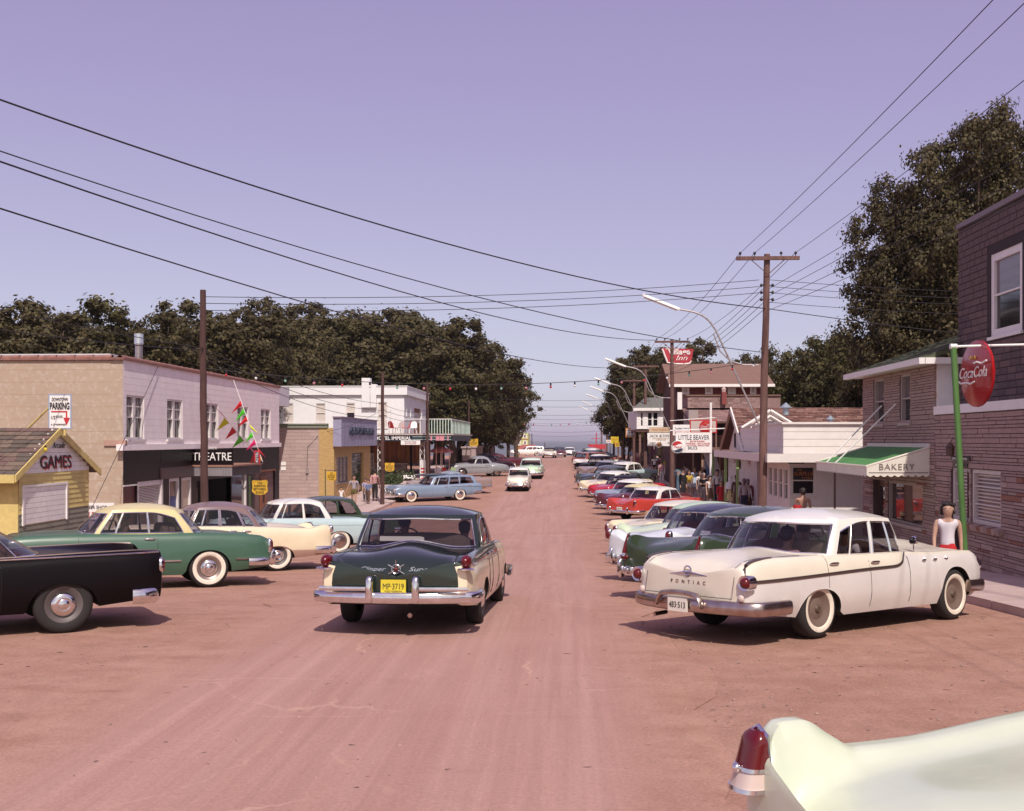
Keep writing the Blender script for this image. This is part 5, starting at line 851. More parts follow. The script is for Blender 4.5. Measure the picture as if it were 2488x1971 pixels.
simple_sign('yellow_hoarding', 'bright yellow hoarding over the far shops', 108, (1484, 1503, 1061, 1078), M('bright_yellow', (.62, .46, .02), .6), [('Suntan', .5, .5, .3, .8, OR, dict(shear=.3))])
simple_sign('white_fish_sign', 'small white sign with a red mark beside the yellow hoarding', 109, (1473, 1484, 1069, 1077), SIGNW, [('M', .5, .2, .6, .5, SIGNR, {})])
simple_sign('round_orange_sign', 'orange notice under the yellow hoarding', 106, (1494, 1505, 1074, 1086), SIGNY, [('25', .5, .25, .5, .6, SIGNK, {})])
# red pavilion by the water
fp = F('Y', 176.0); r = fp.rect(1428, 1472, 1080, 1091); t = thing('red_pavilion', 'red roofed pavilion with flagstaff at the right end of the road', 'pavilion', ((r[0] + r[1]) / 2, 176, gz(176)), 0, None, True); RP = M('pavilion_red', (.42, .03, .04), .6); m = MB(); m.prism([fp.pt(r[0], r[3]), fp.pt(r[1], r[3]), fp.pt(r[1] - .1, r[2]), fp.pt(r[0] + .5, r[2])], (0, 4, 0)); m.build('roof', RP, t)
for k in range(4): x = r[0] + .6 + (r[1] - r[0] - .8) * k / 3; m = MB(); m.box(x, x + .14, 176.2, 176.34, gz(176) - .4, r[2]); m.build('post', RP, t)
x = fp.px(1449, 1)[0]; m = MB(); m.tube([(x, 176.5, r[3]), (x, 176.5, fp.px(1, 1052)[1])], .09, 6); m.build('mast', RP, t); m = MB(); m.tube([(x - .8, 176.5, fp.px(1, 1066)[1]), (x + .6, 176.5, fp.px(1, 1066)[1])], .05, 5); m.build('mast_arm', RP, t)
# weighing machine
x, y = atD(1643, 64.5); sc = thing('weighing_machine', 'blue pedestal weighing machine with a round dial on the right pavement', 'weighing machine', (6.78, y, gz(y) + .13), 0); BL = M('scale_blue', (.10, .17, .24), .4); m = MB(); m.tube([(0, 0, .1), (0, 0, 1.15)], .09, 8); m.build('column', BL, sc, True); MB().box(-.22, .22, -.3, .2, 0, .1).build('foot', BL, sc); m = MB(); disc(m, (0, -.08, 1.38), (0, -1, 0), .23, .16, 20); m.build('dial_case', BL, sc); m = MB(); disc(m, (0, -.09, 1.38), (0, -1, 0), .15, .02, 20); m.build('dial', M('dial_glass', (.3, .24, .22), .1), sc)
# ---------------------------------------------------------------- cars
def paint(name, col, rough=.22, var=.06, coat=.5): return M('paint_' + name, col, rough, var=var, scale=1.6, coat=coat)
PROF = pch([(0, .925), (.12, .965), (.35, 1.0), (.6, .995), (.8, .975), (.93, .94), (1, .88)])
BASE = dict(L=5.2, W=1.95, H=1.56, wb=3.05, ro=1.28, r=.355, zb=.25,
    zt=[(0, .84), (.05, .90), (.2, .95), (.4, .985), (.62, .99), (.85, .97), (.96, .93), (1, .84)],
    zc=[(0, .62), (.03, .80), (.09, .92), (.2, .99), (.28, 1.01), (.66, 1.03), (.75, 1.04), (.9, 1.0), (.97, .90), (1, .70)],
    dv=.02, w=[(0, .88), (.04, .945), (.12, .98), (.3, 1), (.62, 1), (.82, .985), (.94, .95), (1, .85)],
    gb=(.25, .69), gr=(.315, .62), gw=(.92, .73), bow=(.30, .24), bowr=(.20, .20), edge=.115, vt=.86, vs=.86,
    wins=[(.05, .40), (.44, .74), (.77, .90)], qround=.62, rw=.90, ww=.955, arch=(.405, .405), archmax=(.70, .60), split=.55, roofdrop=.0, lod=1)
def build_shell(p):
    L, W, H = p['L'], p['W'], p['H']; hl = L / 2
    zt, zc, wf = pch(p['zt']), pch(p['zc']), pch(p['w'])
    U = lambda x: (x + hl) / L
    xa = [-hl + p['ro'], -hl + p['ro'] + p['wb']]
    sp = p['split'] if callable(p['split']) else (lambda u, s_=p['split']: s_)
    zbf = pch([(0, p['zb'] + .12), (.12, p['zb'] + .06), (.25, p['zb']), (.8, p['zb']), (.93, p['zb'] + .04), (1, p['zb'] + .14)])
    def zbot(x):
        z = zbf(U(x))
        for k in (0, 1):
            d = abs(x - xa[k]); r = p['arch'][k]
            if d < r: z = max(z, p['zb'] + (min(p['archmax'][k], p['r'] + .02 + r) - p['zb']) * (1 - (d / r) ** 2.4) ** .5)
        return z
    def hw(x, z):
        u = U(x); z0 = zbf(u); h = max(0, min(1, (z - z0) / max(.05, zt(u) - z0)))
        return PROF(h) * wf(u) * W / 2
    zv = pch(p['zv']) if 'zv' in p else None
    def top(x, y):
        u = U(x); ws = PROF(1) * wf(u) * W / 2; f = min(1, abs(y) / ws)
        a, c = zt(u), zc(u); v = zv(u) if zv else min(a, c) - p['dv'] + .35 * max(0, c - a)
        if f > .70:
            k = (f - .70) / .30; k = k * k * (3 - 2 * k) if k < 1 else 1; return v + (a - v) * min(1, 1.35 * k) if a < v or True else a
        k = f / .70; return c + (v - c) * (k * k * (3 - 2 * k))
    return dict(hl=hl, zt=zt, zc=zc, wf=wf, U=U, xa=xa, sp=sp, zbf=zbf, zbot=zbot, hw=hw, top=top)
def wheel(root, x, y, side, p, white, cap, detail=True, rimcol=None):
    r = p['r']; m = MB(); n = 28 if detail else 16; s = side
    prof = [(r * .60, .09), (r * .66, .105), (r * .80, .112), (r * .93, .10), (r * .985, .075), (r, .03), (r, -.03), (r * .985, -.075), (r * .93, -.10), (r * .6, -.09)]
    m.lathe([(a, b * s) for a, b in prof], (x, y, r), 'y', n)
    w = m.build('wheel', RUBBER, root, True, ang=60)
    if white:
        m = MB(); m.lathe([(a, b * s) for a, b in [(r * .62, .100), (r * .665, .112), (r * .72, .117), (r * (.72 + .11 * white), .1155)]], (x, y, r), 'y', n); m.build('whitewall', WHITEWALL, w, True)
    m = MB(); m.lathe([(a, b * s) for a, b in [(0, .075), (r * .30, .072), (r * .36, .06), (r * .52, .075), (r * .60, .098), (r * .645, .10)]], (x, y, r), 'y', n); m.build('rim', rimcol or M('rim_paint', (.10, .08, .08), .5), w, True)
    if not cap and detail:
        m = MB(); m.lathe([(a, b * s) for a, b in [(0, .10), (r * .10, .10), (r * .13, .085), (r * .16, .07)]], (x, y, r), 'y', 14); m.build('hub', M('hub_rust', (.09, .055, .04), .6), w, True)
    if cap:
        m = MB(); R_ = r * (.42 if cap == 1 else .58)
        m.lathe([(a, b * s) for a, b in [(0, .125), (R_ * .35, .122), (R_ * .45, .112), (R_ * .7, .118), (R_ * .9, .10), (R_, .085)]], (x, y, r), 'y', n)
        m.build('hubcap', CHROME if cap < 3 else RUSTCHROME, w, True)
    return w
def sweep_bar(mb, path, hh, dd, n=10, mi=0, taper=None):
    P = []; N = len(path)
    for k in range(N):
        a = Vector(path[max(0, k - 1)]); b = Vector(path[min(N - 1, k + 1)]); t = (b - a); t.z = 0; t.normalize(); o = Vector((t.y, -t.x, 0)); c = Vector(path[k]); f = taper(k / (N - 1)) if taper else 1
        P.append([c + o * (dd * math.copysign(abs(cos(q)) ** .7, cos(q)) * f) + Vector((0, 0, hh * math.copysign(abs(sin(q)) ** .7, sin(q)) * f)) for q in [2 * PI * j / n for j in range(n)]])
    i = len(mb.v); mb.grid(P, mi, close=True); mb.f.append(tuple(range(i, i + n))[::-1]); mb.m.append(mi); j = i + (N - 1) * n; mb.f.append(tuple(range(j, j + n))); mb.m.append(mi)
def bumper(root, s, p, end, z=.46, hh=.085, dd=.045, wrap=.45, guards=(), mat=None, bow=.16, out=.10, name='bumper', droop=0):
    W = p['W'] / 2 + .01; xe = s['hl'] * end + out * end; pts = []
    for k in range(-10, 11):
        f = k / 10; x = xe - end * bow * abs(f) ** 2.2; pts.append((x, f * (W - .10), z - droop * abs(f) ** 3))
    x9 = pts[-1][0]
    for j, (dx, dy) in enumerate([(.04, .075), (.12, .105), (wrap * .7, .11), (wrap, .10)]):
        pts.append((x9 - end * dx, (W - .10) + dy, z - droop)); pts.insert(0, (x9 - end * dx, -(W - .10) - dy, z - droop))
    m = MB(); sweep_bar(m, pts if end < 0 else pts, hh, dd, 10); b = m.build(name, mat or CHROME, root, True, ang=50)
    for gy in guards:
        for sg in (-1, 1):
            m = MB(); m.blob((xe + end * .03, sg * gy, z + .05), (.075, .05, .16), 12, 8, pw=.7); m.build('bumper_guard', mat or CHROME, b, True)
    return b
def licence(root, x, y, z, s1, bg, fg, end=-1, small=None, w=.31, h=.16):
    m = MB(); m.box(x - .008, x + .008, y - w / 2, y + w / 2, z - h / 2, z + h / 2); o = m.build('licence_plate', bg, root)
    text(s1, 'plate_lettering', o, (x + end * .0105, y, z - .036), (0, end, 0), (0, 0, 1), .075, fg, width=.26, depth=.003)
    if small: text(small, 'plate_lettering', o, (x + end * .0105, y, z - .068), (0, end, 0), (0, 0, 1), .018, fg, width=.22, depth=.002)
def seam(s, x, z0, z1, y=1, n=8): return [(x, y * (s['hw'](x, z0 + (z1 - z0) * k / n) + .0005), z0 + (z1 - z0) * k / n) for k in range(n + 1)]
def car(name, label, pos, ang, p_, body, roof, body2=None, group=None, white=1, cap=1, plate=None, interior=(.16, .10, .09), tail='round', trims=(), glass=None, detail=1, bump_r={}, bump_f={}, bmat=None, z=None):
    p = dict(BASE); p.update(p_); s = build_shell(p); hl, U, xa = s['hl'], s['U'], s['xa']; L = p['L']
    root = thing(name, label, 'car', (pos[0], pos[1], gz(pos[1]) if z is None else z), 0, group)
    g = gslope(pos[1]); up = Vector((0, -g, 1)).normalized(); fw = Vector((cos(ang), sin(ang), 0)); fw = (fw - up * fw.dot(up)).normalized(); lf = up.cross(fw)
    root.rotation_mode = 'QUATERNION'; root.rotation_quaternion = Matrix((fw, lf, up)).transposed().to_quaternion()
    lod = detail
    # ---- lower body
    xr0, xf0 = -hl + p['gb'][0] * L, -hl + p['gb'][1] * L
    st = set()
    N = p.get('N', 44) if lod else 26
    for k in range(N + 1):
        e = k / N; e = .5 - .5 * cos(PI * e) if True else e; st.add(-hl + L * (.55 * e + .45 * k / N))
    for k in (0, 1):
        ra = p['arch'][k]
        for j in range(-12, 13): st.add(xa[k] + ra * sin(PI / 2 * j / 12) * 1.0001)
    for x in (xr0 + .10, xf0 - .06):
        st.add(x - .006); st.add(x + .006)
    st = sorted(st); ss = [st[0]]
    for x in st[1:]:
        if x - ss[-1] > .004: ss.append(x)
    wB0 = p['gw'][0] * p['W'] / 2 * .93
    YF = [1.0, .975, .94, .90, .86, .80, .73, .65, .55, .42, .28, .14]
    rings = []
    matrow = None
    for x in ss:
        u = U(x); zb = s['zbot'](x); z1 = s['zt'](u); w0 = s['wf'](u) * p['W'] / 2
        zs = min(max(s['sp'](u), zb + .01), z1 - .03)
        half = [(0.0, zb), (w0 * .55, zb), (s['hw'](x, zb) - .03, zb)]; mr = [2, 2, 2]
        for f in (0, .25, .5, .75, 1): zz = zb + (zs - zb) * f; half.append((s['hw'](x, zz), zz)); mr.append(1)
        for f in (.2, .4, .6, .75, .87, .95, 1): zz = zs + (z1 - zs) * f; half.append((s['hw'](x, zz), zz)); mr.append(0)
        ws = half[-1][0]; cab = xr0 + .10 < x < xf0 - .06
        for f in YF + [0.0]:
            y = ws * f; zz = s['top'](x, y); fy = min(1, y / wB0)
            inn = cab and f < .87 and xr0 + p['bowr'][0] * fy ** 2.2 + .09 < x < xf0 - p['bow'][0] * fy ** 2.2 - .06
            if inn: zz = z1 - .40; y = min(y, ws * .84)
            half.append((y, zz)); mr.append(3 if inn else 0)
        ring = [(x, y, zz) for y, zz in half] + [(x, -y, zz) for y, zz in half[-2:0:-1]]
        rings.append((ring, mr, cab))
    m = MB(); nr = len(rings[0][0]); nh = (nr + 2) // 2
    # end caps closed by shrinking rings with a slight outward bulge
    def capr(ring, sgn):
        out = []; zm = sum(q[2] for q in ring) / len(ring)
        for sc, dx in ((.97, .012), (.88, .028), (.6, .045), (.25, .052), (0.02, .053)):
            out.append([(q[0] + sgn * dx, q[1] * sc, zm + (q[2] - zm) * sc) for q in ring])
        return out
    allr = [(r_, rings[0][1], False) for r_ in capr(rings[0][0], -1)[::-1]] + rings + [(r_, rings[-1][1], False) for r_ in capr(rings[-1][0], 1)]
    i0 = len(m.v)
    for r_ in allr: m.v += r_[0]
    for a in range(len(allr) - 1):
        for b in range(nr):
            b2 = (b + 1) % nr; kk = b if b < nh - 1 else nr - 1 - b
            A, B = allr[a][1], allr[a + 1][1]; k1 = min(kk + 1, nh - 1)
            mt = 2 if kk < 3 else (3 if 3 in (A[k1], A[kk], B[k1], B[kk]) else A[k1])
            if a < 3 or a > len(allr) - 5: mt = 0
            m.f.append((i0 + a * nr + b, i0 + a * nr + b2, i0 + (a + 1) * nr + b2, i0 + (a + 1) * nr + b)); m.m.append(mt)
    intm = M('interior_%02d' % int(interior[0] * 100), interior, .85, var=.1)
    bodyo = m.build('body', [body, body2 or body, DARK, intm], root, True, ang=p.get('ang', 38))
    # ---- greenhouse
    xr1, xf1 = -hl + p['gr'][0] * L, -hl + p['gr'][1] * L
    wB = p['gw'][0] * p['W'] / 2 * .93; wR = p['gw'][1] * p['W'] / 2; H = p['H']; ze = H - p['edge']
    bf, bf1 = p['bow']; br, br1 = p['bowr']
    def loop_pt(seg, f):                             # returns belt point, roof edge point for the left half
        if seg == 0: return (xf0 - bf * f ** 2.2, wB * f), (xf1 - bf1 * f ** 2.2, wR * f)
        if seg == 1:
            k = 4 * f * (1 - f)
            return (xf0 - bf + (xr0 + br - xf0 + bf) * f, wB + .02 * k), (xf1 - bf1 + (xr1 + br1 - xf1 + bf1) * f, wR + .03 * k)
        return (xr0 + br * (1 - f) ** 2.2, wB * (1 - f)), (xr1 + br1 * (1 - f) ** 2.2, wR * (1 - f))
    hb = p.get('hb', 1.35)
    def gpt(seg, f, v, sy=1):
        (bx, by), (rx, ry) = loop_pt(seg, f); zb_ = s['top'](bx, by) - .012
        k = v ** hb; kx = v ** 1.12
        e = ze + (.02 if seg == 1 else 0) * 4 * f * (1 - f) - (p['roofdrop'] * (f if seg == 1 else (1 if seg == 2 else 0)))
        return (bx + (rx - bx) * kx, sy * (by + (ry - by) * k), zb_ + (e - zb_) * v)
    def vtop(seg, f):
        if seg != 1: return p['vt'] if seg == 0 else p.get('vtr', p['vt'])
        qr = p['qround']; k = max(0, (f - qr) / (1 - qr)); return p['vs'] * (1 - p.get('qdrop', .55) * k ** 2.2)
    VB = .05
    wr = p['ww']; rw = p['rw']; wins = p['wins']
    cuts = {0: [(0, wr, 'g')] + [(wr, 1, 'p')], 1: [], 2: [(0, 1 - rw, 'p'), (1 - rw, 1, 'g')]}
    a = 0
    for (q0, q1) in wins:
        if q0 > a: cuts[1].append((a, q0, 'p'))
        cuts[1].append((q0, q1, 'w')); a = q1
    if a < 1: cuts[1].append((a, 1, 'p'))
    wrapq = p.get('wrap')                            # rear glass wrapping round into the side
    if wrapq:
        cuts[1] = [c for c in cuts[1] if c[1] <= wrapq]
        if cuts[1][-1][1] < wrapq: cuts[1].append((cuts[1][-1][1], wrapq, 'p'))
        cuts[1].append((wrapq, 1, 'gr')); cuts[2] = [(0, 1, 'g')]
    rm = MB(); gl = {'windshield': MB(), 'rear_window': MB()}; sw = []; trimlines = []
    for sy in (1, -1):
        for seg in (0, 1, 2):
            for (f0, f1, kind) in cuts[seg]:
                nn = max(2, int(round((f1 - f0) * (12 if seg != 1 else 26)))) if lod else max(2, int(round((f1 - f0) * 8)))
                cols = [f0 + (f1 - f0) * k / nn for k in range(nn + 1)]
                def colpts(f, v0, v1, n): return [gpt(seg, f, v0 + (v1 - v0) * j / n, sy) for j in range(n + 1)]
                fl = sy > 0
                if kind == 'p': rm.grid([colpts(f, 0, 1, 10) for f in cols], 0, flip=not fl)
                else:
                    rm.grid([colpts(f, 0, VB, 1) for f in cols], 0, flip=not fl)
                    rm.grid([colpts(f, vtop(seg, f), 1, 3) for f in cols], 0, flip=not fl)
                    G = [colpts(f, VB, vtop(seg, f), 5) for f in cols]
                    if kind == 'w':
                        mm = MB(); mm.grid(G, 0, flip=not fl); sw.append(mm)
                        trimlines.append([G[0][j] for j in range(len(G[0]))] + [G[k][-1] for k in range(len(G))] + [G[-1][j] for j in range(len(G[0]) - 1, -1, -1)] + [G[k][0] for k in range(len(G) - 1, -1, -1)])
                    else:
                        gl['windshield' if seg == 0 else 'rear_window'].grid(G, 0, flip=not fl)
        # roof cap
    ns = 8 if lod else 5; cols = [(0, k / 8) for k in range(8)] + [(1, k / 14) for k in range(14)] + [(2, k / 8) for k in range(9)]
    cx = (xf1 + xr1) / 2
    P = []
    for j in range(ns + 1):
        sc = 1 - j / ns; sc = max(.0, sc); row = []
        for sy in (1, -1):
            seq = cols if sy > 0 else cols[::-1][1:-1]
            for (sg, f) in seq:
                q = gpt(sg, f, 1, sy); sx = sc
                row.append((cx + (q[0] - cx) * sx, q[1] * sc, q[2] + (H + p.get('crown', 0) - q[2]) * (1 - sc ** 2.3)))
        P.append(row)
    rm.grid(P, 0, close=True, flip=True)
    ro = rm.build('roof', roof, root, True, ang=50)
    gm = glass or GLASS
    for k in gl: gl[k].build(k, gm, root, True)
    for mm in sw: mm.build('side_window', gm, root, True)
    if lod:
        for tl in trimlines: m = MB(); m.tube(tl, .011, 4); m.build('window_trim', p.get('trimmat', CHROME), ro)
        for seg, lim in ((0, wr), (2, None)):
            m = MB(); pts = []
            rng = [k / 10 * wr for k in range(11)] if seg == 0 else [1 - k / 10 * (rw if not wrapq else 1) for k in range(11)]
            tp = [gpt(seg, f, vtop(seg, f), 1) for f in rng]; bt = [gpt(seg, f, VB, 1) for f in rng]
            lp = tp[::-1] and ([(q[0], -q[1], q[2]) for q in tp[::-1]] + tp + bt[::-1] + [(q[0], -q[1], q[2]) for q in bt[1:]])
            lp.append(lp[0]); m.tube(lp, .012, 5, cap=False); m.build('window_trim', CHROME, ro)
    # ---- wheels
    ty = p['W'] / 2 - .155
    for k in (0, 1):
        for sg in (1, -1):
            wheel(root, xa[k], sg * ty, sg, p, white, cap, bool(lod), p.get('rim'))
    # ---- bumpers
    bumper(root, s, p, -1, **{**dict(guards=(.45,), mat=bmat), **bump_r}); bumper(root, s, p, 1, **{**dict(guards=(.4,), mat=bmat), **bump_f})
    # ---- tail lamps
    for sg in (1, -1):
        tl = tail if isinstance(tail, dict) else {'round': dict(z=.68, y=.80, r=(.05, .07, .075)), 'tall': dict(z=.76, y=.86, r=(.05, .055, .12)), 'fin': dict(z=.86, y=.86, r=(.07, .05, .10)), 'low': dict(z=.58, y=.72, r=(.05, .15, .05))}[tail]
        zz = tl['z']; yy = tl['y'] * p['W'] / 2
        m = MB(); m.blob((-hl - tl.get('out', .02), sg * yy, zz), tl['r'], 12, 8, pw=tl.get('pw', .8)); to = m.build('tail_light', REDLENS, root, True)
        rr = tl['r']; m = MB(); tl.get('bezel', 1) and m.blob((-hl + .01 - tl.get('out', .02) * .4, sg * yy, zz), (rr[0] * .9, rr[1] * 1.22, rr[2] * 1.18), 12, 8, pw=tl.get('pw', .8)); m.v and m.build('lamp_bezel', CHROME, to, True)
    # ---- headlights
    if p.get('front', lod):
        for sg in (1, -1):
            zz = p.get('hz', .74); yy = .78 * p['W'] / 2
            m = MB(); m.lathe([(0, .065), (.05, .06), (.088, .04), (.092, .0)], (hl + .01, sg * yy, zz), 'x', 16); h_ = m.build('headlight', M('headlamp', (.75, .72, .70), .08, spec=.8), root, True)
            m = MB(); m.lathe([(.092, .045), (.115, .05), (.125, .0), (.12, -.08)], (hl + .01, sg * yy, zz), 'x', 16); m.build('lamp_bezel', CHROME, h_, True)
        m = MB()
        for q in p.get('grille', (.50, .57, .64)):
            sweep_bar(m, [(hl + .065 - .10 * abs(f) ** 2, f * p['W'] / 2 * .72, q) for f in [k / 6 for k in range(-6, 7)]], .02, .025, 6)
        m.build('grille', CHROME, root, True)
    # ---- interior
    if lod:
        sm = M('seat_%02d' % int(interior[0] * 100), tuple(c * .8 for c in interior), .8)
        fl = s['zt'](.5) - .42
        for xs, hh in ((xf0 - 1.25, .50), (xr0 + br + .62, .48)):
            if p.get('oneseat') and xs < 0: continue
            m = MB(); m.blob((xs, 0, fl + .16), (.30, wB * .84, .16), 14, 8, pw=.5); m.blob((xs - .27, 0, fl + .33), (.10, wB * .84, .27), 14, 8, pw=.5); m.build('seat', sm, root, True)
        m = MB(); c0 = Vector((xf0 - .72, .37, fl + .44)); pts = [c0 + Vector((.06 * sin(a), .2 * cos(a), .19 * sin(a))) for a in [2 * PI * k / 16 for k in range(17)]]
        m.tube(pts, .012, 6, cap=False); m.tube([pts[0], c0, pts[8]], .009, 5); m.tube([c0, c0 + Vector((.4, 0, -.2))], .018, 6); m.build('steering_wheel', M('wheel_black', (.02, .018, .02), .4), root, True)
        m = MB(); m.blob((xf0 - .30, 0, fl + .36), (.16, wB * .92, .10), 12, 6, pw=.6); m.build('dashboard', sm, root, True)
    # ---- seams, handles, mirror
    if lod:
        for x in p.get('seams', (xf0 - .42, xf0 - 1.35, xr0 + .55)):
            for sg in (1, -1): m = MB(); m.tube(seam(s, x, max(s['zbot'](x) + .02, .33), s['zt'](U(x)) - .004, sg), .0036, 4); m.build('door_seam', DARK, bodyo)
        for x in p.get('handles', (xf0 - 1.25, xr0 + .66)):
            for sg in (1, -1):
                zz = s['zt'](U(x)) - .10; y = s['hw'](x, zz); m = MB(); m.blob((x, sg * (y + .018), zz), (.10, .016, .017), 10, 6, pw=.7); m.build('door_handle', CHROME, root, True)
    for (x0, x1, z0, z1, r, mt) in trims:            # straight bright strips along the flanks
        for sg in (1, -1):
            pts = []; m = MB()
            for k in range(25):
                x = x0 + (x1 - x0) * k / 24; zz = z0 + (z1 - z0) * k / 24
                if zz > s['zbot'](x) + .02: pts.append((x, sg * (s['hw'](x, zz) + .004), zz))
                elif len(pts) > 1: m.tube(pts, r, 5); pts = []
            if len(pts) > 1: m.tube(pts, r, 5)
            m.build('side_trim', mt or CHROME, root, True)
    if plate: licence(root, -hl - plate.get('out', .09), plate.get('y', 0), plate.get('z', .52), plate['s'], plate['bg'], plate['fg'], -1, plate.get('small'))
    return root, s, p
def ra(psi): return R(90 - psi)                       # right hand row: nose away and to the right
def la(psi): return R(-90 - psi)                      # left hand row: nose towards the camera and left
CREAM = paint('cream', (.74, .62, .44)); CREAMW = paint('cream_white', (.74, .67, .56), .3); OFFW = paint('off_white', (.78, .74, .69)); DGREEN = paint('dark_green', (.011, .021, .016), .14, coat=.7)
GREEN = paint('sea_green', (.048, .112, .074), .38); YROOF = paint('pale_yellow', (.66, .56, .28), .4); BLACKC = M('paint_black', (.005, .003, .004), .3, spec=.16); TAUPE = paint('taupe', (.20, .125, .12), .4)
PBLUE = paint('pale_blue', (.42, .53, .55), .35); MINT = paint('mint', (.50, .66, .46), .3); NAVY = paint('navy', (.02, .025, .05), .2); OLIVE = paint('olive_green', (.035, .055, .03), .2); RED = paint('red', (.50, .055, .04), .25)
MAROON = paint('maroon', (.10, .018, .028), .25); GREYB = paint('grey_blue', (.26, .31, .38), .3); STEEL = paint('steel_blue', (.20, .26, .36), .25); GREY = paint('grey', (.27, .27, .29), .35); CHAR = paint('charcoal', (.07, .08, .09), .25); BRONZE = paint('bronze', (.28, .20, .19), .3); SILVER = paint('silver_white', (.68, .70, .74), .25)
PALEG = paint('pale_cream_green', (.60, .64, .50), .3, coat=.5)
PL_W = M('plate_white', (.75, .70, .62), .5); PL_Y = M('plate_yellow', (.62, .50, .03), .45); PL_D = M('plate_dark', (.03, .025, .02), .5); DTRIM = M('dull_trim', (.22, .16, .15), .3, .8)
RROW = 'cars parked nose in along the right kerb'; LROW = 'cars parked nose in along the left kerb'
# --- the dark green and cream sedan driving away
P_CLIP = dict(L=5.46, W=1.99, H=1.575, wb=3.1, ro=1.38, zt=[(0, .90), (.05, .965), (.15, .99), (.4, 1.01), (.62, 1.01), (.9, .97), (1, .86)],
    zc=[(0, .60), (.018, .78), (.05, .94), (.10, 1.035), (.18, 1.085), (.27, 1.10), (.68, 1.08), (.9, 1.0), (1, .72)], dv=.035,
    w=[(0, .90), (.03, .955), (.1, .985), (.3, 1), (.62, 1), (.85, .985), (1, .86)], gb=(.245, .67), gr=(.315, .60), gw=(.94, .76), bow=(.30, .22), bowr=(.34, .26), edge=.13, vt=.87, vtr=.86,
    wins=[(.06, .44), (.48, .86)], qround=.6, qdrop=.4, rw=.93, split=lambda u: .86 if u < .60 else .985, archmax=(.62, .62), arch=(.40, .41), capmain=1)
c, s, p = car('sedan', 'glossy dark green sedan with cream lower flanks driving away along the road', (-1.98, 16.05), R(88.2), P_CLIP, DGREEN, DGREEN, CREAM, white=0, cap=1, interior=(.13, .09, .08),
    tail=dict(z=.90, y=.878, r=(.15, .072, .085), out=-.075, pw=.9, bezel=0), bump_r=dict(z=.465, hh=.072, dd=.05, guards=(), wrap=.55, out=.14), plate=dict(s='MP·3719', bg=PL_Y, fg=PL_D, z=.605, out=.12, small='WATER WONDERLAND'))
CLIP = c; hl = s['hl']
for sg in (1, -1): m = MB(); sweep_bar(m, [(-hl - .15 + .05 * f ** 2, sg * (.30 + .62 * f), .575) for f in [k / 6 for k in range(7)]], .03, .032, 8); m.build('bumper_overrider_bar', CHROME, c, True)
for sg in (1, -1):
    m = MB(); m.blob((-hl - .175, sg * .285, .565), (.065, .048, .165), 14, 10, pw=.6); m.build('bumper_guard', CHROME, c, True)
    m = MB(); m.blob((-hl - .02, sg * .88, .815), (.11, .11, .018), 12, 6, pw=.8); m.build('lamp_base', CHROME, c, True)
    m = MB(); m.tube([(x, sg * (s['hw'](x, .86) + .005), .86) for x in [-hl + .08 + 3.1 * k / 20 for k in range(21)]], .012, 5); m.build('side_trim', CHROME, c, True)
def deckpt(s, hl, y, z):                             # a point on the tail where the boot lid has height z
    x = -hl
    while s['top'](x, y) < z and x < -hl + 1.2: x += .004
    return x
zz = .80; xe = deckpt(s, hl, 0, zz) - .03
xt = xe - .055
m = MB(); ringp = [(xe - .035, .055 * cos(a), zz + .055 * sin(a)) for a in [2 * PI * k / 18 for k in range(19)]]; m.tube(ringp, .008, 6, cap=False)
for k in range(3):
    a = PI / 3 * k + .5; m.tube([(xe - .036, .115 * cos(a), zz + .115 * sin(a)), (xe - .036, -.115 * cos(a), zz - .115 * sin(a))], .006, 5)
m.build('emblem', CHROME, c, True); m = MB(); m.blob((xe - .045, 0, zz), (.02, .028, .028), 10, 6); m.build('emblem_centre', REDLENS, c, True)
tv = Vector((.10, 0, 1)).normalized()
text('Clipper', 'script_lettering', c, (xt, .30, zz - .02), (0, -1, 0), tv, .055, CHROME, width=.32, shear=.4, depth=.01)
text('Super', 'script_lettering', c, (xt, -.30, zz - .02), (0, -1, 0), tv, .055, CHROME, width=.30, shear=.4, depth=.01)
m = MB(); m.lathe([(0, .012), (.052, .01), (.056, 0)], (0, 0, 0), 'x', 16)
for i_, q in enumerate(m.v): m.v[i_] = (xe + .0 - .045 - q[0], q[1] + .73, q[2] + zz + .005)
m.build('sticker', M('sticker_red', (.5, .05, .05), .4), c, True)
# boot lid seam
m = MB(); sp = []
for k in range(21):
    f = -1 + 2 * k / 20; y = f * .78; sp.append((deckpt(s, hl, y, .66) - .012 - .02, y, .66))
m.tube(sp, .004, 4)
for sg in (1, -1): m.tube([(x, sg * .745, s['top'](x, .745) + .001) for x in [deckpt(s, hl, .745, .70) + (1.35) * k / 16 for k in range(17)]], .004, 4)
m.build('boot_seam', DARK, c)
m = MB(); m.prism([(-1.12, -.10, 1.085), (-1.12, .52, 1.085), (-.86, .56, 1.09), (-.86, .0, 1.09)], (0, 0, .05)); m.build('parcel_paper', M('paper', (.82, .78, .74), .8), c)
m = MB(); m.tube([(-hl + .1, -.2, .27), (-hl - .09, -.2, .25)], .03, 8); m.build('exhaust', RUSTCHROME, c, True)

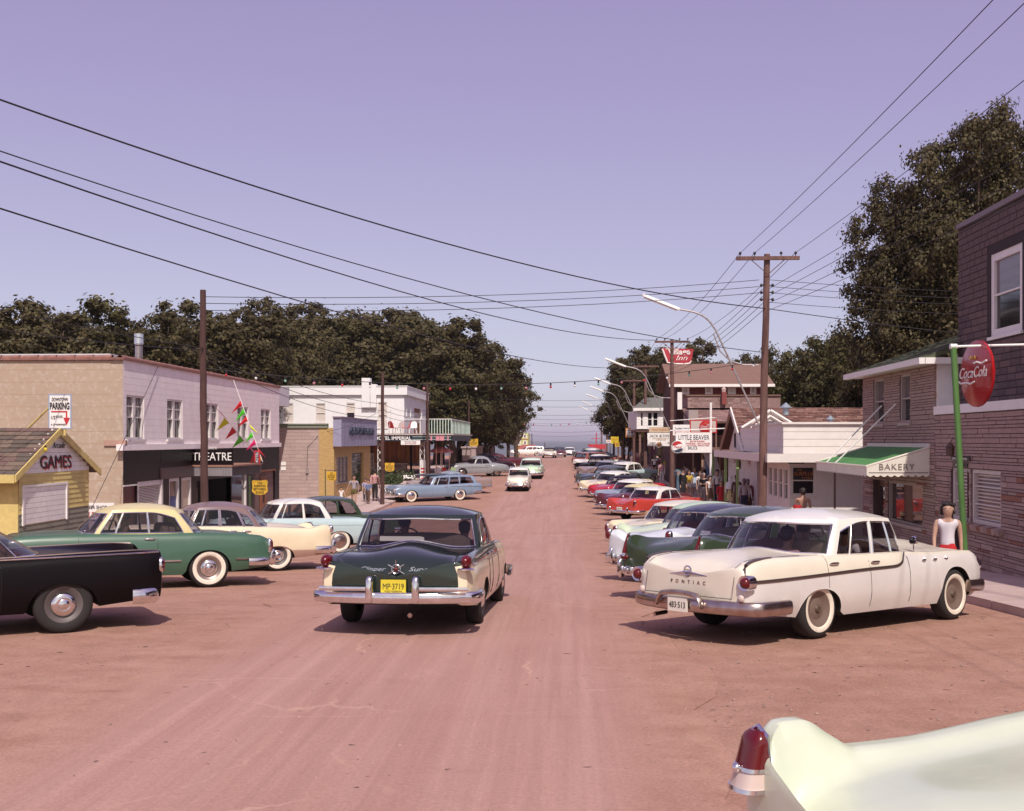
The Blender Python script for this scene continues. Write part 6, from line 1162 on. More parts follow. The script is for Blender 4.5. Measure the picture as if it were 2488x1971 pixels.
# --- the cream sedan at the right kerb
P_PON = dict(L=5.16, W=1.92, H=1.56, wb=3.1, ro=1.30, zt=[(0, .90), (.03, .97), (.1, 1.0), (.28, 1.0), (.45, .985), (.62, .98), (.75, .955), (.85, .95), (.96, .94), (1, .87)],
    zc=[(0, .87), (.012, .93), (.035, .985), (.09, 1.035), (.2, 1.06), (.30, 1.07), (.66, 1.10), (.8, 1.105), (.9, 1.07), (.97, .98), (1, .78)], dv=.02, w=[(0, .88), (.04, .945), (.12, .98), (.3, 1), (.62, 1), (.82, .99), (.95, .975), (1, .91)],
    gb=(.24, .685), gr=(.315, .635), gw=(.94, .76), bow=(.34, .20), bowr=(.40, .30), edge=.13, vt=.87, vs=.88, wins=[(.03, .16), (.175, .435), (.475, .75), (.785, .925)], qround=.5, qdrop=.38, rw=.95, arch=(.43, .42), archmax=(.60, .74),
    split=pch([(0, .735), (.15, .755), (.45, .80), (.56, .81), (.59, .84), (.625, .98), (1, .99)]), seams=(-2.58 + 5.16 * .625, -2.58 + 5.16 * .452, -2.58 + 5.16 * .28), handles=(-2.58 + 5.16 * .475, -2.58 + 5.16 * .305), rim=M('rim_brown', (.16, .11, .09), .5))
LOWW = paint('dusty_white', (.66, .61, .59), .35, coat=.25)
c, s, p = car('sedan', 'dusty cream and white four door sedan with plate 483-513 parked at the right kerb', (3.50, 15.0), ra(49), P_PON, CREAMW, OFFW, LOWW, RROW, white=.7, cap=0, interior=(.20, .12, .10),
    tail=dict(z=.735, y=.905, r=(.06, .062, .062), out=.035), bmat=RUSTCHROME, bump_r=dict(z=.43, hh=.085, dd=.06, guards=(), wrap=.6, out=.13), plate=dict(s='483·513', bg=PL_W, fg=PL_D, z=.43, out=.215, y=.02))
PON = c; hl = s['hl']; fx = lambda u: -hl + u * p['L']
for sg in (1, -1):
    m = MB(); sp_ = s['sp']; pts = []
    for k in range(45):
        u = .02 + .605 * k / 44; x = fx(u); zz = min(sp_(u), s['zt'](u) - .01); pts.append((x, sg * (s['hw'](x, zz) + .006), zz))
    m.tube(pts, .017, 6, ell=(.5, 1.3)); m.build('side_trim', DTRIM, c, True)
for sg in (1, -1):
    m = MB(); pts = []
    for k in range(14): x = fx(.012 + .085 * k / 13); pts.append((x, sg * .80, s['top'](x, .80) + .006))
    pts = [(pts[0][0] - .045, sg * .80, pts[0][2] - .16), (pts[0][0] - .035, sg * .80, pts[0][2] - .06)] + pts; m.tube(pts, .028, 6, ell=(1, .4)); m.build('fender_strip', DTRIM, c, True)
    m = MB(); m.lathe([(.058, .02), (.088, .03), (.095, 0), (.09, -.1)], (0, 0, 0), 'x', 18)
    for i_, q in enumerate(m.v): m.v[i_] = (-hl - .03 - q[0], q[1] + sg * .868, q[2] + .735)
    m.build('lamp_ring', CHROME, c, True)
    m = MB(); m.blob((-hl - .03, sg * .80, .555), (.03, .045, .045), 12, 8); m.build('reverse_lamp', CLEARLENS, c, True)
    for k in range(3):
        x = fx(.70 + .055 * k); m = MB(); m.blob((x, sg * (s['hw'](x, .86) + .004), .86), (.055, .008, .016), 8, 6); m.blob((x, sg * (s['hw'](x, .86) + .004), .86), (.014, .01, .034), 8, 6); m.build('fender_star', CHROME, c, True)
m = MB(); sweep_bar(m, [(-hl - .21, y, .43 + z) for y, z in ((-.36, .0), (-.34, .06), (-.28, .125), (-.15, .145), (0, .15), (.15, .145), (.28, .125), (.34, .06), (.36, .0))], .032, .04, 8); m.build('bumper_gullwing', RUSTCHROME, c, True)
zz = .80; xe = deckpt(s, hl, 0, zz) - .055
m = MB(); m.tube([(xe - .004, .055 * cos(a), zz + .03 + .055 * sin(a)) for a in [2 * PI * k / 16 for k in range(17)]], .011, 6, cap=False); m.tube([(xe + .008, -.30, zz - .02), (xe - .006, -.05, zz + .01), (xe - .006, .05, zz + .01), (xe + .008, .30, zz - .02)], [.006, .016, .016, .006], 6); m.build('boot_emblem', CHROME, c, True)
text('PONTIAC', 'boot_lettering', c, (xe + .002, 0, zz - .125), (0, -1, 0), (0, 0, 1), .045, DTRIM, depth=.008, space=2.6)
m = MB(); sp = [(deckpt(s, hl, f * .74, .54) - .075, f * .70, .54) for f in [k / 10 for k in range(-10, 11)]]; m.tube(sp, .004, 4)
for sg in (1, -1): m.tube([(sp[0][0], sg * .70, .54)] + [(x, sg * .70, s['top'](x, .70) + .001) for x in [deckpt(s, hl, .70, .75) - .01 + 1.2 * k / 14 for k in range(15)]], .004, 4)
m.build('boot_seam', DARK, c)
m = MB(); m.tube([(fx(.69), -.80, s['top'](fx(.69), .8)), (fx(.69), -.80, s['top'](fx(.69), .8) + .12)], .008, 6); m.lathe([(0, .03), (.055, .02), (.065, -.01), (.03, -.05), (0, -.06)], (0, 0, 0), 'x', 14)
k0 = len(m.v) - 15 * 5
for i_ in range(k0, len(m.v)): q = m.v[i_]; m.v[i_] = (fx(.69) - q[0], q[1] - .80, q[2] + s['top'](fx(.69), .8) + .15)
m.build('fender_mirror', CHROME, c, True)
m = MB(); m.tube([(-hl + .15, .55, .27), (-hl - .06, .56, .255)], .026, 8); m.build('exhaust', RUSTCHROME, c, True)

# --- black finned car with a wrapped rear window, lower left
P_BLK = dict(L=5.1, W=2.0, H=1.44, wb=3.0, ro=1.2, zt=[(0, .985), (.06, 1.0), (.2, .985), (.4, .955), (.65, .94), (.9, .90), (1, .80)],
    zc=[(0, .66), (.02, .80), (.08, .90), (.25, .95), (.66, .97), (.9, .90), (1, .7)], dv=.0, w=[(0, .95), (.03, .985), (.1, 1), (.62, 1), (.85, .985), (1, .88)], gb=(.27, .67), gr=(.395, .575), gw=(.93, .72),
    bow=(.3, .2), bowr=(.36, .10), edge=.09, wins=[(.05, .17), (.18, .66)], wrap=.80, qround=.95, archmax=(.63, .68), arch=(.43, .42), split=.5, r=.36, zb=.27)
c, s, p = car('sedan', 'black finned hardtop with wrapped rear glass and plain dark tyres parked at the left kerb', (-7.92, 13.46), la(56), P_BLK, BLACKC, BLACKC, None, LROW, white=0, cap=1, interior=(.14, .06, .05),
    tail=dict(z=.80, y=.86, r=(.05, .09, .10), out=.01), bump_r=dict(z=.42, hh=.10, dd=.055, wrap=.30, guards=(), out=.08), trims=[(-2.53, .4, .975, .925, .012, None)])
for sg in (1, -1): m = MB(); m.tube([(x, sg * (PROF(1) * s['wf'](s['U'](x)) * p['W'] / 2 - .01), s['zt'](s['U'](x)) + .004) for x in [-2.53 + 3.0 * k / 24 for k in range(25)]], .014, 6); m.build('fin_moulding', DTRIM, c, True)
# --- sea green hardtop with a pale yellow roof
P_DOD = dict(L=4.95, W=1.92, H=1.57, wb=3.0, ro=1.13, zt=[(0, .88), (.04, .96), (.15, 1.0), (.3, 1.02), (.45, 1.02), (.7, 1.02), (.9, .98), (1, .88)],
    zc=[(0, .62), (.02, .80), (.07, .95), (.2, 1.05), (.68, 1.07), (.9, 1.03), (1, .75)], gb=(.235, .69), gr=(.31, .615), gw=(.94, .76), bow=(.3, .2), bowr=(.26, .2), edge=.13, vs=.86, wins=[(.04, .19), (.2, .535), (.55, .90)], qround=.55, qdrop=.42, rw=.97, wrap=None,
    arch=(.42, .40), archmax=(.70, .60), split=.5, seams=(.93, -.42), handles=(-.28,), r=.365, rim=M('rim_dull', (.30, .22, .20), .4, .6))
c, s, p = car('hardtop', 'sea green hardtop with a pale yellow roof and whitewall tyres at the left kerb', (-8.19, 20.2), la(63), P_DOD, GREEN, YROOF, None, LROW, white=1, cap=1, interior=(.17, .11, .09), tail='tall', bump_r=dict(z=.47, hh=.075, wrap=.35), trims=[(-2.42, 2.35, .53, .49, .02, None)])
GRN = c
# --- cream finned sedan with a taupe roof
P_CAD = dict(L=5.3, W=2.0, H=1.57, wb=3.2, ro=1.27, zt=[(0, .95), (.012, 1.02), (.03, 1.035), (.055, 1.01), (.09, .955), (.16, .965), (.3, 1.0), (.6, 1.02), (.9, 1.0), (1, .88)],
    zc=[(0, .60), (.02, .78), (.06, .93), (.14, 1.03), (.25, 1.07), (.66, 1.07), (.9, 1.03), (1, .75)], zv=[(0, .60), (.02, .76), (.06, .90), (.14, .955), (.3, .99), (.66, 1.02), (1, .75)], gb=(.25, .67), gr=(.32, .605), gw=(.93, .74), bow=(.32, .2), bowr=(.34, .28), edge=.14, wins=[(.04, .17), (.18, .42), (.455, .76), (.785, .93)], qround=.52, qdrop=.5, rw=.95,
    arch=(.40, .41), archmax=(.56, .68), split=.47, w=[(0, .86), (.02, .92), (.08, .96), (.3, 1), (.62, 1), (.85, .985), (1, .86)])
c, s, p = car('sedan', 'cream finned sedan with a dull brown roof beside the sea green hardtop', (-8.1, 24.5), la(61), P_CAD, CREAM, TAUPE, paint('cream_rust', (.42, .27, .22), .4), LROW, white=1, cap=1, interior=(.22, .15, .13), tail=dict(z=.93, y=.84, r=(.05, .05, .085), out=.0), bump_r=dict(z=.47, hh=.085, dd=.06, guards=(.6,), wrap=.35))
# --- pale blue two door with a white roof
P_FRD = dict(L=4.98, W=1.88, H=1.58, wb=2.92, ro=1.27, zt=[(0, .88), (.03, .95), (.12, .99), (.3, 1.0), (.6, 1.01), (.9, .97), (1, .86)], gb=(.26, .69), gr=(.325, .62), gw=(.94, .77), bow=(.3, .2), bowr=(.22, .18), edge=.12, vs=.87, wins=[(.04, .13), (.14, .50), (.55, .90)], qround=.62, qdrop=.42,
    arch=(.42, .42), archmax=(.64, .72), seams=(.86, -.42), handles=(-.30,), zc=[(0, .62), (.02, .80), (.07, .95), (.2, 1.02), (.68, 1.06), (.9, 1.02), (1, .75)])
car('two_door', 'pale blue two door sedan with a white roof parked facing the concrete block wall', (-7.85, 31.0), la(62), P_FRD, PBLUE, OFFW, None, LROW, white=1, cap=3, tail='round', interior=(.16, .11, .1), bump_r=dict(z=.47, wrap=.35), trims=[(-2.4, -.3, .80, .83, .008, PBLUE)])
car('sedan', 'dark green sedan whose tail pokes out beyond the pale blue two door', (-7.75, 34.9), la(58), dict(P_FRD, L=5.2, zt=[(0, .93), (.03, .97), (.12, .95), (.3, .97), (.6, 1.0), (.9, .97), (1, .86)]), OLIVE, OLIVE, None, LROW, white=1, cap=1, tail='fin', detail=0)
# --- blue estate car and the others further down the left kerb
P_WAG = dict(L=5.35, W=2.02, H=1.49, wb=3.02, ro=1.40, zt=[(0, .92), (.04, .985), (.2, .965), (.5, .93), (.8, .93), (.95, .90), (1, .82)], zc=[(0, .80), (.03, .93), (.3, .95), (.7, .98), (.93, .94), (1, .75)], dv=.0, gb=(.03, .665), gr=(.07, .575), gw=(.93, .70), bow=(.34, .2), bowr=(.1, .1), edge=.08, wins=[(.05, .13), (.14, .36), (.39, .60), (.63, .92)], qround=.95, rw=.9, split=.5, arch=(.40, .42), archmax=(.66, .70), w=[(0, .93), (.03, .98), (.1, 1), (.62, 1), (.9, .985), (1, .92)], hz=.70, grille=(.48, .56))
c, s, p = car('estate_car', 'steel blue finned estate car with whitewall tyres beyond the utility pole', (-7.55, 63.4), la(61), P_WAG, STEEL, STEEL, None, LROW, white=1.3, cap=2, interior=(.25, .06, .05), tail='low', trims=[(-2.6, -.7, .78, .84, .012, None)], bump_f=dict(z=.44, hh=.10), bump_r=dict(z=.50, hh=.07))
m = MB(); m.blob((.2, 0, 1.50), (.9, .5, .05), 12, 6, pw=.5); m.build('roof_bundle', CHAR, c, True)
car('sedan', 'bronze sedan half hidden behind the steel blue estate car', (-7.15, 68.3), la(61), dict(P_BLK, H=1.45), BRONZE, GREYB, None, LROW, detail=0, tail='low')
P_OLD = dict(L=5.0, W=1.90, H=1.63, wb=2.92, ro=1.22, zt=[(0, .62), (.05, .86), (.14, .98), (.24, 1.03), (.40, 1.02), (.65, 1.03), (.85, 1.0), (.96, .92), (1, .78)], zc=[(0, .60), (.04, .80), (.12, .98), (.25, 1.08), (.67, 1.10), (.88, 1.06), (1, .72)], dv=.05, w=[(0, .74), (.06, .88), (.16, .98), (.3, .97), (.5, .96), (.75, .97), (.9, .95), (1, .80)],
    gb=(.26, .68), gr=(.34, .605), gw=(.92, .71), bow=(.28, .2), bowr=(.3, .26), edge=.16, wins=[(.05, .42), (.46, .86)], qround=.55, archmax=(.50, .72), arch=(.40, .42), split=.5)
c, s, p = car('sedan', 'grey rounded sedan with bulging rear wings parked in front of the hotel terrace', (-6.75, 86.3), la(64), P_OLD, GREY, GREY, None, LROW, white=0, cap=3, interior=(.2, .13, .12), trims=[(-2.0, -1.0, .72, .72, .02, None), (-.6, 2.0, .74, .74, .014, None)], detail=1)
for sg in (1, -1):
    m = MB(); m.blob((-1.45, sg * .82, .68), (.78, .16, .33), 16, 10, pw=.85); m.build('rear_wing', GREY, c, True)
car('sedan', 'black rounded sedan parked beyond the grey one with bulging wings', (-6.7, 92.5), la(62), P_OLD, paint('black_plum', (.03, .012, .018), .15), BLACKC, None, LROW, detail=0)
car('sedan', 'plum finned sedan parked beyond the black rounded one on the left', (-6.2, 99.5), la(60), dict(P_BLK, H=1.45), MAROON, MAROON, None, LROW, detail=0, tail='fin')
car('estate_car', 'white estate car standing broadside at the crest on the left', (-5.3, 166), R(186), dict(P_WAG, H=1.5), OFFW, OFFW, None, None, detail=0, tail='low')
car('sedan', 'pale yellow sedan behind the white estate car at the crest', (-4.0, 172), R(184), dict(P_BLK, H=1.42), YROOF, OFFW, None, None, detail=0, tail='low')
# --- oncoming and far traffic
P_PREF = dict(L=3.85, W=1.52, H=1.49, wb=2.21, ro=.85, r=.30, zb=.24, zt=[(0, .80), (.06, .92), (.3, .97), (.6, .97), (.85, .93), (.96, .88), (1, .76)], zc=[(0, .62), (.05, .85), (.2, 1.0), (.66, 1.0), (.85, .97), (.96, .88), (1, .66)], gb=(.18, .68), gr=(.28, .60), gw=(.93, .78), bow=(.2, .14), bowr=(.2, .15), edge=.10, arch=(.34, .35), archmax=(.56, .60), hz=.66, grille=(.44, .50, .56), split=.5, wins=[(.06, .46), (.5, .88)])
car('small_saloon', 'little cream saloon coming up the road, nearest of the oncoming cars', (-2.9, 72.0), R(-91), P_PREF, CREAMW, OFFW, None, None, white=0, cap=1, bump_f=dict(z=.42, hh=.06, wrap=.2), bump_r=dict(z=.42, hh=.06, wrap=.2))
P_C57 = dict(L=5.08, W=1.88, H=1.54, wb=2.92, ro=1.3, hz=.80, grille=(.48, .56, .62), split=.5)
car('sedan', 'mint green sedan following the little cream saloon', (-2.45, 84.5), R(-91), P_C57, MINT, paint('mint_white', (.62, .72, .62)), None, None, white=0, cap=1, bump_f=dict(z=.44, hh=.11))
car('convertible', 'white finned car driving away near the crest of the road', (-1.85, 149), R(90), dict(P_BLK, H=1.38), OFFW, BLACKC, None, None, tail='low', white=0, detail=0)
car('sedan', 'maroon sedan beside the white finned car near the crest', (-.55, 155), R(91), BASE, MAROON, CHAR, None, None, detail=0)
car('sedan', 'white sedan dropping over the crest towards the lake', (1.1, 184), R(-90), BASE, OFFW, OFFW, None, None, detail=0)
# --- right hand row behind the cream sedan
P_FIN = dict(P_CAD, L=5.4, H=1.56, zt=[(0, .97), (.01, 1.055), (.035, 1.07), (.10, 1.02), (.25, 1.0), (.6, 1.0), (.9, .97), (1, .86)], split=.5, archmax=(.6, .68), wins=[(.04, .46), (.5, .88)])
c, s, p = car('hardtop', 'olive green car with chrome edged fins next to the dusty cream sedan', (3.62, 19.6), ra(49), P_FIN, OLIVE, OLIVE, None, RROW, white=1, interior=(.3, .27, .24), tail=dict(z=.70, y=.80, r=(.05, .09, .045)), bump_r=dict(z=.47, hh=.09, dd=.06, guards=(.78,), wrap=.4))
hl = s['hl']
for sg in (1, -1):
    m = MB(); m.tube([(-hl - .02, sg * .80, .76), (-hl + .02, sg * .80, .93), (-hl + .06, sg * .80, 1.09)], [.06, .045, .012], 8, ell=(.8, 1)); m.build('fin_lamp', REDLENS, c, True)
    m = MB(); m.tube([(-hl - .01, sg * .80, .70), (-hl + .04, sg * .80, .93), (-hl + .10, sg * .80, 1.10)], [.075, .06, .016], 8, ell=(.7, 1)); m.build('fin_chrome', CHROME, c, True)
c, s, p = car('hardtop', 'silver white car with tall tail lamps and a navy roof', (3.50, 23.5), ra(49), P_CAD, SILVER, NAVY, None, RROW, interior=(.25, .22, .22), tail=dict(z=.94, y=.84, r=(.07, .06, .10), out=.02), bump_r=dict(z=.46, hh=.09, dd=.06, guards=(.62,), wrap=.35))
car('sedan', 'pale mint sedan with a mint roof beside the silver white car', (3.85, 28.2), ra(49), P_CAD, paint('pale_mint', (.58, .67, .50)), MINT, None, RROW, interior=(.3, .26, .22), tail=dict(z=.86, y=.84, r=(.05, .06, .10)), bump_r=dict(guards=(.6,), hh=.09))
P_CHV = dict(L=5.0, W=1.87, H=1.54, zt=[(0, .92), (.03, .985), (.12, .99), (.3, .99), (.6, 1.0), (.9, .97), (1, .86)], split=.5)
car('sedan', 'cream sedan parked beyond the pale mint one', (3.65, 31.7), ra(49), P_CHV, CREAM, CREAMW, None, RROW, tail='tall', interior=(.25, .2, .18), bump_r=dict(hh=.10))
P_PLY = dict(L=5.2, W=1.9, H=1.53, zt=[(0, .99), (.015, 1.04), (.06, 1.035), (.2, .99), (.6, .98), (.9, .95), (1, .86)], gb=(.26, .69), gr=(.325, .62), gw=(.94, .76), wins=[(.04, .46), (.5, .90)], split=lambda u: .50)
c, s, p = car('hardtop', 'bright red finned hardtop with a white roof parked across from the signs', (4.35, 50.2), ra(44), P_PLY, RED, OFFW, paint('red_lower', (.62, .45, .30)), RROW, interior=(.4, .06, .05), tail='fin', bump_r=dict(hh=.07, guards=(.5,)), plate=dict(s='AB 214', bg=PL_W, fg=PL_D, z=.58))
hl = s['hl']; m = MB(); zz = .80; xe = deckpt(s, hl, 0, zz) - .06; m.tube([(xe, -.22, zz), (xe, .22, zz)], .012, 5); m.tube([(xe, 0, zz - .09), (xe, 0, zz + .09)], .010, 5); m.build('boot_emblem', CHROME, c)
car('convertible', 'maroon car with a raised cream top behind the bright red hardtop', (4.1, 54.6), ra(44), dict(P_FIN, H=1.5), MAROON, YROOF, None, RROW, tail='fin')
car('sedan', 'dove blue sedan with a white roof and winged boot badge', (3.95, 58.8), ra(44), P_CHV, GREYB, OFFW, None, RROW, tail='round', plate=dict(s='KD 709', bg=PL_W, fg=PL_D, z=.56))
car('hardtop', 'crimson car with a black top beyond the dove blue sedan', (3.75, 63.4), ra(45), dict(P_CHV, H=1.5), paint('crimson', (.42, .02, .035)), BLACKC, None, RROW, tail='round', plate=dict(s='FH 382', bg=PL_W, fg=PL_D, z=.56))
car('sedan', 'cream sedan with a white roof next to the crimson car', (3.3, 67.2), ra(46), P_CHV, CREAM, OFFW, None, RROW, tail='tall')
car('sedan', 'charcoal sedan with a dark roof beyond the cream and white one', (3.35, 73.5), ra(46), P_FIN, CHAR, CHAR, None, RROW, detail=0, tail='fin')
car('sedan', 'pale blue sedan with a white roof near the weighing machine', (4.6, 77.5), ra(50), P_FRD, PBLUE, OFFW, None, RROW, detail=0)
car('sedan', 'bronze finned sedan at the right kerb beyond the pale blue one', (3.5, 82.5), ra(46), P_BLK, BRONZE, GREY, None, RROW, detail=0, tail='low')
far = [('black sedan with a black roof in the far part of the right row', BLACKC, BLACKC, P_CHV), ('white finned hardtop in the far part of the right row', OFFW, OFFW, P_BLK), ('brick red estate car in the far part of the right row', paint('brick', (.30, .10, .08)), paint('brick', (.30, .10, .08)), P_WAG), ('slate blue sedan in the far part of the right row', GREYB, CHAR, P_CHV), ('white roofed blue sedan in the far part of the right row', STEEL, OFFW, P_OLD), ('green sedan at the far end of the right row', GREEN, MINT, P_CHV), ('maroon sedan at the far end of the right row', MAROON, MAROON, P_CHV), ('grey finned sedan at the far end of the right row', GREY, GREY, P_BLK)]
for k, (lb, b_, r_, P_) in enumerate(far):
    car('estate_car' if P_ is P_WAG else 'sedan', lb, (3.3 + .05 * k, 90 + 8.2 * k), ra(46), P_, b_, r_, None, RROW, detail=0, tail='low' if P_ is P_BLK else 'round')
# --- the pale finned car in the near right corner
P_NEAR = dict(P_CAD, zt=[(0, .90), (.008, .99), (.022, 1.03), (.045, 1.025), (.075, .94), (.105, .865), (.16, .86), (.3, .91), (.6, 1.02), (.9, 1.0), (1, .88)], zc=[(0, .55), (.015, .69), (.05, .80), (.12, .855), (.22, .875), (.30, .89), (.66, 1.0), (.9, .98), (1, .75)], zv=[(0, .52), (.015, .65), (.05, .75), (.12, .80), (.2, .825), (.3, .86), (.66, 1.02), (1, .75)], split=.4, rw=.93, N=130, ang=75, gb=(.295, .67), gr=(.37, .605))
NEARPOS = (3.63, 5.43)
c, s, p = car('finned_car', 'pale cream finned car with a tall red tail lamp close by on the right', NEARPOS, ra(66), P_NEAR, PALEG, NAVY, None, None, white=1, interior=(.2, .15, .15), tail=dict(z=.50, y=.6, r=(.02, .03, .03)), bump_r=dict(z=.40, hh=.09, dd=.07, guards=(.6,), wrap=.35), z=gz(5.4) - .08)
hl = s['hl']
def lens(name, z0, z1, mat, sg, grow=0.0):
    m = MB(); P = []
    for j in range(9):
        z_ = z0 + (z1 - z0) * j / 8; f_ = (z_ - .74) / .27; rx = (.125 - .07 * f_) + grow; ry = .098 - .026 * f_ + grow; yc = sg * (.765 - .015 * f_)
        if z1 > .95 and j > 6: k_ = (.90 if j == 7 else .62); rx *= k_; ry *= k_
        P.append([(-hl - .005 - rx * abs(cos(a)) ** .55, yc + ry * math.copysign(abs(sin(a)) ** .75, sin(a)), z_) for a in [-PI / 2 + PI * k / 12 for k in range(13)]])
    m.grid(P, flip=True); m.face(P[-1]); return m.build(name, mat, c, True, ang=60)
for sg in (1, -1):
    lens('tail_lens', .845, 1.005, REDLENS, sg); lens('lens_band', .828, .846, CHROME, sg, .006); lens('reverse_lens', .752, .829, CLEARLENS, sg); lens('lens_rim', .735, .754, CHROME, sg, .006)
    m = MB(); m.tube([(-hl - .002, sg * (.765 + .100), .74), (-hl - .004, sg * (.758 + .088), .86), (-hl - .005, sg * (.752 + .068), .985), (-hl - .005, sg * .755, 1.02), (-hl - .005, sg * (.752 - .068), .985), (-hl - .004, sg * (.758 - .088), .86), (-hl - .002, sg * (.765 - .100), .74)], .011, 6); m.build('lens_surround', CHROME, c, True)
    m = MB(); m.blob((-hl - .115, sg * .765, .838), (.026, .022, .024), 10, 7); m.build('lens_button', CHROME, c, True)
# ---------------------------------------------------------------- poles, lamps, wires
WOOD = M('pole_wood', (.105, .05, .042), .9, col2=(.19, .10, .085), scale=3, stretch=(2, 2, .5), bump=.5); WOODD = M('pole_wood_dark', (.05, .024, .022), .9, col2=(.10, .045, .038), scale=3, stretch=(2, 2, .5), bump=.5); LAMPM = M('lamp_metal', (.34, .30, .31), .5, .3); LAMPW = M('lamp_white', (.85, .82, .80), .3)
INS = M('insulator', (.03, .02, .025), .3)
def pole(label, x, y, ztop, r0=.14, arms=(), lamp=None, group=None, lean=0.0, side=0, zb=None):
    zb = gz(y) if zb is None else zb; t = thing('utility_pole', label, 'utility pole', (x, y, zb), 0, group); H = ztop - zb
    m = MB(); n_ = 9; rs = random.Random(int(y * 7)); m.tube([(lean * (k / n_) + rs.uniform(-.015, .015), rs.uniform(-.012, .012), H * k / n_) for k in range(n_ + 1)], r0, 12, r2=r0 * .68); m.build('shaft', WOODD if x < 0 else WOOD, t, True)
    for (za, w, pins) in arms:
        m = MB(); m.box(lean - w / 2, lean + w / 2, -.22, -.10, za - zb - .06, za - zb + .06); a = m.build('crossarm', WOOD, t)
        for f_ in pins: m = MB(); xx = lean + f_ * w / 2; m.tube([(xx, -.16, za - zb + .05), (xx, -.16, za - zb + .13)], .015, 5); m.blob((xx, -.16, za - zb + .17), (.05, .05, .055), 8, 6); m.build('insulator', INS, a, True)
        if w > 1.5:
            for sg in (1, -1): m = MB(); m.tube([(lean + sg * w * .26, -.17, za - zb - .06), (lean, -.17, za - zb - .55)], .014, 4); m.build('arm_brace', WOOD, a)
    for k in range(side):
        for sg in (-1, 1): m = MB(); m.blob((lean + sg * .19, 0, H - 1.05 - .24 * k), (.05, .05, .06), 8, 6); m.tube([(lean, 0, H - 1.05 - .24 * k), (lean + sg * .18, 0, H - 1.05 - .24 * k)], .015, 4); m.build('insulator', INS, t, True)
    if lamp:
        zl = lamp - zb                                 # height of the lower bracket
        path = [(-.1, -.05, zl), (-.7, -.05, zl + 1.35), (-1.45, -.05, zl + 3.0), (-1.62, -.05, zl + 3.32), (-1.85, -.05, zl + 3.6), (-2.2, -.05, zl + 3.80), (-2.75, -.05, zl + 3.92)]
        pp = [Vector(p) for p in path]; sm = []
        for k in range(len(pp) - 1):
            p0, p1, p2, p3 = pp[max(0, k - 1)], pp[k], pp[k + 1], pp[min(len(pp) - 1, k + 2)]
            for j in range(5): u = j / 5; sm.append(.5 * ((2 * p1) + (p2 - p0) * u + (2 * p0 - 5 * p1 + 4 * p2 - p3) * u * u + (3 * p1 - p0 - 3 * p2 + p3) * u ** 3))
        sm.append(pp[-1]); m = MB(); m.tube(sm, .032, 8); ar = m.build('lamp_arm', LAMPM, t, True)
        m = MB(); m.tube([(-.1, -.05, zl + 2.02), (-.6, -.05, zl + 2.03), (-1.05, -.05, zl + 2.16), (-1.4, -.05, zl + 2.50), (-1.62, -.05, zl + 3.1)], .024, 8); m.build('lamp_brace', LAMPM, t, True)
        m = MB(); d = Vector((-1.26, 0, .50)); c0 = Vector(path[-1]); up = Vector((.37, 0, .93)); P = []
        for f_ in (0, .04, .96, 1): w_ = .09 if 0 < f_ < 1 else .06; c1 = c0 + d * f_; P.append([c1 + Vector((0, a * w_, 0)) + up * b * .07 for a, b in ((-1, -.6), (1, -.6), (.8, .6), (-.8, .6))])
        m.grid(P, close=True); m.face(P[0][::-1]); m.face(P[-1]); lh = m.build('lamp_head', LAMPW, ar)
        m = MB(); m.tube([c0 + d * .06 - up * .055, c0 + d * .94 - up * .055], .035, 8); m.build('lamp_tube', M('tube_glass', (.8, .76, .74), .15), lh, True)
    return t
RP = [(6.70, 37.2, 8.72), (6.55, 66.0, 8.5), (6.5, 86.5, 8.4), (6.48, 100, 8.0), (6.46, 117, 8.3), (6.44, 139, 8.0), (6.4, 160, 7.4), (6.4, 182, 6.6)]
names = ['weathered utility pole with a street lamp arm beside the surplus store', 'utility pole with a lamp arm standing by the weighing machine', 'utility pole with a lamp arm before the white upper floor shop', 'short armed utility pole with a lamp beyond the white shop', 'utility pole with a lamp arm beside the dining sign', 'utility pole with two crossarms near the yellow hoarding', 'distant right hand utility pole just before the crest', 'right hand utility pole down beyond the crest']
for k, (x, y, z) in enumerate(RP):
    arms = [(z - .16, 2.1, (-.88, -.42, .42, .88))] if k < 6 else [(z - .16, 1.8, (-.8, .8))]
    if k == 5: arms.append((z - 1.0, 1.6, (-.8, .8)))
    pole(names[k], x, y, z, .15, arms, 2.95 if k < 7 else None, 'utility poles along the right kerb', lean=(.18 if k == 0 else .0), side=3 if k == 0 else 0)
LP = [(-9.95, 29.9, 6.62), (-9.75, 58.6, 6.1), (-9.6, 77.0, 6.5), (-9.0, 104, 6.2), (-8.6, 128, 6.0), (-7.4, 150, 6.1), (-5.6, 196, 3.6), (-3.6, 215, 1.9)]
ln = ['dark utility pole in front of the theatre', 'utility pole with a yellow notice beside the strolling family', 'utility pole at the hotel corner', 'utility pole under the trees past the hotel', 'utility pole beside the garden wall piers', 'left utility pole before the crest', 'pink distant pole down the hill on the left', 'last distant pole above the lake']
for k, (x, y, z) in enumerate(LP): pole(ln[k], x, y, z, .118 if k < 3 else .10, [], None, 'utility poles along the left side', side=0, lean=(-.06 if k == 0 else 0))
def wire(label, p, q, sag, r=.011, group='overhead wires', n=20, twist=False):
    p, q = Vector(p), Vector(q); t = MB(); pts = [p + (q - p) * (k / n) + Vector((0, 0, -sag * 4 * (k / n) * (1 - k / n))) for k in range(n + 1)]
    t.tube(pts, r, 5); o = t.build('overhead_wire', M('wire_black', (.02, .018, .02), .6)); tag(o, label, 'wire', group); return o
FP = Vector((-12.5, 16.5, 0))                         # the pole out of frame on the left where the long spans start
def off_left(py, D=17.0): x, y = atD(-75, D); return (x, y, CZ - (py + 10 - 20 - HY) * D / FPX)
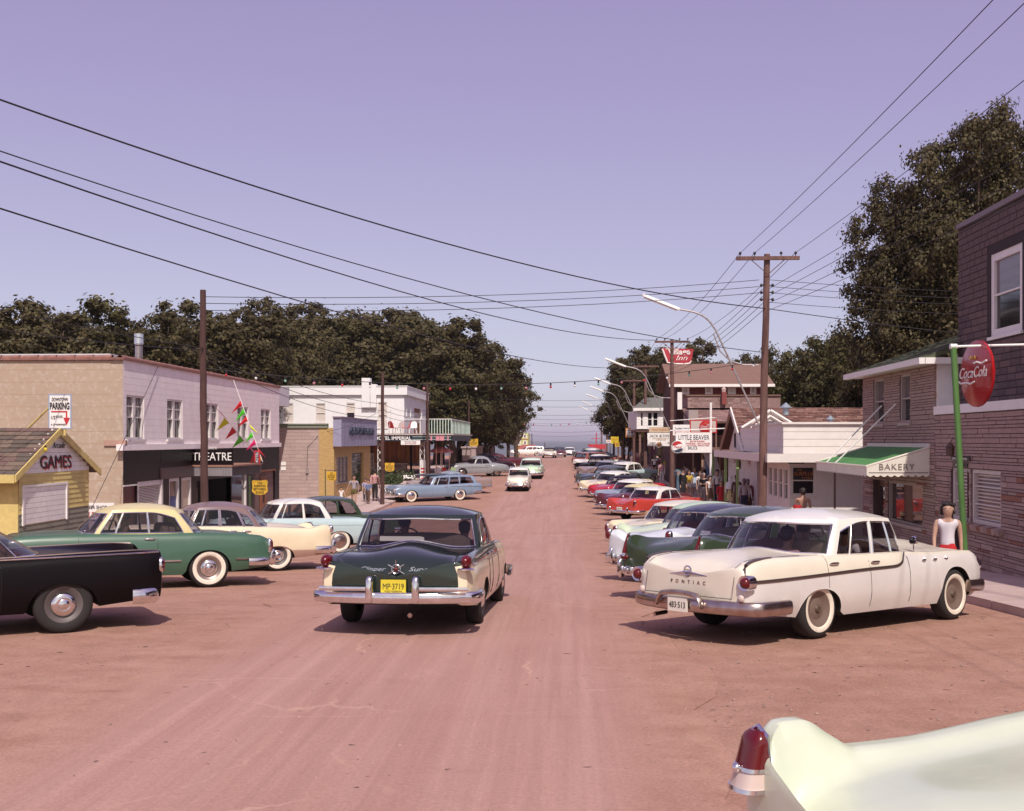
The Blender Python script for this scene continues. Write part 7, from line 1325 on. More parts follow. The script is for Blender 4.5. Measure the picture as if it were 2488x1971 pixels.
px_, py_ = atD(-78, 17.05); pole('dark utility pole holding the long cables left of the arcade hut', px_, py_, 8.75, .12, [], None, 'utility poles along the left side')
p1 = Vector((6.70 + .1, 37.1, 0)); zof = lambda py, y: CZ - (py - HY) * (y) / FPX
wire('topmost thick cable spanning from the left to the tall pole by the surplus store', off_left(226), (6.8, 37.1, zof(752, 37)), .55, .017)
wire('thin cable crossing the street to the tall pole below its insulators', off_left(352), (6.75, 37.1, zof(858, 37)), .5, .012)
wire('thick cable crossing to the crossarm of the pole by the weighing machine', off_left(377), (5.6, 66, 8.45), .75, .017)
wire('lowest long cable crossing to the pole before the white shop', off_left(493), (5.7, 86.5, 8.2), .9, .016)
wire('cable from the tall pole away to the right behind the trees', (6.85, 37.1, zof(752, 37)), (24, 44, 6.0), .2, .014)
for k, (a, b) in enumerate(((722, 683), (738, 699), (755, 714))): wire(['highest', 'middle', 'lowest'][k] + ' of three wires from the theatre pole to the tall right pole', (-9.95, 29.9, zof(a, 30.4)), (6.6, 37.1, zof(b, 37)), .22, .010)
for k, b in enumerate((683, 699, 714, 737)): wire(['first', 'second', 'third', 'fourth'][k] + ' wire down from the tall pole insulators running off to the right', (6.95, 37.1, zof(b, 37)), (26, 43, zof(b + 30, 43)), .3, .009)
for k, f_ in enumerate((-.88, -.42, .88)):
    lab = ['outer', 'inner', 'house side'][k]; wire(lab + ' top wire running back over the pavement from the tall crossarm', (6.88 + f_ * 1.05, 37.0, 8.74), (6.9 + f_ * 1.05, -8, 9.1), .35, .008)
    for j in range(5): a, b = RP[j], RP[j + 1]; wire(lab + ' top wire between right hand poles, span %s' % ['one', 'two', 'three', 'four', 'five'][j], (a[0] + f_ * 1.05 + (.18 if j == 0 else 0), a[1] - .1, a[2] + .02), (b[0] + f_ * 1.05, b[1] - .1, b[2] + .02), .35, .010)
for k in range(4):
    nm_ = ['upper', 'second', 'third', 'lower'][k]; wire(nm_ + ' side wire running back towards the near right roofs', (6.95, 37.1, 7.55 - .24 * k), (9.9, -8, 9.0 - .6 * k), .3, .008)
    wire(nm_ + ' side wire from the tall pole down the right row', (6.75, 37.3, 7.55 - .24 * k), (6.5, 66, 7.2 - .24 * k), .3, .010)
wire('service wire from the theatre pole to the near left edge', (-9.95, 29.9, 4.95), (-14, 14, 5.1), .25, .012); wire('second service wire from the theatre pole to the near left edge', (-9.95, 29.9, 5.0), (-13, 12, 5.6), .2, .010)
for k in range(3): wire(['upper', 'middle', 'lower'][k] + ' service wire from the theatre pole to the pole by the family', (-9.95, 29.9, 4.95 - .12 * k), (-9.75, 58.6, 4.4 - .35 * k), .28 + .1 * k, .011); wire(['upper', 'middle', 'lower'][k] + ' service wire from the family pole to the hotel corner pole', (-9.75, 58.6, 4.4 - .3 * k), (-9.6, 77, 4.6 - .3 * k), .3, .011)
wire('service wire from the hotel corner pole into the trees', (-9.6, 77, 5.2), (-9.0, 104, 4.6), .5, .012); wire('lower drooping wire from the hotel corner pole into the trees', (-9.6, 77, 4.7), (-9.0, 104, 3.6), 1.0, .012)
wire('service drop from the family pole to the hotel wall', (-9.75, 58.6, 4.3), (-13, 82, 4.7), .3, .010); wire('service drop from the family pole to the brick shop', (-9.75, 58.6, 4.1), (-13.4, 60.6, 2.9), .2, .009)
for k, (py, yl, yr) in enumerate(((970, 104, 100), (985, 104, 117), (1005, 128, 117), (1015, 128, 117), (1030, 128, 139), (1045, 150, 139), (1055, 150, 160))): wire(['first', 'second', 'third', 'fourth', 'fifth', 'sixth', 'seventh'][k] + ' far wire crossing the street counted towards the lake', (-8.8, yl, zof(py, yl) + .2), (6.4, yr, zof(py, yr)), .25 + .03 * k, .014)
wire('guy wire from the theatre parapet down past the arcade hut', (-12.75, 33.8, 4.75), (-12.6, 28.6, .6), .02, .009)
# bulbs on a cord across the street
def bulb_string(label, p, q, sag, n, cols, r=.038):
    t = thing('string_lights', label, 'string lights', tuple(p), 0, 'festoon lights across the street', True); p, q = Vector(p), Vector(q); f_ = lambda u: p + (q - p) * u + Vector((0, 0, -sag * 4 * u * (1 - u))); m = MB(); m.tube([f_(k / 24) for k in range(25)], .010, 5); m.build('cord', M('wire_black', (.02, .018, .02), .6), t)
    for k in range(n):
        c = f_((k + .7) / n); m = MB(); m.tube([c, c + Vector((0, 0, -.09))], .03, 6); s_ = m.build('socket', INS, t); m = MB(); m.blob((c.x, c.y, c.z - .13), (r, r, r * 1.1), 8, 6); m.build('bulb', cols[k % len(cols)], s_, True)
BC = [M('bulb_red', (.5, .02, .03), .2), M('bulb_pale', (.75, .72, .72), .2), M('bulb_green', (.2, .4, .32), .2), M('bulb_rose', (.55, .2, .25), .2)]
bulb_string('festoon of coloured bulbs hung from the theatre pole to the tall lamp pole', (-9.95, 29.9, zof(895, 30.4)), (6.62, 37.1, zof(878, 37)), .62, 22, BC)
bulb_string('distant festoon of bulbs across the street near the crest', (-8.6, 128, zof(1022, 128)), (6.44, 139, zof(1018, 139)), .5, 14, BC, .09)
# yellow kerb notices
def notice(label, x, y, zt, post=True, w=.52, px=None):
    t = thing('parking_notice', label, 'sign', (x, y, gz(y)), 0, 'yellow no parking notices'); z = zt - gz(y); P = [(-.5, .42), (-.42, .5), (0, .46), (.42, .5), (.5, .42), (.46, .1), (.5, -.25), (.3, -.45), (0, -.5), (-.3, -.45), (-.5, -.25), (-.46, .1)]
    m = MB(); m.prism([(w * a, -.02, z - .25 + w * .92 * b) for a, b in P], (0, .02, 0)); pn = m.build('plate', SIGNY, t)
    for k, s_ in enumerate(('NO', 'PARKING', 'BETWEEN', 'SIGNS')): text(s_, 'lettering', t, (0, -.028, z - .125 - .105 * k), (1, 0, 0), (0, 0, 1), .075, SIGNK, width=w * (.26, .72, .74, .5)[k])
    if post:
        m = MB(); m.tube([(-w * .62, .03, 0), (-w * .66, .03, z + .12)], .028, 6); m.build('post', M('notice_green', (.06, .09, .04), .6), t); m = MB(); m.tube([(-w * .66, .03, z + .06), (w * .55, .0, z + .06)], .014, 5); m.build('bracket', BLACKP, t)
    else: m = MB(); m.tube([(-w * .75, .05, z - .2), (-w * .4, -.0, z - .2)], .015, 4); m.build('bracket', BLACKP, t)
notice('yellow no parking notice on a bracket in front of the theatre doors', -9.72, 34.6, zof(1166, 35.0)); notice('yellow no parking notice on a leaning post at the brick shop corner', -12.15, 56.8, zof(1146, 57.2)); notice('yellow no parking notice fixed to the pole by the family', -9.30, 58.2, zof(1124, 58.5), False)
notice('small yellow notice on a pole among the far left trees', -8.7, 106, zof(1070, 106), True, .9)
m = MB(); m.tube([(0, 0, 0), (.0, 0, 2.9)], .035, 6); t = m.build('thin_post', M('post_brown', (.14, .08, .06), .7)); t.location = (8.55, 34.8, gz(34.8)); tag(t, 'thin brown post between the surplus store and the bakery awning', 'post')
# ---------------------------------------------------------------- people
SKINA = M('skin_tan', (.40, .22, .15), .6, var=.08, scale=8); SKINB = M('skin_fair', (.50, .30, .22), .6, var=.08, scale=8)
HAIRD = M('hair_dark', (.018, .010, .008), .5, bump=.5, scale=40); HAIRB = M('hair_brown', (.07, .035, .02), .5, bump=.5, scale=40); HAIRL = M('hair_light', (.22, .13, .06), .5, bump=.5, scale=40)
def cloth(n, c, v=.08): return M('cloth_' + n, c, .9, var=v, scale=9, bump=.3, bscale=14)
CW = cloth('white', (.74, .70, .68)); CRED = cloth('red', (.50, .025, .03)); CYEL = cloth('yellow', (.60, .42, .05)); CBLK = cloth('black', (.02, .016, .018)); CBRN = cloth('brown', (.13, .075, .05)); CNAV = cloth('navy', (.03, .035, .07)); COLV = cloth('olive', (.12, .09, .03)); CPINK = cloth('pink', (.55, .30, .32)); CBLU = cloth('blue', (.18, .24, .42)); CMAR = cloth('maroon', (.22, .05, .07)); CPAL = cloth('pale', (.55, .50, .52)); CGRY = cloth('grey', (.22, .18, .18))
def checks(name, a, b, sc):
    if name in MATS: return MATS[name]
    m = bpy.data.materials.new(name); m.use_nodes = True; MATS[name] = m; n = m.node_tree.nodes; l = m.node_tree.links; c = n.new('ShaderNodeTexChecker'); c.inputs['Scale'].default_value = sc; c.inputs[1].default_value = (*a, 1); c.inputs[2].default_value = (*b, 1); tc = n.new('ShaderNodeTexCoord'); l.new(tc.outputs['Object'], c.inputs['Vector']); l.new(c.outputs[0], n['Principled BSDF'].inputs['Base Color']); n['Principled BSDF'].inputs['Roughness'].default_value = .9; return m
def stripes(name, a, b, sc):
    if name in MATS: return MATS[name]
    m = bpy.data.materials.new(name); m.use_nodes = True; MATS[name] = m; n = m.node_tree.nodes; l = m.node_tree.links; wv = n.new('ShaderNodeTexWave'); wv.inputs['Scale'].default_value = sc; rp = n.new('ShaderNodeValToRGB'); rp.color_ramp.elements[0].position = .25; rp.color_ramp.elements[1].position = .4; rp.color_ramp.elements[0].color = (*b, 1); rp.color_ramp.elements[1].color = (*a, 1); tc = n.new('ShaderNodeTexCoord'); l.new(tc.outputs['Object'], wv.inputs['Vector']); l.new(wv.outputs[0], rp.inputs[0]); l.new(rp.outputs[0], n['Principled BSDF'].inputs['Base Color']); n['Principled BSDF'].inputs['Roughness'].default_value = .9; return m
def skin(name, V, E, Rd, mat, parent, root=0, lv=1):
    me = bpy.data.meshes.new(name); me.from_pydata([tuple(v) for v in V], E, []); me.materials.append(mat); o = bpy.data.objects.new(name, me); COL.objects.link(o); o.parent = parent
    md = o.modifiers.new('skin', 'SKIN'); md.use_smooth_shade = True; md.branch_smoothing = .4; sv = me.skin_vertices[0].data
    for k, r in enumerate(Rd): sv[k].radius = r if isinstance(r, tuple) else (r, r); sv[k].use_root = (k == root)
    s = o.modifiers.new('sub', 'SUBSURF'); s.levels = lv; s.render_levels = lv; return o
def person(label, pos, face, h=1.68, top=None, sleeve=.5, bottom=('trousers', CNAV), hair=HAIRD, flesh=SKINA, walk=.0, arms=('down', 'down'), scarf=None, z=None, sit=False, group=None, hairlen=.0, head_turn=0, shawl=None, lv=1, girth=1.0, shoes=True):
    """local frame: forward is -y, the figure's left is +x"""
    t = thing('person', label, 'person', (pos[0], pos[1], gz(pos[1]) + .13 if z is None else z), face, group); H = h; V = []; E = []; Rd = []
    def nd(p, r, par=None):
        V.append(Vector(p)); Rd.append(r); i = len(V) - 1
        if par is not None: E.append((par, i))
        return i
    g = girth; b0 = .53 * H if not sit else .13
    pe = nd((0, 0, b0), (.075 * H * g, .058 * H * g)); wa = nd((0, .005, b0 + .09 * H), (.066 * H * g, .050 * H * g), pe); ch = nd((0, .008, b0 + .21 * H), (.078 * H * g, .058 * H * g), wa); nk = nd((0, .0, b0 + .295 * H), .042 * H, ch); nt_ = nd((0, -.008 * H, b0 + .322 * H), .036 * H, nk); jw = nd((0, -.020 * H, b0 + .352 * H), (.047 * H, .054 * H), nt_); hd = nd((0, -.016 * H, b0 + .400 * H), (.060 * H, .070 * H), jw); ht = nd((0, -.008 * H, b0 + .452 * H), (.046 * H, .056 * H), hd)
    J = {'pe': V[pe], 'wa': V[wa], 'ch': V[ch]}; wk = walk
    for sg, key in ((1, 'l'), (-1, 'r')):
        st = wk * sg
        hp = nd((sg * .052 * H, 0, b0 - .03 * H), .055 * H * g, pe)
        if sit: kn = nd((sg * .07 * H, -.25 * H, b0 + .01), .042 * H, hp); an = nd((sg * .07 * H, -.27 * H, b0 - .22 * H), .027 * H, kn); toe = nd((sg * .07 * H, -.35 * H, b0 - .24 * H), .022 * H, an)
        else: kn = nd((sg * .052 * H, -st * .10 * H - .012 * H, .285 * H), .036 * H, hp); an = nd((sg * .05 * H, -st * .17 * H + (abs(st) * .03 * H), .045 * H + max(0, -st) * .05 * H), .022 * H, kn); toe = nd((sg * .058 * H, V[an].y - .085 * H, .018 * H + max(0, -st) * .02 * H), .018 * H, an)
        J['hp' + key], J['kn' + key], J['an' + key], J['to' + key] = V[hp], V[kn], V[an], V[toe]
        sh = nd((sg * .108 * H, .006, b0 + .272 * H), .031 * H * g, ch); am = arms[0 if sg > 0 else 1]; so = V[sh]
        if am == 'down': el = so + Vector((sg * .025 * H, .01 + st * .05 * H, -.175 * H)); wr = el + Vector((sg * .004 * H, -.03 * H + st * .06 * H, -.15 * H))
        elif am == 'fold': el = so + Vector((sg * .03 * H, -.02, -.165 * H)); wr = el + Vector((-sg * .13 * H, -.07 * H, .01 * H))
        elif am == 'fwd': el = so + Vector((sg * .02 * H, -.06 * H, -.15 * H)); wr = el + Vector((-sg * .01 * H, -.14 * H, .02 * H))
        elif am == 'out': el = so + Vector((sg * .07 * H, 0, -.16 * H)); wr = el + Vector((sg * .05 * H, -.02, -.14 * H))
        elif am == 'up': el = so + Vector((sg * .05 * H, -.05 * H, -.15 * H)); wr = el + Vector((-sg * .06 * H, -.07 * H, .15 * H))
        elif am == 'sill': el = so + Vector((sg * .10 * H, -.04 * H, -.12 * H)); wr = el + Vector((sg * .02 * H, -.14 * H, .03 * H))
        e_ = nd(el, .0215 * H, sh); w_ = nd(wr, .0155 * H, e_); d = (wr - el).normalized(); pl = nd(wr + d * .040 * H, (.022 * H, .014 * H), w_); sd = d.cross(Vector((0, 1, 0))); sd = (sd if sd.length > .2 else Vector((1, 0, 0))).normalized(); cu = sd.cross(d)
        for q, (off, ln) in enumerate(((-.017, .036), (-.006, .044), (.006, .042), (.017, .033))): f1 = nd(wr + d * (.055 * H) + sd * (off * H), .0060 * H, pl); nd(wr + d * ((.055 + ln) * H) + sd * (off * H * 1.1) + cu * (.008 * H), .0048 * H, f1)
        th1 = nd(wr + d * .028 * H + sd * (.026 * H) + cu * .006 * H, .0068 * H, pl); nd(wr + d * .055 * H + sd * (.036 * H) + cu * .012 * H, .0052 * H, th1)
        J['sh' + key], J['el' + key], J['wr' + key] = so, el, wr
    body = skin('body', V, E, Rd, flesh, t, pe, lv)
    hc = Vector((0, -.012 * H, b0 + .398 * H)); rot = Matrix.Rotation(head_turn, 3, 'Z'); HP = lambda x, y, z: tuple(hc + rot @ Vector((x * H, y * H, z * H)))
    for sg in (1, -1):
        m = MB(); m.blob(HP(sg * .020, -.056, .006), (.0075 * H, .005 * H, .0045 * H), 6, 5); m.build('eye', BLACKP, t); m = MB(); m.blob(HP(sg * .052, .004, -.004), (.006 * H, .012 * H, .017 * H), 6, 6); m.build('ear', flesh, t, True)
    m = MB(); m.blob(HP(0, -.060, -.010), (.007 * H, .010 * H, .013 * H), 6, 6); m.build('nose', flesh, t, True); m = MB(); m.blob(HP(0, -.053, -.032), (.013 * H, .005 * H, .003 * H), 8, 5); m.build('mouth', M('lip', (.30, .09, .08), .5), t)
    if scarf:
        m = MB(); m.blob(HP(0, .010, .008), (.058 * H, .062 * H, .066 * H), 14, 10); m.blob(HP(0, .03, -.055), (.05 * H, .045 * H, .05 * H), 12, 8); m.build('head_scarf', scarf, t, True)
    else:
        m = MB(); m.blob(HP(0, .010, .036), (.062 * H, .068 * H, .046 * H), 16, 10); m.blob(HP(0, .030, .004), (.058 * H, .050 * H, .052 * H), 14, 9)
        if hairlen: m.blob(HP(0, .030, -.004 - hairlen * .3), (.066 * H, .052 * H, (.050 + hairlen * .5) * H), 16, 10)
        if hairlen:
            rh = random.Random(3)
            for q in range(26): a_ = rh.uniform(-.25, PI + .25); zz_ = rh.uniform(-.04 - hairlen * .5, .06); m.blob(HP(.060 * cos(a_), .014 + .052 * sin(a_), zz_), (.020 * H, .020 * H, .020 * H), 8, 6)
            for q in range(7): m.blob(HP(-.040 + .0133 * q, -.046, .050 + .006 * sin(q * 1.9)), (.014 * H, .014 * H, .013 * H), 7, 5)
        m.build('hair', hair, t, True)
    def garment(name, path, mat, add, root=0):
        Vn, En, Rn, ix = [], [], [], {}
        for (key, p, r, par) in path: ix[key] = len(Vn); Vn.append(p); Rn.append((r[0] + add, r[1] + add) if isinstance(r, tuple) else r + add); (En.append((ix[par], ix[key])) if par else None)
        return skin(name, Vn, En, Rn, mat, t, root, lv)
    if top:
        P = [('w', J['wa'] + Vector((0, 0, -.125 * H)), (.090 * H * g, .074 * H * g), None), ('m', J['wa'], (.068 * H * g, .054 * H * g), 'w'), ('c', J['ch'], (.080 * H * g, .062 * H * g), 'm'), ('n', J['ch'] + Vector((0, 0, .075 * H)), (.046 * H, .040 * H), 'c')]
        for key in 'lr':
            P.append(('s' + key, J['sh' + key], .036 * H * g, 'c')); e = J['el' + key]; s_ = J['sh' + key]
            if sleeve > 0: P.append(('e' + key, s_ + (e - s_) * min(1, sleeve * 1.6), .031 * H, 's' + key))
            if sleeve > .8: P.append(('f' + key, e + (J['wr' + key] - e) * .92, .024 * H, 'e' + key))
        garment('shirt', P, top, .010)
    kind, bm = bottom
    if kind in ('trousers', 'shorts', 'trunks'):
        P = [('p', J['pe'] + Vector((0, 0, .075 * H)), (.074 * H * g, .060 * H * g), None), ('q', J['pe'] + Vector((0, 0, -.005 * H)), (.080 * H * g, .066 * H * g), 'p')]
        for key in 'lr':
            hp, kn, an = J['hp' + key], J['kn' + key], J['an' + key]; P.append(('h' + key, hp + Vector((0, 0, -.02 * H)), .060 * H * g, 'q')); P.append(('k' + key, hp + (kn - hp) * {'trousers': 1, 'shorts': .62, 'trunks': .35}[kind], .044 * H, 'h' + key))
            if kind == 'trousers': P.append(('a' + key, kn + (an - kn) * .95, .034 * H, 'k' + key))
        garment('trousers' if kind == 'trousers' else 'shorts', P, bm, .008)
    elif kind == 'skirt':
        m = MB(); n_ = 20; z1 = J['wa'].z - .01; z0 = .27 * H; P = []
        for f in (0, .15, .35, .6, .8, 1): P.append([((.072 + .050 * f ** .7 + .006 * sin(5 * a) * f) * H * cos(a) * g, (.058 + .055 * f ** .7 + .006 * sin(5 * a) * f) * H * sin(a) * g - walk * .0, z1 + (z0 - z1) * f) for a in [2 * PI * k / n_ for k in range(n_)]])
        m.grid(P, close=True); m.build('skirt', bm, t, True)
    if shawl:
        m = MB(); P = []
        for f in (0, .2, .5, .8, 1): P.append([((.05 + .12 * f ** .6) * H * cos(a), (.05 + .075 * f ** .6) * H * sin(a) + .01, b0 + (.325 - .24 * f) * H) for a in [2 * PI * k / 18 for k in range(18)]])
        m.grid(P, close=True); m.build('shawl', shawl, t, True)
    if shoes and not sit:
        for key in 'lr': a, b_ = J['an' + key], J['to' + key]; m = MB(); m.blob(((a.x + b_.x) / 2, (a.y + b_.y) / 2 + .01 * H, min(a.z, b_.z) + .004 * H), (.026 * H, .075 * H, .022 * H), 10, 6); m.build('shoe', CBLK if kind == 'trousers' else CBRN, t, True)
    return t
PR = 'people on the right pavement'; PLF = 'people strolling on the left pavement'
def pD(px, D): return atD(px, D)
person('woman in a sleeveless white striped blouse and red trousers by the green pole', (6.42, 18.55), R(-10), 1.62, stripes('stripe_white', (.74, .70, .72), (.45, .40, .48), 22), .0, ('trousers', CRED), HAIRD, SKINB, .35, ('down', 'down'), z=gz(18.5) + .02, hairlen=.045, head_turn=-.15, lv=2)
person('shirtless man with a red towel walking towards the surplus store window', pD(1951, 35.6), R(172), 1.76, None, 0, ('trunks', COLV), HAIRD, SKINA, .5, ('fwd', 'down'), z=gz(35) + .05, lv=2)
tw = pD(1938, 35.35); m = MB(); P = [[(tw[0] + .13 * cos(a) * (1 + .2 * sin(3 * a)), tw[1] + .08 * sin(a), gz(35) + .05 + z_) for a in [2 * PI * k / 12 for k in range(12)]] for z_ in (.85, 1.0, 1.15, 1.22)]; m.grid(P, close=True); m.face(P[-1]); m.face(P[0][::-1]); tag(m.build('towel', CRED, None, True), 'red towel held by the shirtless man', 'towel')
plist = [('boy in a yellow shirt and pale shorts beside the weighing machine', 1674, 63, 1.62, CYEL, .5, ('shorts', CPAL), HAIRB, 10, .2, {}), ('woman in a white blouse and long grey skirt behind the man in black', 1701, 61.5, 1.66, CW, .5, ('skirt', CGRY), HAIRB, 20, 0, {}), ('man in a black shirt and pale cap with folded arms', 1709, 59, 1.68, CBLK, .4, ('trousers', CGRY), M('cap_pale', (.45, .4, .38), .8), 330, 0, dict(arms=('fold', 'fold'))), ('dark haired woman in a white sleeveless top and brown skirt', 1725, 57, 1.62, CW, .1, ('skirt', CBRN), HAIRD, 15, .3, dict(hairlen=.02)), ('tall man in a white shirt and dark trousers in the crowd', 1743, 60, 1.82, CW, .6, ('trousers', CNAV), HAIRD, 0, 0, {}), ('woman partly hidden behind the tall man in the white shirt', 1728, 62.5, 1.72, CPAL, .5, ('skirt', CPINK), HAIRB, 30, 0, {}), ('girl in a bright red jumper walking in front of the tall man', 1751, 56.5, 1.38, CRED, 1, ('skirt', CRED), HAIRL, 5, .3, {}), ('small child in a striped brown shirt beside the girl in red', 1762, 57, 1.30, CBRN, .5, ('shorts', CBRN), HAIRB, 0, 0, {}), ('woman in a white headscarf and white shawl with a yellow skirt', 1775, 55, 1.70, CW, 1, ('skirt', checks('yellow_check', (.55, .42, .12), (.62, .55, .35), 18)), HAIRD, 175, .2, dict(scarf=CW, shawl=CW)), ('man in a brown jacket standing by the white porch wall', 1790, 53.8, 1.78, CBRN, 1, ('trousers', CBRN), HAIRD, 190, 0, {}), ('person in a pale shirt seen from behind near the store porch', 1808, 50.2, 1.74, CPAL, .9, ('trousers', CNAV), HAIRB, 185, 0, dict(scarf=CGRY)), ('woman in a grey headscarf and maroon coat by the tall pole', 1817, 51, 1.70, CMAR, 1, ('skirt', CBRN), HAIRD, 180, 0, dict(scarf=CGRY)), ('toddler in pink beside the woman in the maroon coat', 1804, 50.5, .98, CPINK, .6, ('skirt', CPINK), HAIRL, 180, 0, {}), ('person in a pink shirt with back turned before the refreshment shop', 1607, 74, 1.68, CPINK, .5, ('trousers', CPAL), HAIRD, 180, .2, {}), ('girl in a white top and black shorts outside the refreshment shop', 1590, 84, 1.60, CW, .3, ('trunks', CBLK), HAIRL, 180, .3, {}), ('man in dark clothes next to the girl in black shorts', 1597, 85.5, 1.74, CNAV, 1, ('trousers', CBLK), HAIRD, 190, 0, {}), ('girl in a rose top and pale shorts outside the shops', 1603, 84.5, 1.58, CMAR, .4, ('shorts', CPAL), HAIRB, 170, .2, {}), ('dark figure standing inside the snack bar front', 1659, 62, 1.80, CBLK, 1, ('trousers', CBLK), HAIRD, 40, 0, {}), ('person in a pink dress between two far lamp poles', 1546, 98, 1.66, CPINK, .4, ('skirt', CMAR), HAIRB, 180, 0, {}), ('person in tan clothes holding a white ball by a lamp pole', 1562, 92, 1.68, CGRY, .5, ('trousers', CBRN), HAIRB, 20, 0, {}), ('person in blue and white near the dining sign', 1520, 106, 1.7, CBLU, .5, ('trousers', CW), HAIRD, 0, 0, {}), ('man in a cream shirt strolling beyond the girl in red', 1757, 63, 1.74, cloth('cream', (.62, .55, .42)), .6, ('trousers', CBRN), HAIRB, 20, .3, {}), ('woman in a pale blue dress at the kerb near the boy in yellow', 1688, 66, 1.64, cloth('sky', (.42, .50, .60)), .3, ('skirt', cloth('sky', (.42, .50, .60))), HAIRL, 0, .3, {}), ('child in a white shirt and red shorts at the kerb', 1717, 66, 1.2, CW, .5, ('shorts', CRED), HAIRB, 10, .2, {}), ('man in a light shirt leaning near the snack bar counter', 1664, 69, 1.76, CPAL, .5, ('trousers', CGRY), HAIRD, 160, 0, {}), ('woman in a lemon top and white skirt outside the refreshment shop', 1618, 79, 1.64, CYEL, .3, ('skirt', CW), HAIRB, 15, .2, {}), ('person in a white shirt near the yellow hoarding', 1501, 120, 1.7, CW, .5, ('trousers', CBRN), HAIRB, 30, 0, {})]
for (lb, px, D, h, tp, sl, bt, hr, fa, wk, kw) in plist:
    x, y = pD(px, D); person(lb, (max(6.7, min(x, 9.15)) if D > 70 else x, y), R(fa), h, tp, sl, bt, hr, [SKINA, SKINB][int(px) % 2], wk, group=PR, **kw)
zl = None
for (lb, px, D, h, tp, sl, bt, hr, fa, wk, kw) in [('woman in a checked blouse and olive shorts leading a small child', 860, 57.5, 1.66, checks('grey_check', (.5, .45, .48), (.12, .10, .13), 26), .5, ('shorts', COLV), HAIRD, 10, .5, dict(arms=('down', 'out'), hairlen=.02)), ('small child in white holding the hand of the woman in olive shorts', 829, 57, 1.05, CW, .2, ('trunks', CW), HAIRD, 0, .4, dict(arms=('out', 'up'))), ('boy in a lilac shirt next to the man in plaid', 888, 61, 1.30, cloth('lilac', (.36, .32, .48)), .6, ('trousers', CNAV), HAIRD, 15, .3, {}), ('boy in a blue shirt walking in front of the man in plaid', 895, 59.5, 1.32, CBLU, .6, ('trousers', CBRN), HAIRD, 340, .4, {}), ('man in a red plaid shirt and dark trousers walking away', 911, 61.5, 1.78, checks('plaid', (.42, .05, .06), (.60, .50, .50), 16), .9, ('trousers', CBLK), HAIRD, 185, .4, {})]:
    x, y = pD(px, D); person(lb, (max(-12.6, x), y), R(fa), h, tp, sl, bt, hr, [SKINA, SKINB][int(px) % 2], wk, group=PLF, **kw)
def rider(label, cr, off, h=1.68, top=CNAV, hair=HAIRD, flesh=SKINA, arms=('fwd', 'fwd'), turn=0, **kw):
    M_ = Matrix.Translation(cr.location) @ cr.rotation_quaternion.to_matrix().to_4x4(); p = M_ @ Vector(off); f = M_.to_3x3() @ Vector((1, 0, 0)); t = person(label, (p.x, p.y), math.atan2(f.y, f.x) + PI / 2 + turn, h, top, 1, ('trousers', CNAV), hair, flesh, 0, arms, z=p.z, sit=True, **kw); return t
rider('driver of the dark green sedan seen through its rear window', CLIP, (.05, .38, .52), 1.70, CBLK); rider('small passenger low in the back of the dark green sedan', CLIP, (-.75, .62, .40), 1.15, CNAV, arms=('down', 'down')); rider('passenger in red at the right window of the dark green sedan', CLIP, (.05, -.52, .50), 1.5, CRED)
rider('person at the wheel of the dusty cream sedan', PON, (.12, .36, .50), 1.66, CPINK, turn=.2); rider('passenger beside the driver of the dusty cream sedan', PON, (.05, -.36, .50), 1.64, CPAL, arms=('down', 'fold')); rider('passenger lounging in the back of the dusty cream sedan', PON, (-.72, .0, .44), 1.6, CPINK, arms=('down', 'down'))
rider('driver sitting in the sea green hardtop', GRN, (.1, .36, .54), 1.7, CBRN)
# ---------------------------------------------------------------- trees
LEAF = {}
def leafmat(name, c1, c2, c3):
    m = bpy.data.materials.new(name); m.use_nodes = True; n = m.node_tree.nodes; l = m.node_tree.links; b = n['Principled BSDF']; b.inputs['Roughness'].default_value = .6; b.inputs['Specular IOR Level'].default_value = .3
    g = n.new('ShaderNodeNewGeometry'); rp = n.new('ShaderNodeValToRGB'); l.new(g.outputs['Random Per Island'], rp.inputs[0]); rp.color_ramp.elements[0].color = (*c1, 1); rp.color_ramp.elements[1].color = (*c3, 1); e = rp.color_ramp.elements.new(.55); e.color = (*c2, 1)
    l.new(rp.outputs[0], b.inputs['Base Color']); tr = n.new('ShaderNodeBsdfTranslucent'); l.new(rp.outputs[0], tr.inputs[0]); mx = n.new('ShaderNodeMixShader'); mx.inputs[0].default_value = .32; o = n['Material Output']; l.new(b.outputs[0], mx.inputs[1]); l.new(tr.outputs[0], mx.inputs[2]); l.new(mx.outputs[0], o.inputs[0]); return m
LM = [leafmat('leaf_dark', (.044, .036, .014), (.078, .060, .023), (.130, .102, .040)), leafmat('leaf_poplar', (.042, .034, .014), (.078, .060, .024), (.135, .106, .046)), leafmat('leaf_green', (.044, .038, .013), (.076, .064, .022), (.125, .104, .036))]
BARK = M('bark', (.10, .065, .05), .95, var=.3, scale=6, bump=.6)
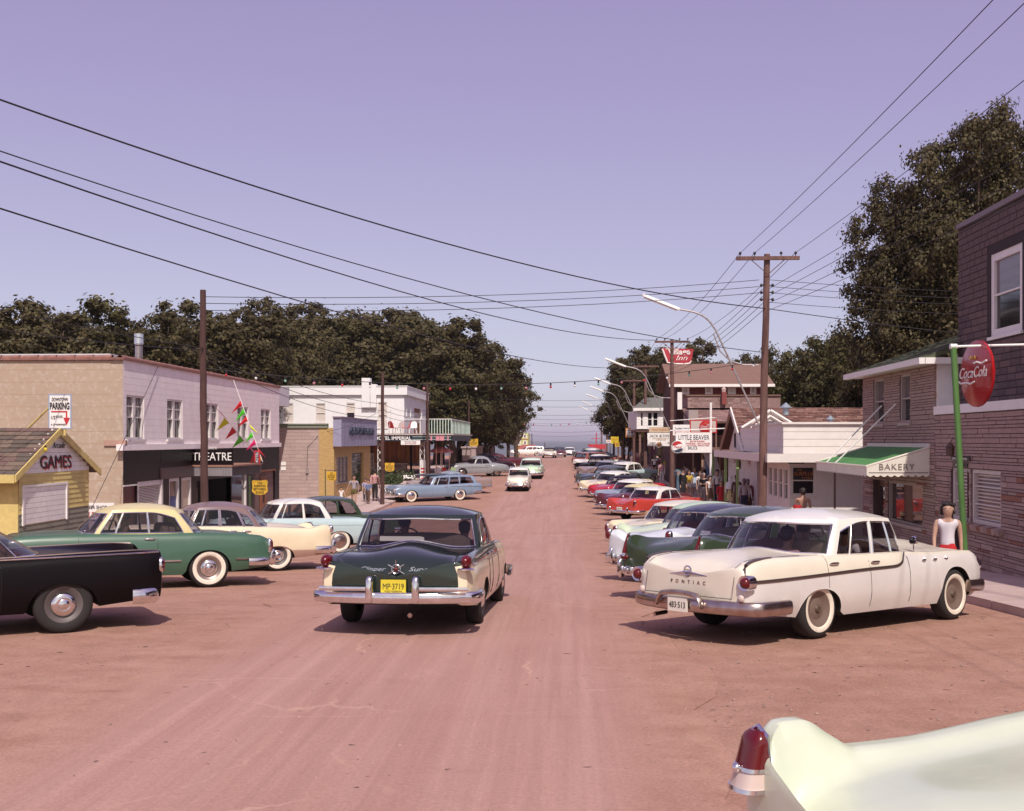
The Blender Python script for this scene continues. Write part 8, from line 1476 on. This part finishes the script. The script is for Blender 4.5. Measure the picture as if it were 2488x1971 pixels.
def crown_mesh(name, lobes, nleaf, size, mat, seed):
    """lobes: (x, y, z, rx, ry, rz, weight); leaves gathered in clumps on and inside each lobe"""
    rs = np.random.RandomState(seed); C = []; NR = []; wts = np.array([q[6] for q in lobes], float); wts /= wts.sum()
    for q, wt in zip(lobes, wts):
        n = int(nleaf * wt); nc = max(8, int(n / 130)); d = rs.normal(size=(nc, 3)); d /= np.linalg.norm(d, axis=1)[:, None]; rad = rs.uniform(.45, 1.12, nc) ** .7; cc = d * rad[:, None] * np.array(q[3:6]) + np.array(q[:3])
        idx = rs.randint(0, nc, n); sp = np.array(q[3:6]).mean() * rs.uniform(.10, .24, nc); off = rs.normal(size=(n, 3)); off[:, 2] *= .75; C.append(cc[idx] + off * sp[idx][:, None]); NR.append(off * .9 + d[idx] * .5)
    C = np.concatenate(C); n = len(C); N = np.concatenate(NR) + rs.normal(size=(n, 3)) * .55 + np.array([0, 0, .35]); a = np.cross(N, rs.normal(size=(n, 3))); a /= np.linalg.norm(a, axis=1)[:, None]; b = np.cross(N, a); b /= np.linalg.norm(b, axis=1)[:, None]; s = size * rs.uniform(.6, 1.35, n)[:, None]
    V = np.stack([C - a * s, C + b * s * .62, C + a * s, C - b * s * .62], axis=1).reshape(-1, 3).astype(np.float32); me = bpy.data.meshes.new(name); me.vertices.add(4 * n); me.vertices.foreach_set('co', V.ravel()); me.loops.add(4 * n); me.loops.foreach_set('vertex_index', np.arange(4 * n, dtype=np.int32)); me.polygons.add(n); me.polygons.foreach_set('loop_start', np.arange(0, 4 * n, 4, dtype=np.int32)); me.polygons.foreach_set('loop_total', np.full(n, 4, dtype=np.int32)); me.materials.append(mat); me.update(calc_edges=True); return me
def trunk_mesh(name, h, r, lobes, seed):
    m = MB(); rs = random.Random(seed); pts = [(rs.uniform(-.1, .1) * k, rs.uniform(-.1, .1) * k, h * k / 5) for k in range(6)]; m.tube(pts, r, 10, r2=r * .35)
    for q in lobes:
        z0 = rs.uniform(.35, .8) * min(h, q[2]); k = min(4, int(z0 / h * 5)); p = Vector(pts[k]); e = Vector(q[:3]) + Vector((0, 0, q[5] * .3)); md = (p + e) / 2 + Vector((rs.uniform(-.3, .3), rs.uniform(-.3, .3), -.2)); m.tube([p, md, e], [r * .45, r * .28, r * .07], 7)
    o = m.build(name, BARK, None, True); me = o.data; bpy.data.objects.remove(o); return me
def mk_tree(kind, h, w, nl, size, mat, seed, nlobe=9, low=.3, form='round'):
    rs = random.Random(seed); lobes = []
    for k in range(nlobe):
        f = (k + .5) / nlobe; z = h * (low + (1 - low) * (.12 + .80 * f)); env = sin(PI * (.12 + .80 * f)) ** .6 if form == 'round' else (1 - f) ** .45; a = 2.4 * k + rs.uniform(-.4, .4); rr = w * env * rs.uniform(.35, .62); lr = w * rs.uniform(.34, .50) * (.55 + .45 * env)
        lobes.append((rr * cos(a), rr * sin(a), z, lr, lr, lr * rs.uniform(.65, .95), lr ** 2))
    lobes.append((0, 0, h * (low + (1 - low) * .5), w * .5, w * .5, h * (1 - low) * .36, w * w * (.18 if form != 'x' else .1))); return crown_mesh(kind + '_crown', lobes, nl, size, mat, seed), trunk_mesh(kind + '_trunk', h * .75, w * .055 + .08, lobes, seed)
PROTO = {'oak': mk_tree('oak', 9.5, 4.2, 42000, .105, LM[0], 1, 11, .22), 'maple': mk_tree('maple', 9.0, 3.9, 40000, .105, LM[2], 2, 10, .2), 'elm': mk_tree('elm', 10.0, 3.6, 40000, .105, LM[0], 3, 12, .25), 'poplar': mk_tree('poplar', 17.0, 4.6, 95000, .088, LM[1], 5, 22, .16), 'bush': mk_tree('bush', 6.4, 3.4, 45000, .075, LM[2], 6, 12, .05), 'airy': mk_tree('airy', 9.5, 3.0, 9000, .11, LM[0], 8, 9, .3)}
def tree(kind, label, x, y, s=1.0, rot=0, zs=1.0, zb=None, group=None, sx=1.0):
    t = thing(kind + '_tree', label, 'tree', (x, y, (gz(y) if zb is None else zb)), rot, group); t.scale = (s * sx, s * sx, s * zs)
    for nm, me in (('crown', PROTO[kind][0]), ('trunk', PROTO[kind][1])): o = bpy.data.objects.new(nm, me); COL.objects.link(o); o.parent = t
    return t
def tD(kind, label, px, D, top, rot=0, sx=1.0, group=None):
    x, y = atD(px, D); h = {'oak': 9.6, 'maple': 9.1, 'elm': 10.1, 'poplar': 17.0, 'bush': 6.4, 'airy': 9.6}[kind]; zt = CZ - (top - HY) * D / FPX; s = (zt - gz(y)) / h; return tree(kind, label, x, y, s, rot, 1, None, group, sx)
G1 = 'trees behind the left buildings'; G2 = 'trees shading the far left kerb'; G3 = 'trees behind the right buildings'
for k, (kd, px, D, top, rot, sx, lb) in enumerate([('oak', 10, 66, 738, .3, 1.1, 'dark oak over the tan theatre side wall'), ('elm', 105, 64, 742, 1.9, 1.15, 'tall dark elm above the theatre near corner'), ('maple', 200, 72, 742, 2.5, 1.15, 'maple above the theatre upper windows'), ('oak', 300, 80, 806, 3.5, 1.0, 'lower oak left of the theatre flue'), ('elm', 385, 74, 768, 4.4, 1.15, 'elm behind the theatre flue'), ('oak', 480, 82, 745, 5.2, 1.2, 'oak behind the theatre pole'), ('elm', 580, 84, 755, .9, 1.2, 'elm above the theatre far windows'), ('elm', 668, 92, 728, 2.2, .95, 'pointed elm rising above the theatre far end'), ('maple', 735, 110, 782, 3.1, 1.2, 'maple behind the concrete block wall'), ('oak', 815, 112, 742, 4.0, 1.2, 'oak above the hotel roof'), ('oak', 900, 116, 752, 1.1, 1.25, 'broad oak behind the hotel chimney'), ('maple', 990, 118, 762, 5.0, 1.2, 'maple above the hotel corner')]): tD(kd, lb, px, D, top, rot, sx, G1)
for k, (kd, px, D, top, rot, sx, lb) in enumerate([('oak', 1065, 112, 778, .4, 1.3, 'spreading oak beyond the hotel terrace'), ('elm', 1120, 122, 808, 1.7, 1.3, 'elm leaning over the garden wall'), ('oak', 1155, 128, 850, 2.9, 1.15, 'oak at the middle of the garden wall'), ('maple', 1195, 135, 885, 3.6, 1.0, 'maple at the end of the garden wall'), ('airy', 1255, 140, 900, 1.2, 1.1, 'thin airy tree reaching over the street'), ('oak', 1235, 150, 960, 5.1, .9, 'low oak before the yellow green hotel'), ('maple', 1100, 108, 900, 2.1, 1.2, 'low maple behind the grey rounded car'), ('oak', 1180, 118, 960, 4.1, 1.1, 'low oak behind the stone piers')]): tD(kd, lb, px, D, top, rot, sx, G2)
tD('poplar', 'very tall poplar behind the bakery', 2350, 47, 252, .5, .80, G3); tD('poplar', 'tall poplar behind the dark brick building', 2480, 50, 262, 2.6, .95, G3); tD('poplar', 'shorter poplar left of the tall one, over the bakery roof', 2205, 49, 440, 4.0, .88, G3)
for k, (kd, px, D, top, rot, sx, lb) in enumerate([('bush', 1985, 79, 832, .2, .85, 'bushy tree just right of the tall lamp pole'), ('bush', 2045, 74, 812, 1.6, .95, 'bushy tree above the surplus roof'), ('bush', 2105, 70, 835, 3.2, 1.0, 'bushy tree touching the bakery roof'), ('bush', 2200, 62, 820, 4.2, 1.0, 'bushy tree hidden behind the bakery roof'), ('airy', 1700, 118, 808, .6, 1.0, 'thin pine like tree behind the roof sign'), ('oak', 1800, 118, 862, 1.5, .9, 'round tree behind the inn roof'), ('oak', 1870, 95, 866, 2.2, .8, 'dark tree beside the tall lamp pole'), ('oak', 1590, 112, 842, 2.7, 1.15, 'big dark tree left of the roof sign'), ('elm', 1550, 122, 862, 3.8, 1.0, 'dark elm behind the lamp arms'), ('oak', 1530, 134, 925, .8, 1.1, 'lower tree beside the far right shops'), ('maple', 1620, 104, 850, 4.7, 1.0, 'maple behind the white upper floor shop'), ('oak', 1512, 148, 985, 4.9, .8, 'small tree by the yellow hoarding')]): tD(kd, lb, px, D, top, rot, sx, G3)
# ---------------------------------------------------------------- summer haze over the street and the lake
hz = bpy.data.materials.new('haze_air'); hz.use_nodes = True; n = hz.node_tree.nodes; n.clear(); o = n.new('ShaderNodeOutputMaterial'); v = n.new('ShaderNodeVolumePrincipled')
v.inputs['Color'].default_value = (.88, .87, .93, 1); v.inputs['Density'].default_value = .00015; v.inputs['Anisotropy'].default_value = .2; hz.node_tree.links.new(v.outputs[0], o.inputs['Volume'])
tag(MB().box(-9500, 9500, -60, 14500, -16, 22).build('haze', hz), 'thin pale summer haze over the street and lake', 'haze', kind='stuff')
flush_texts()
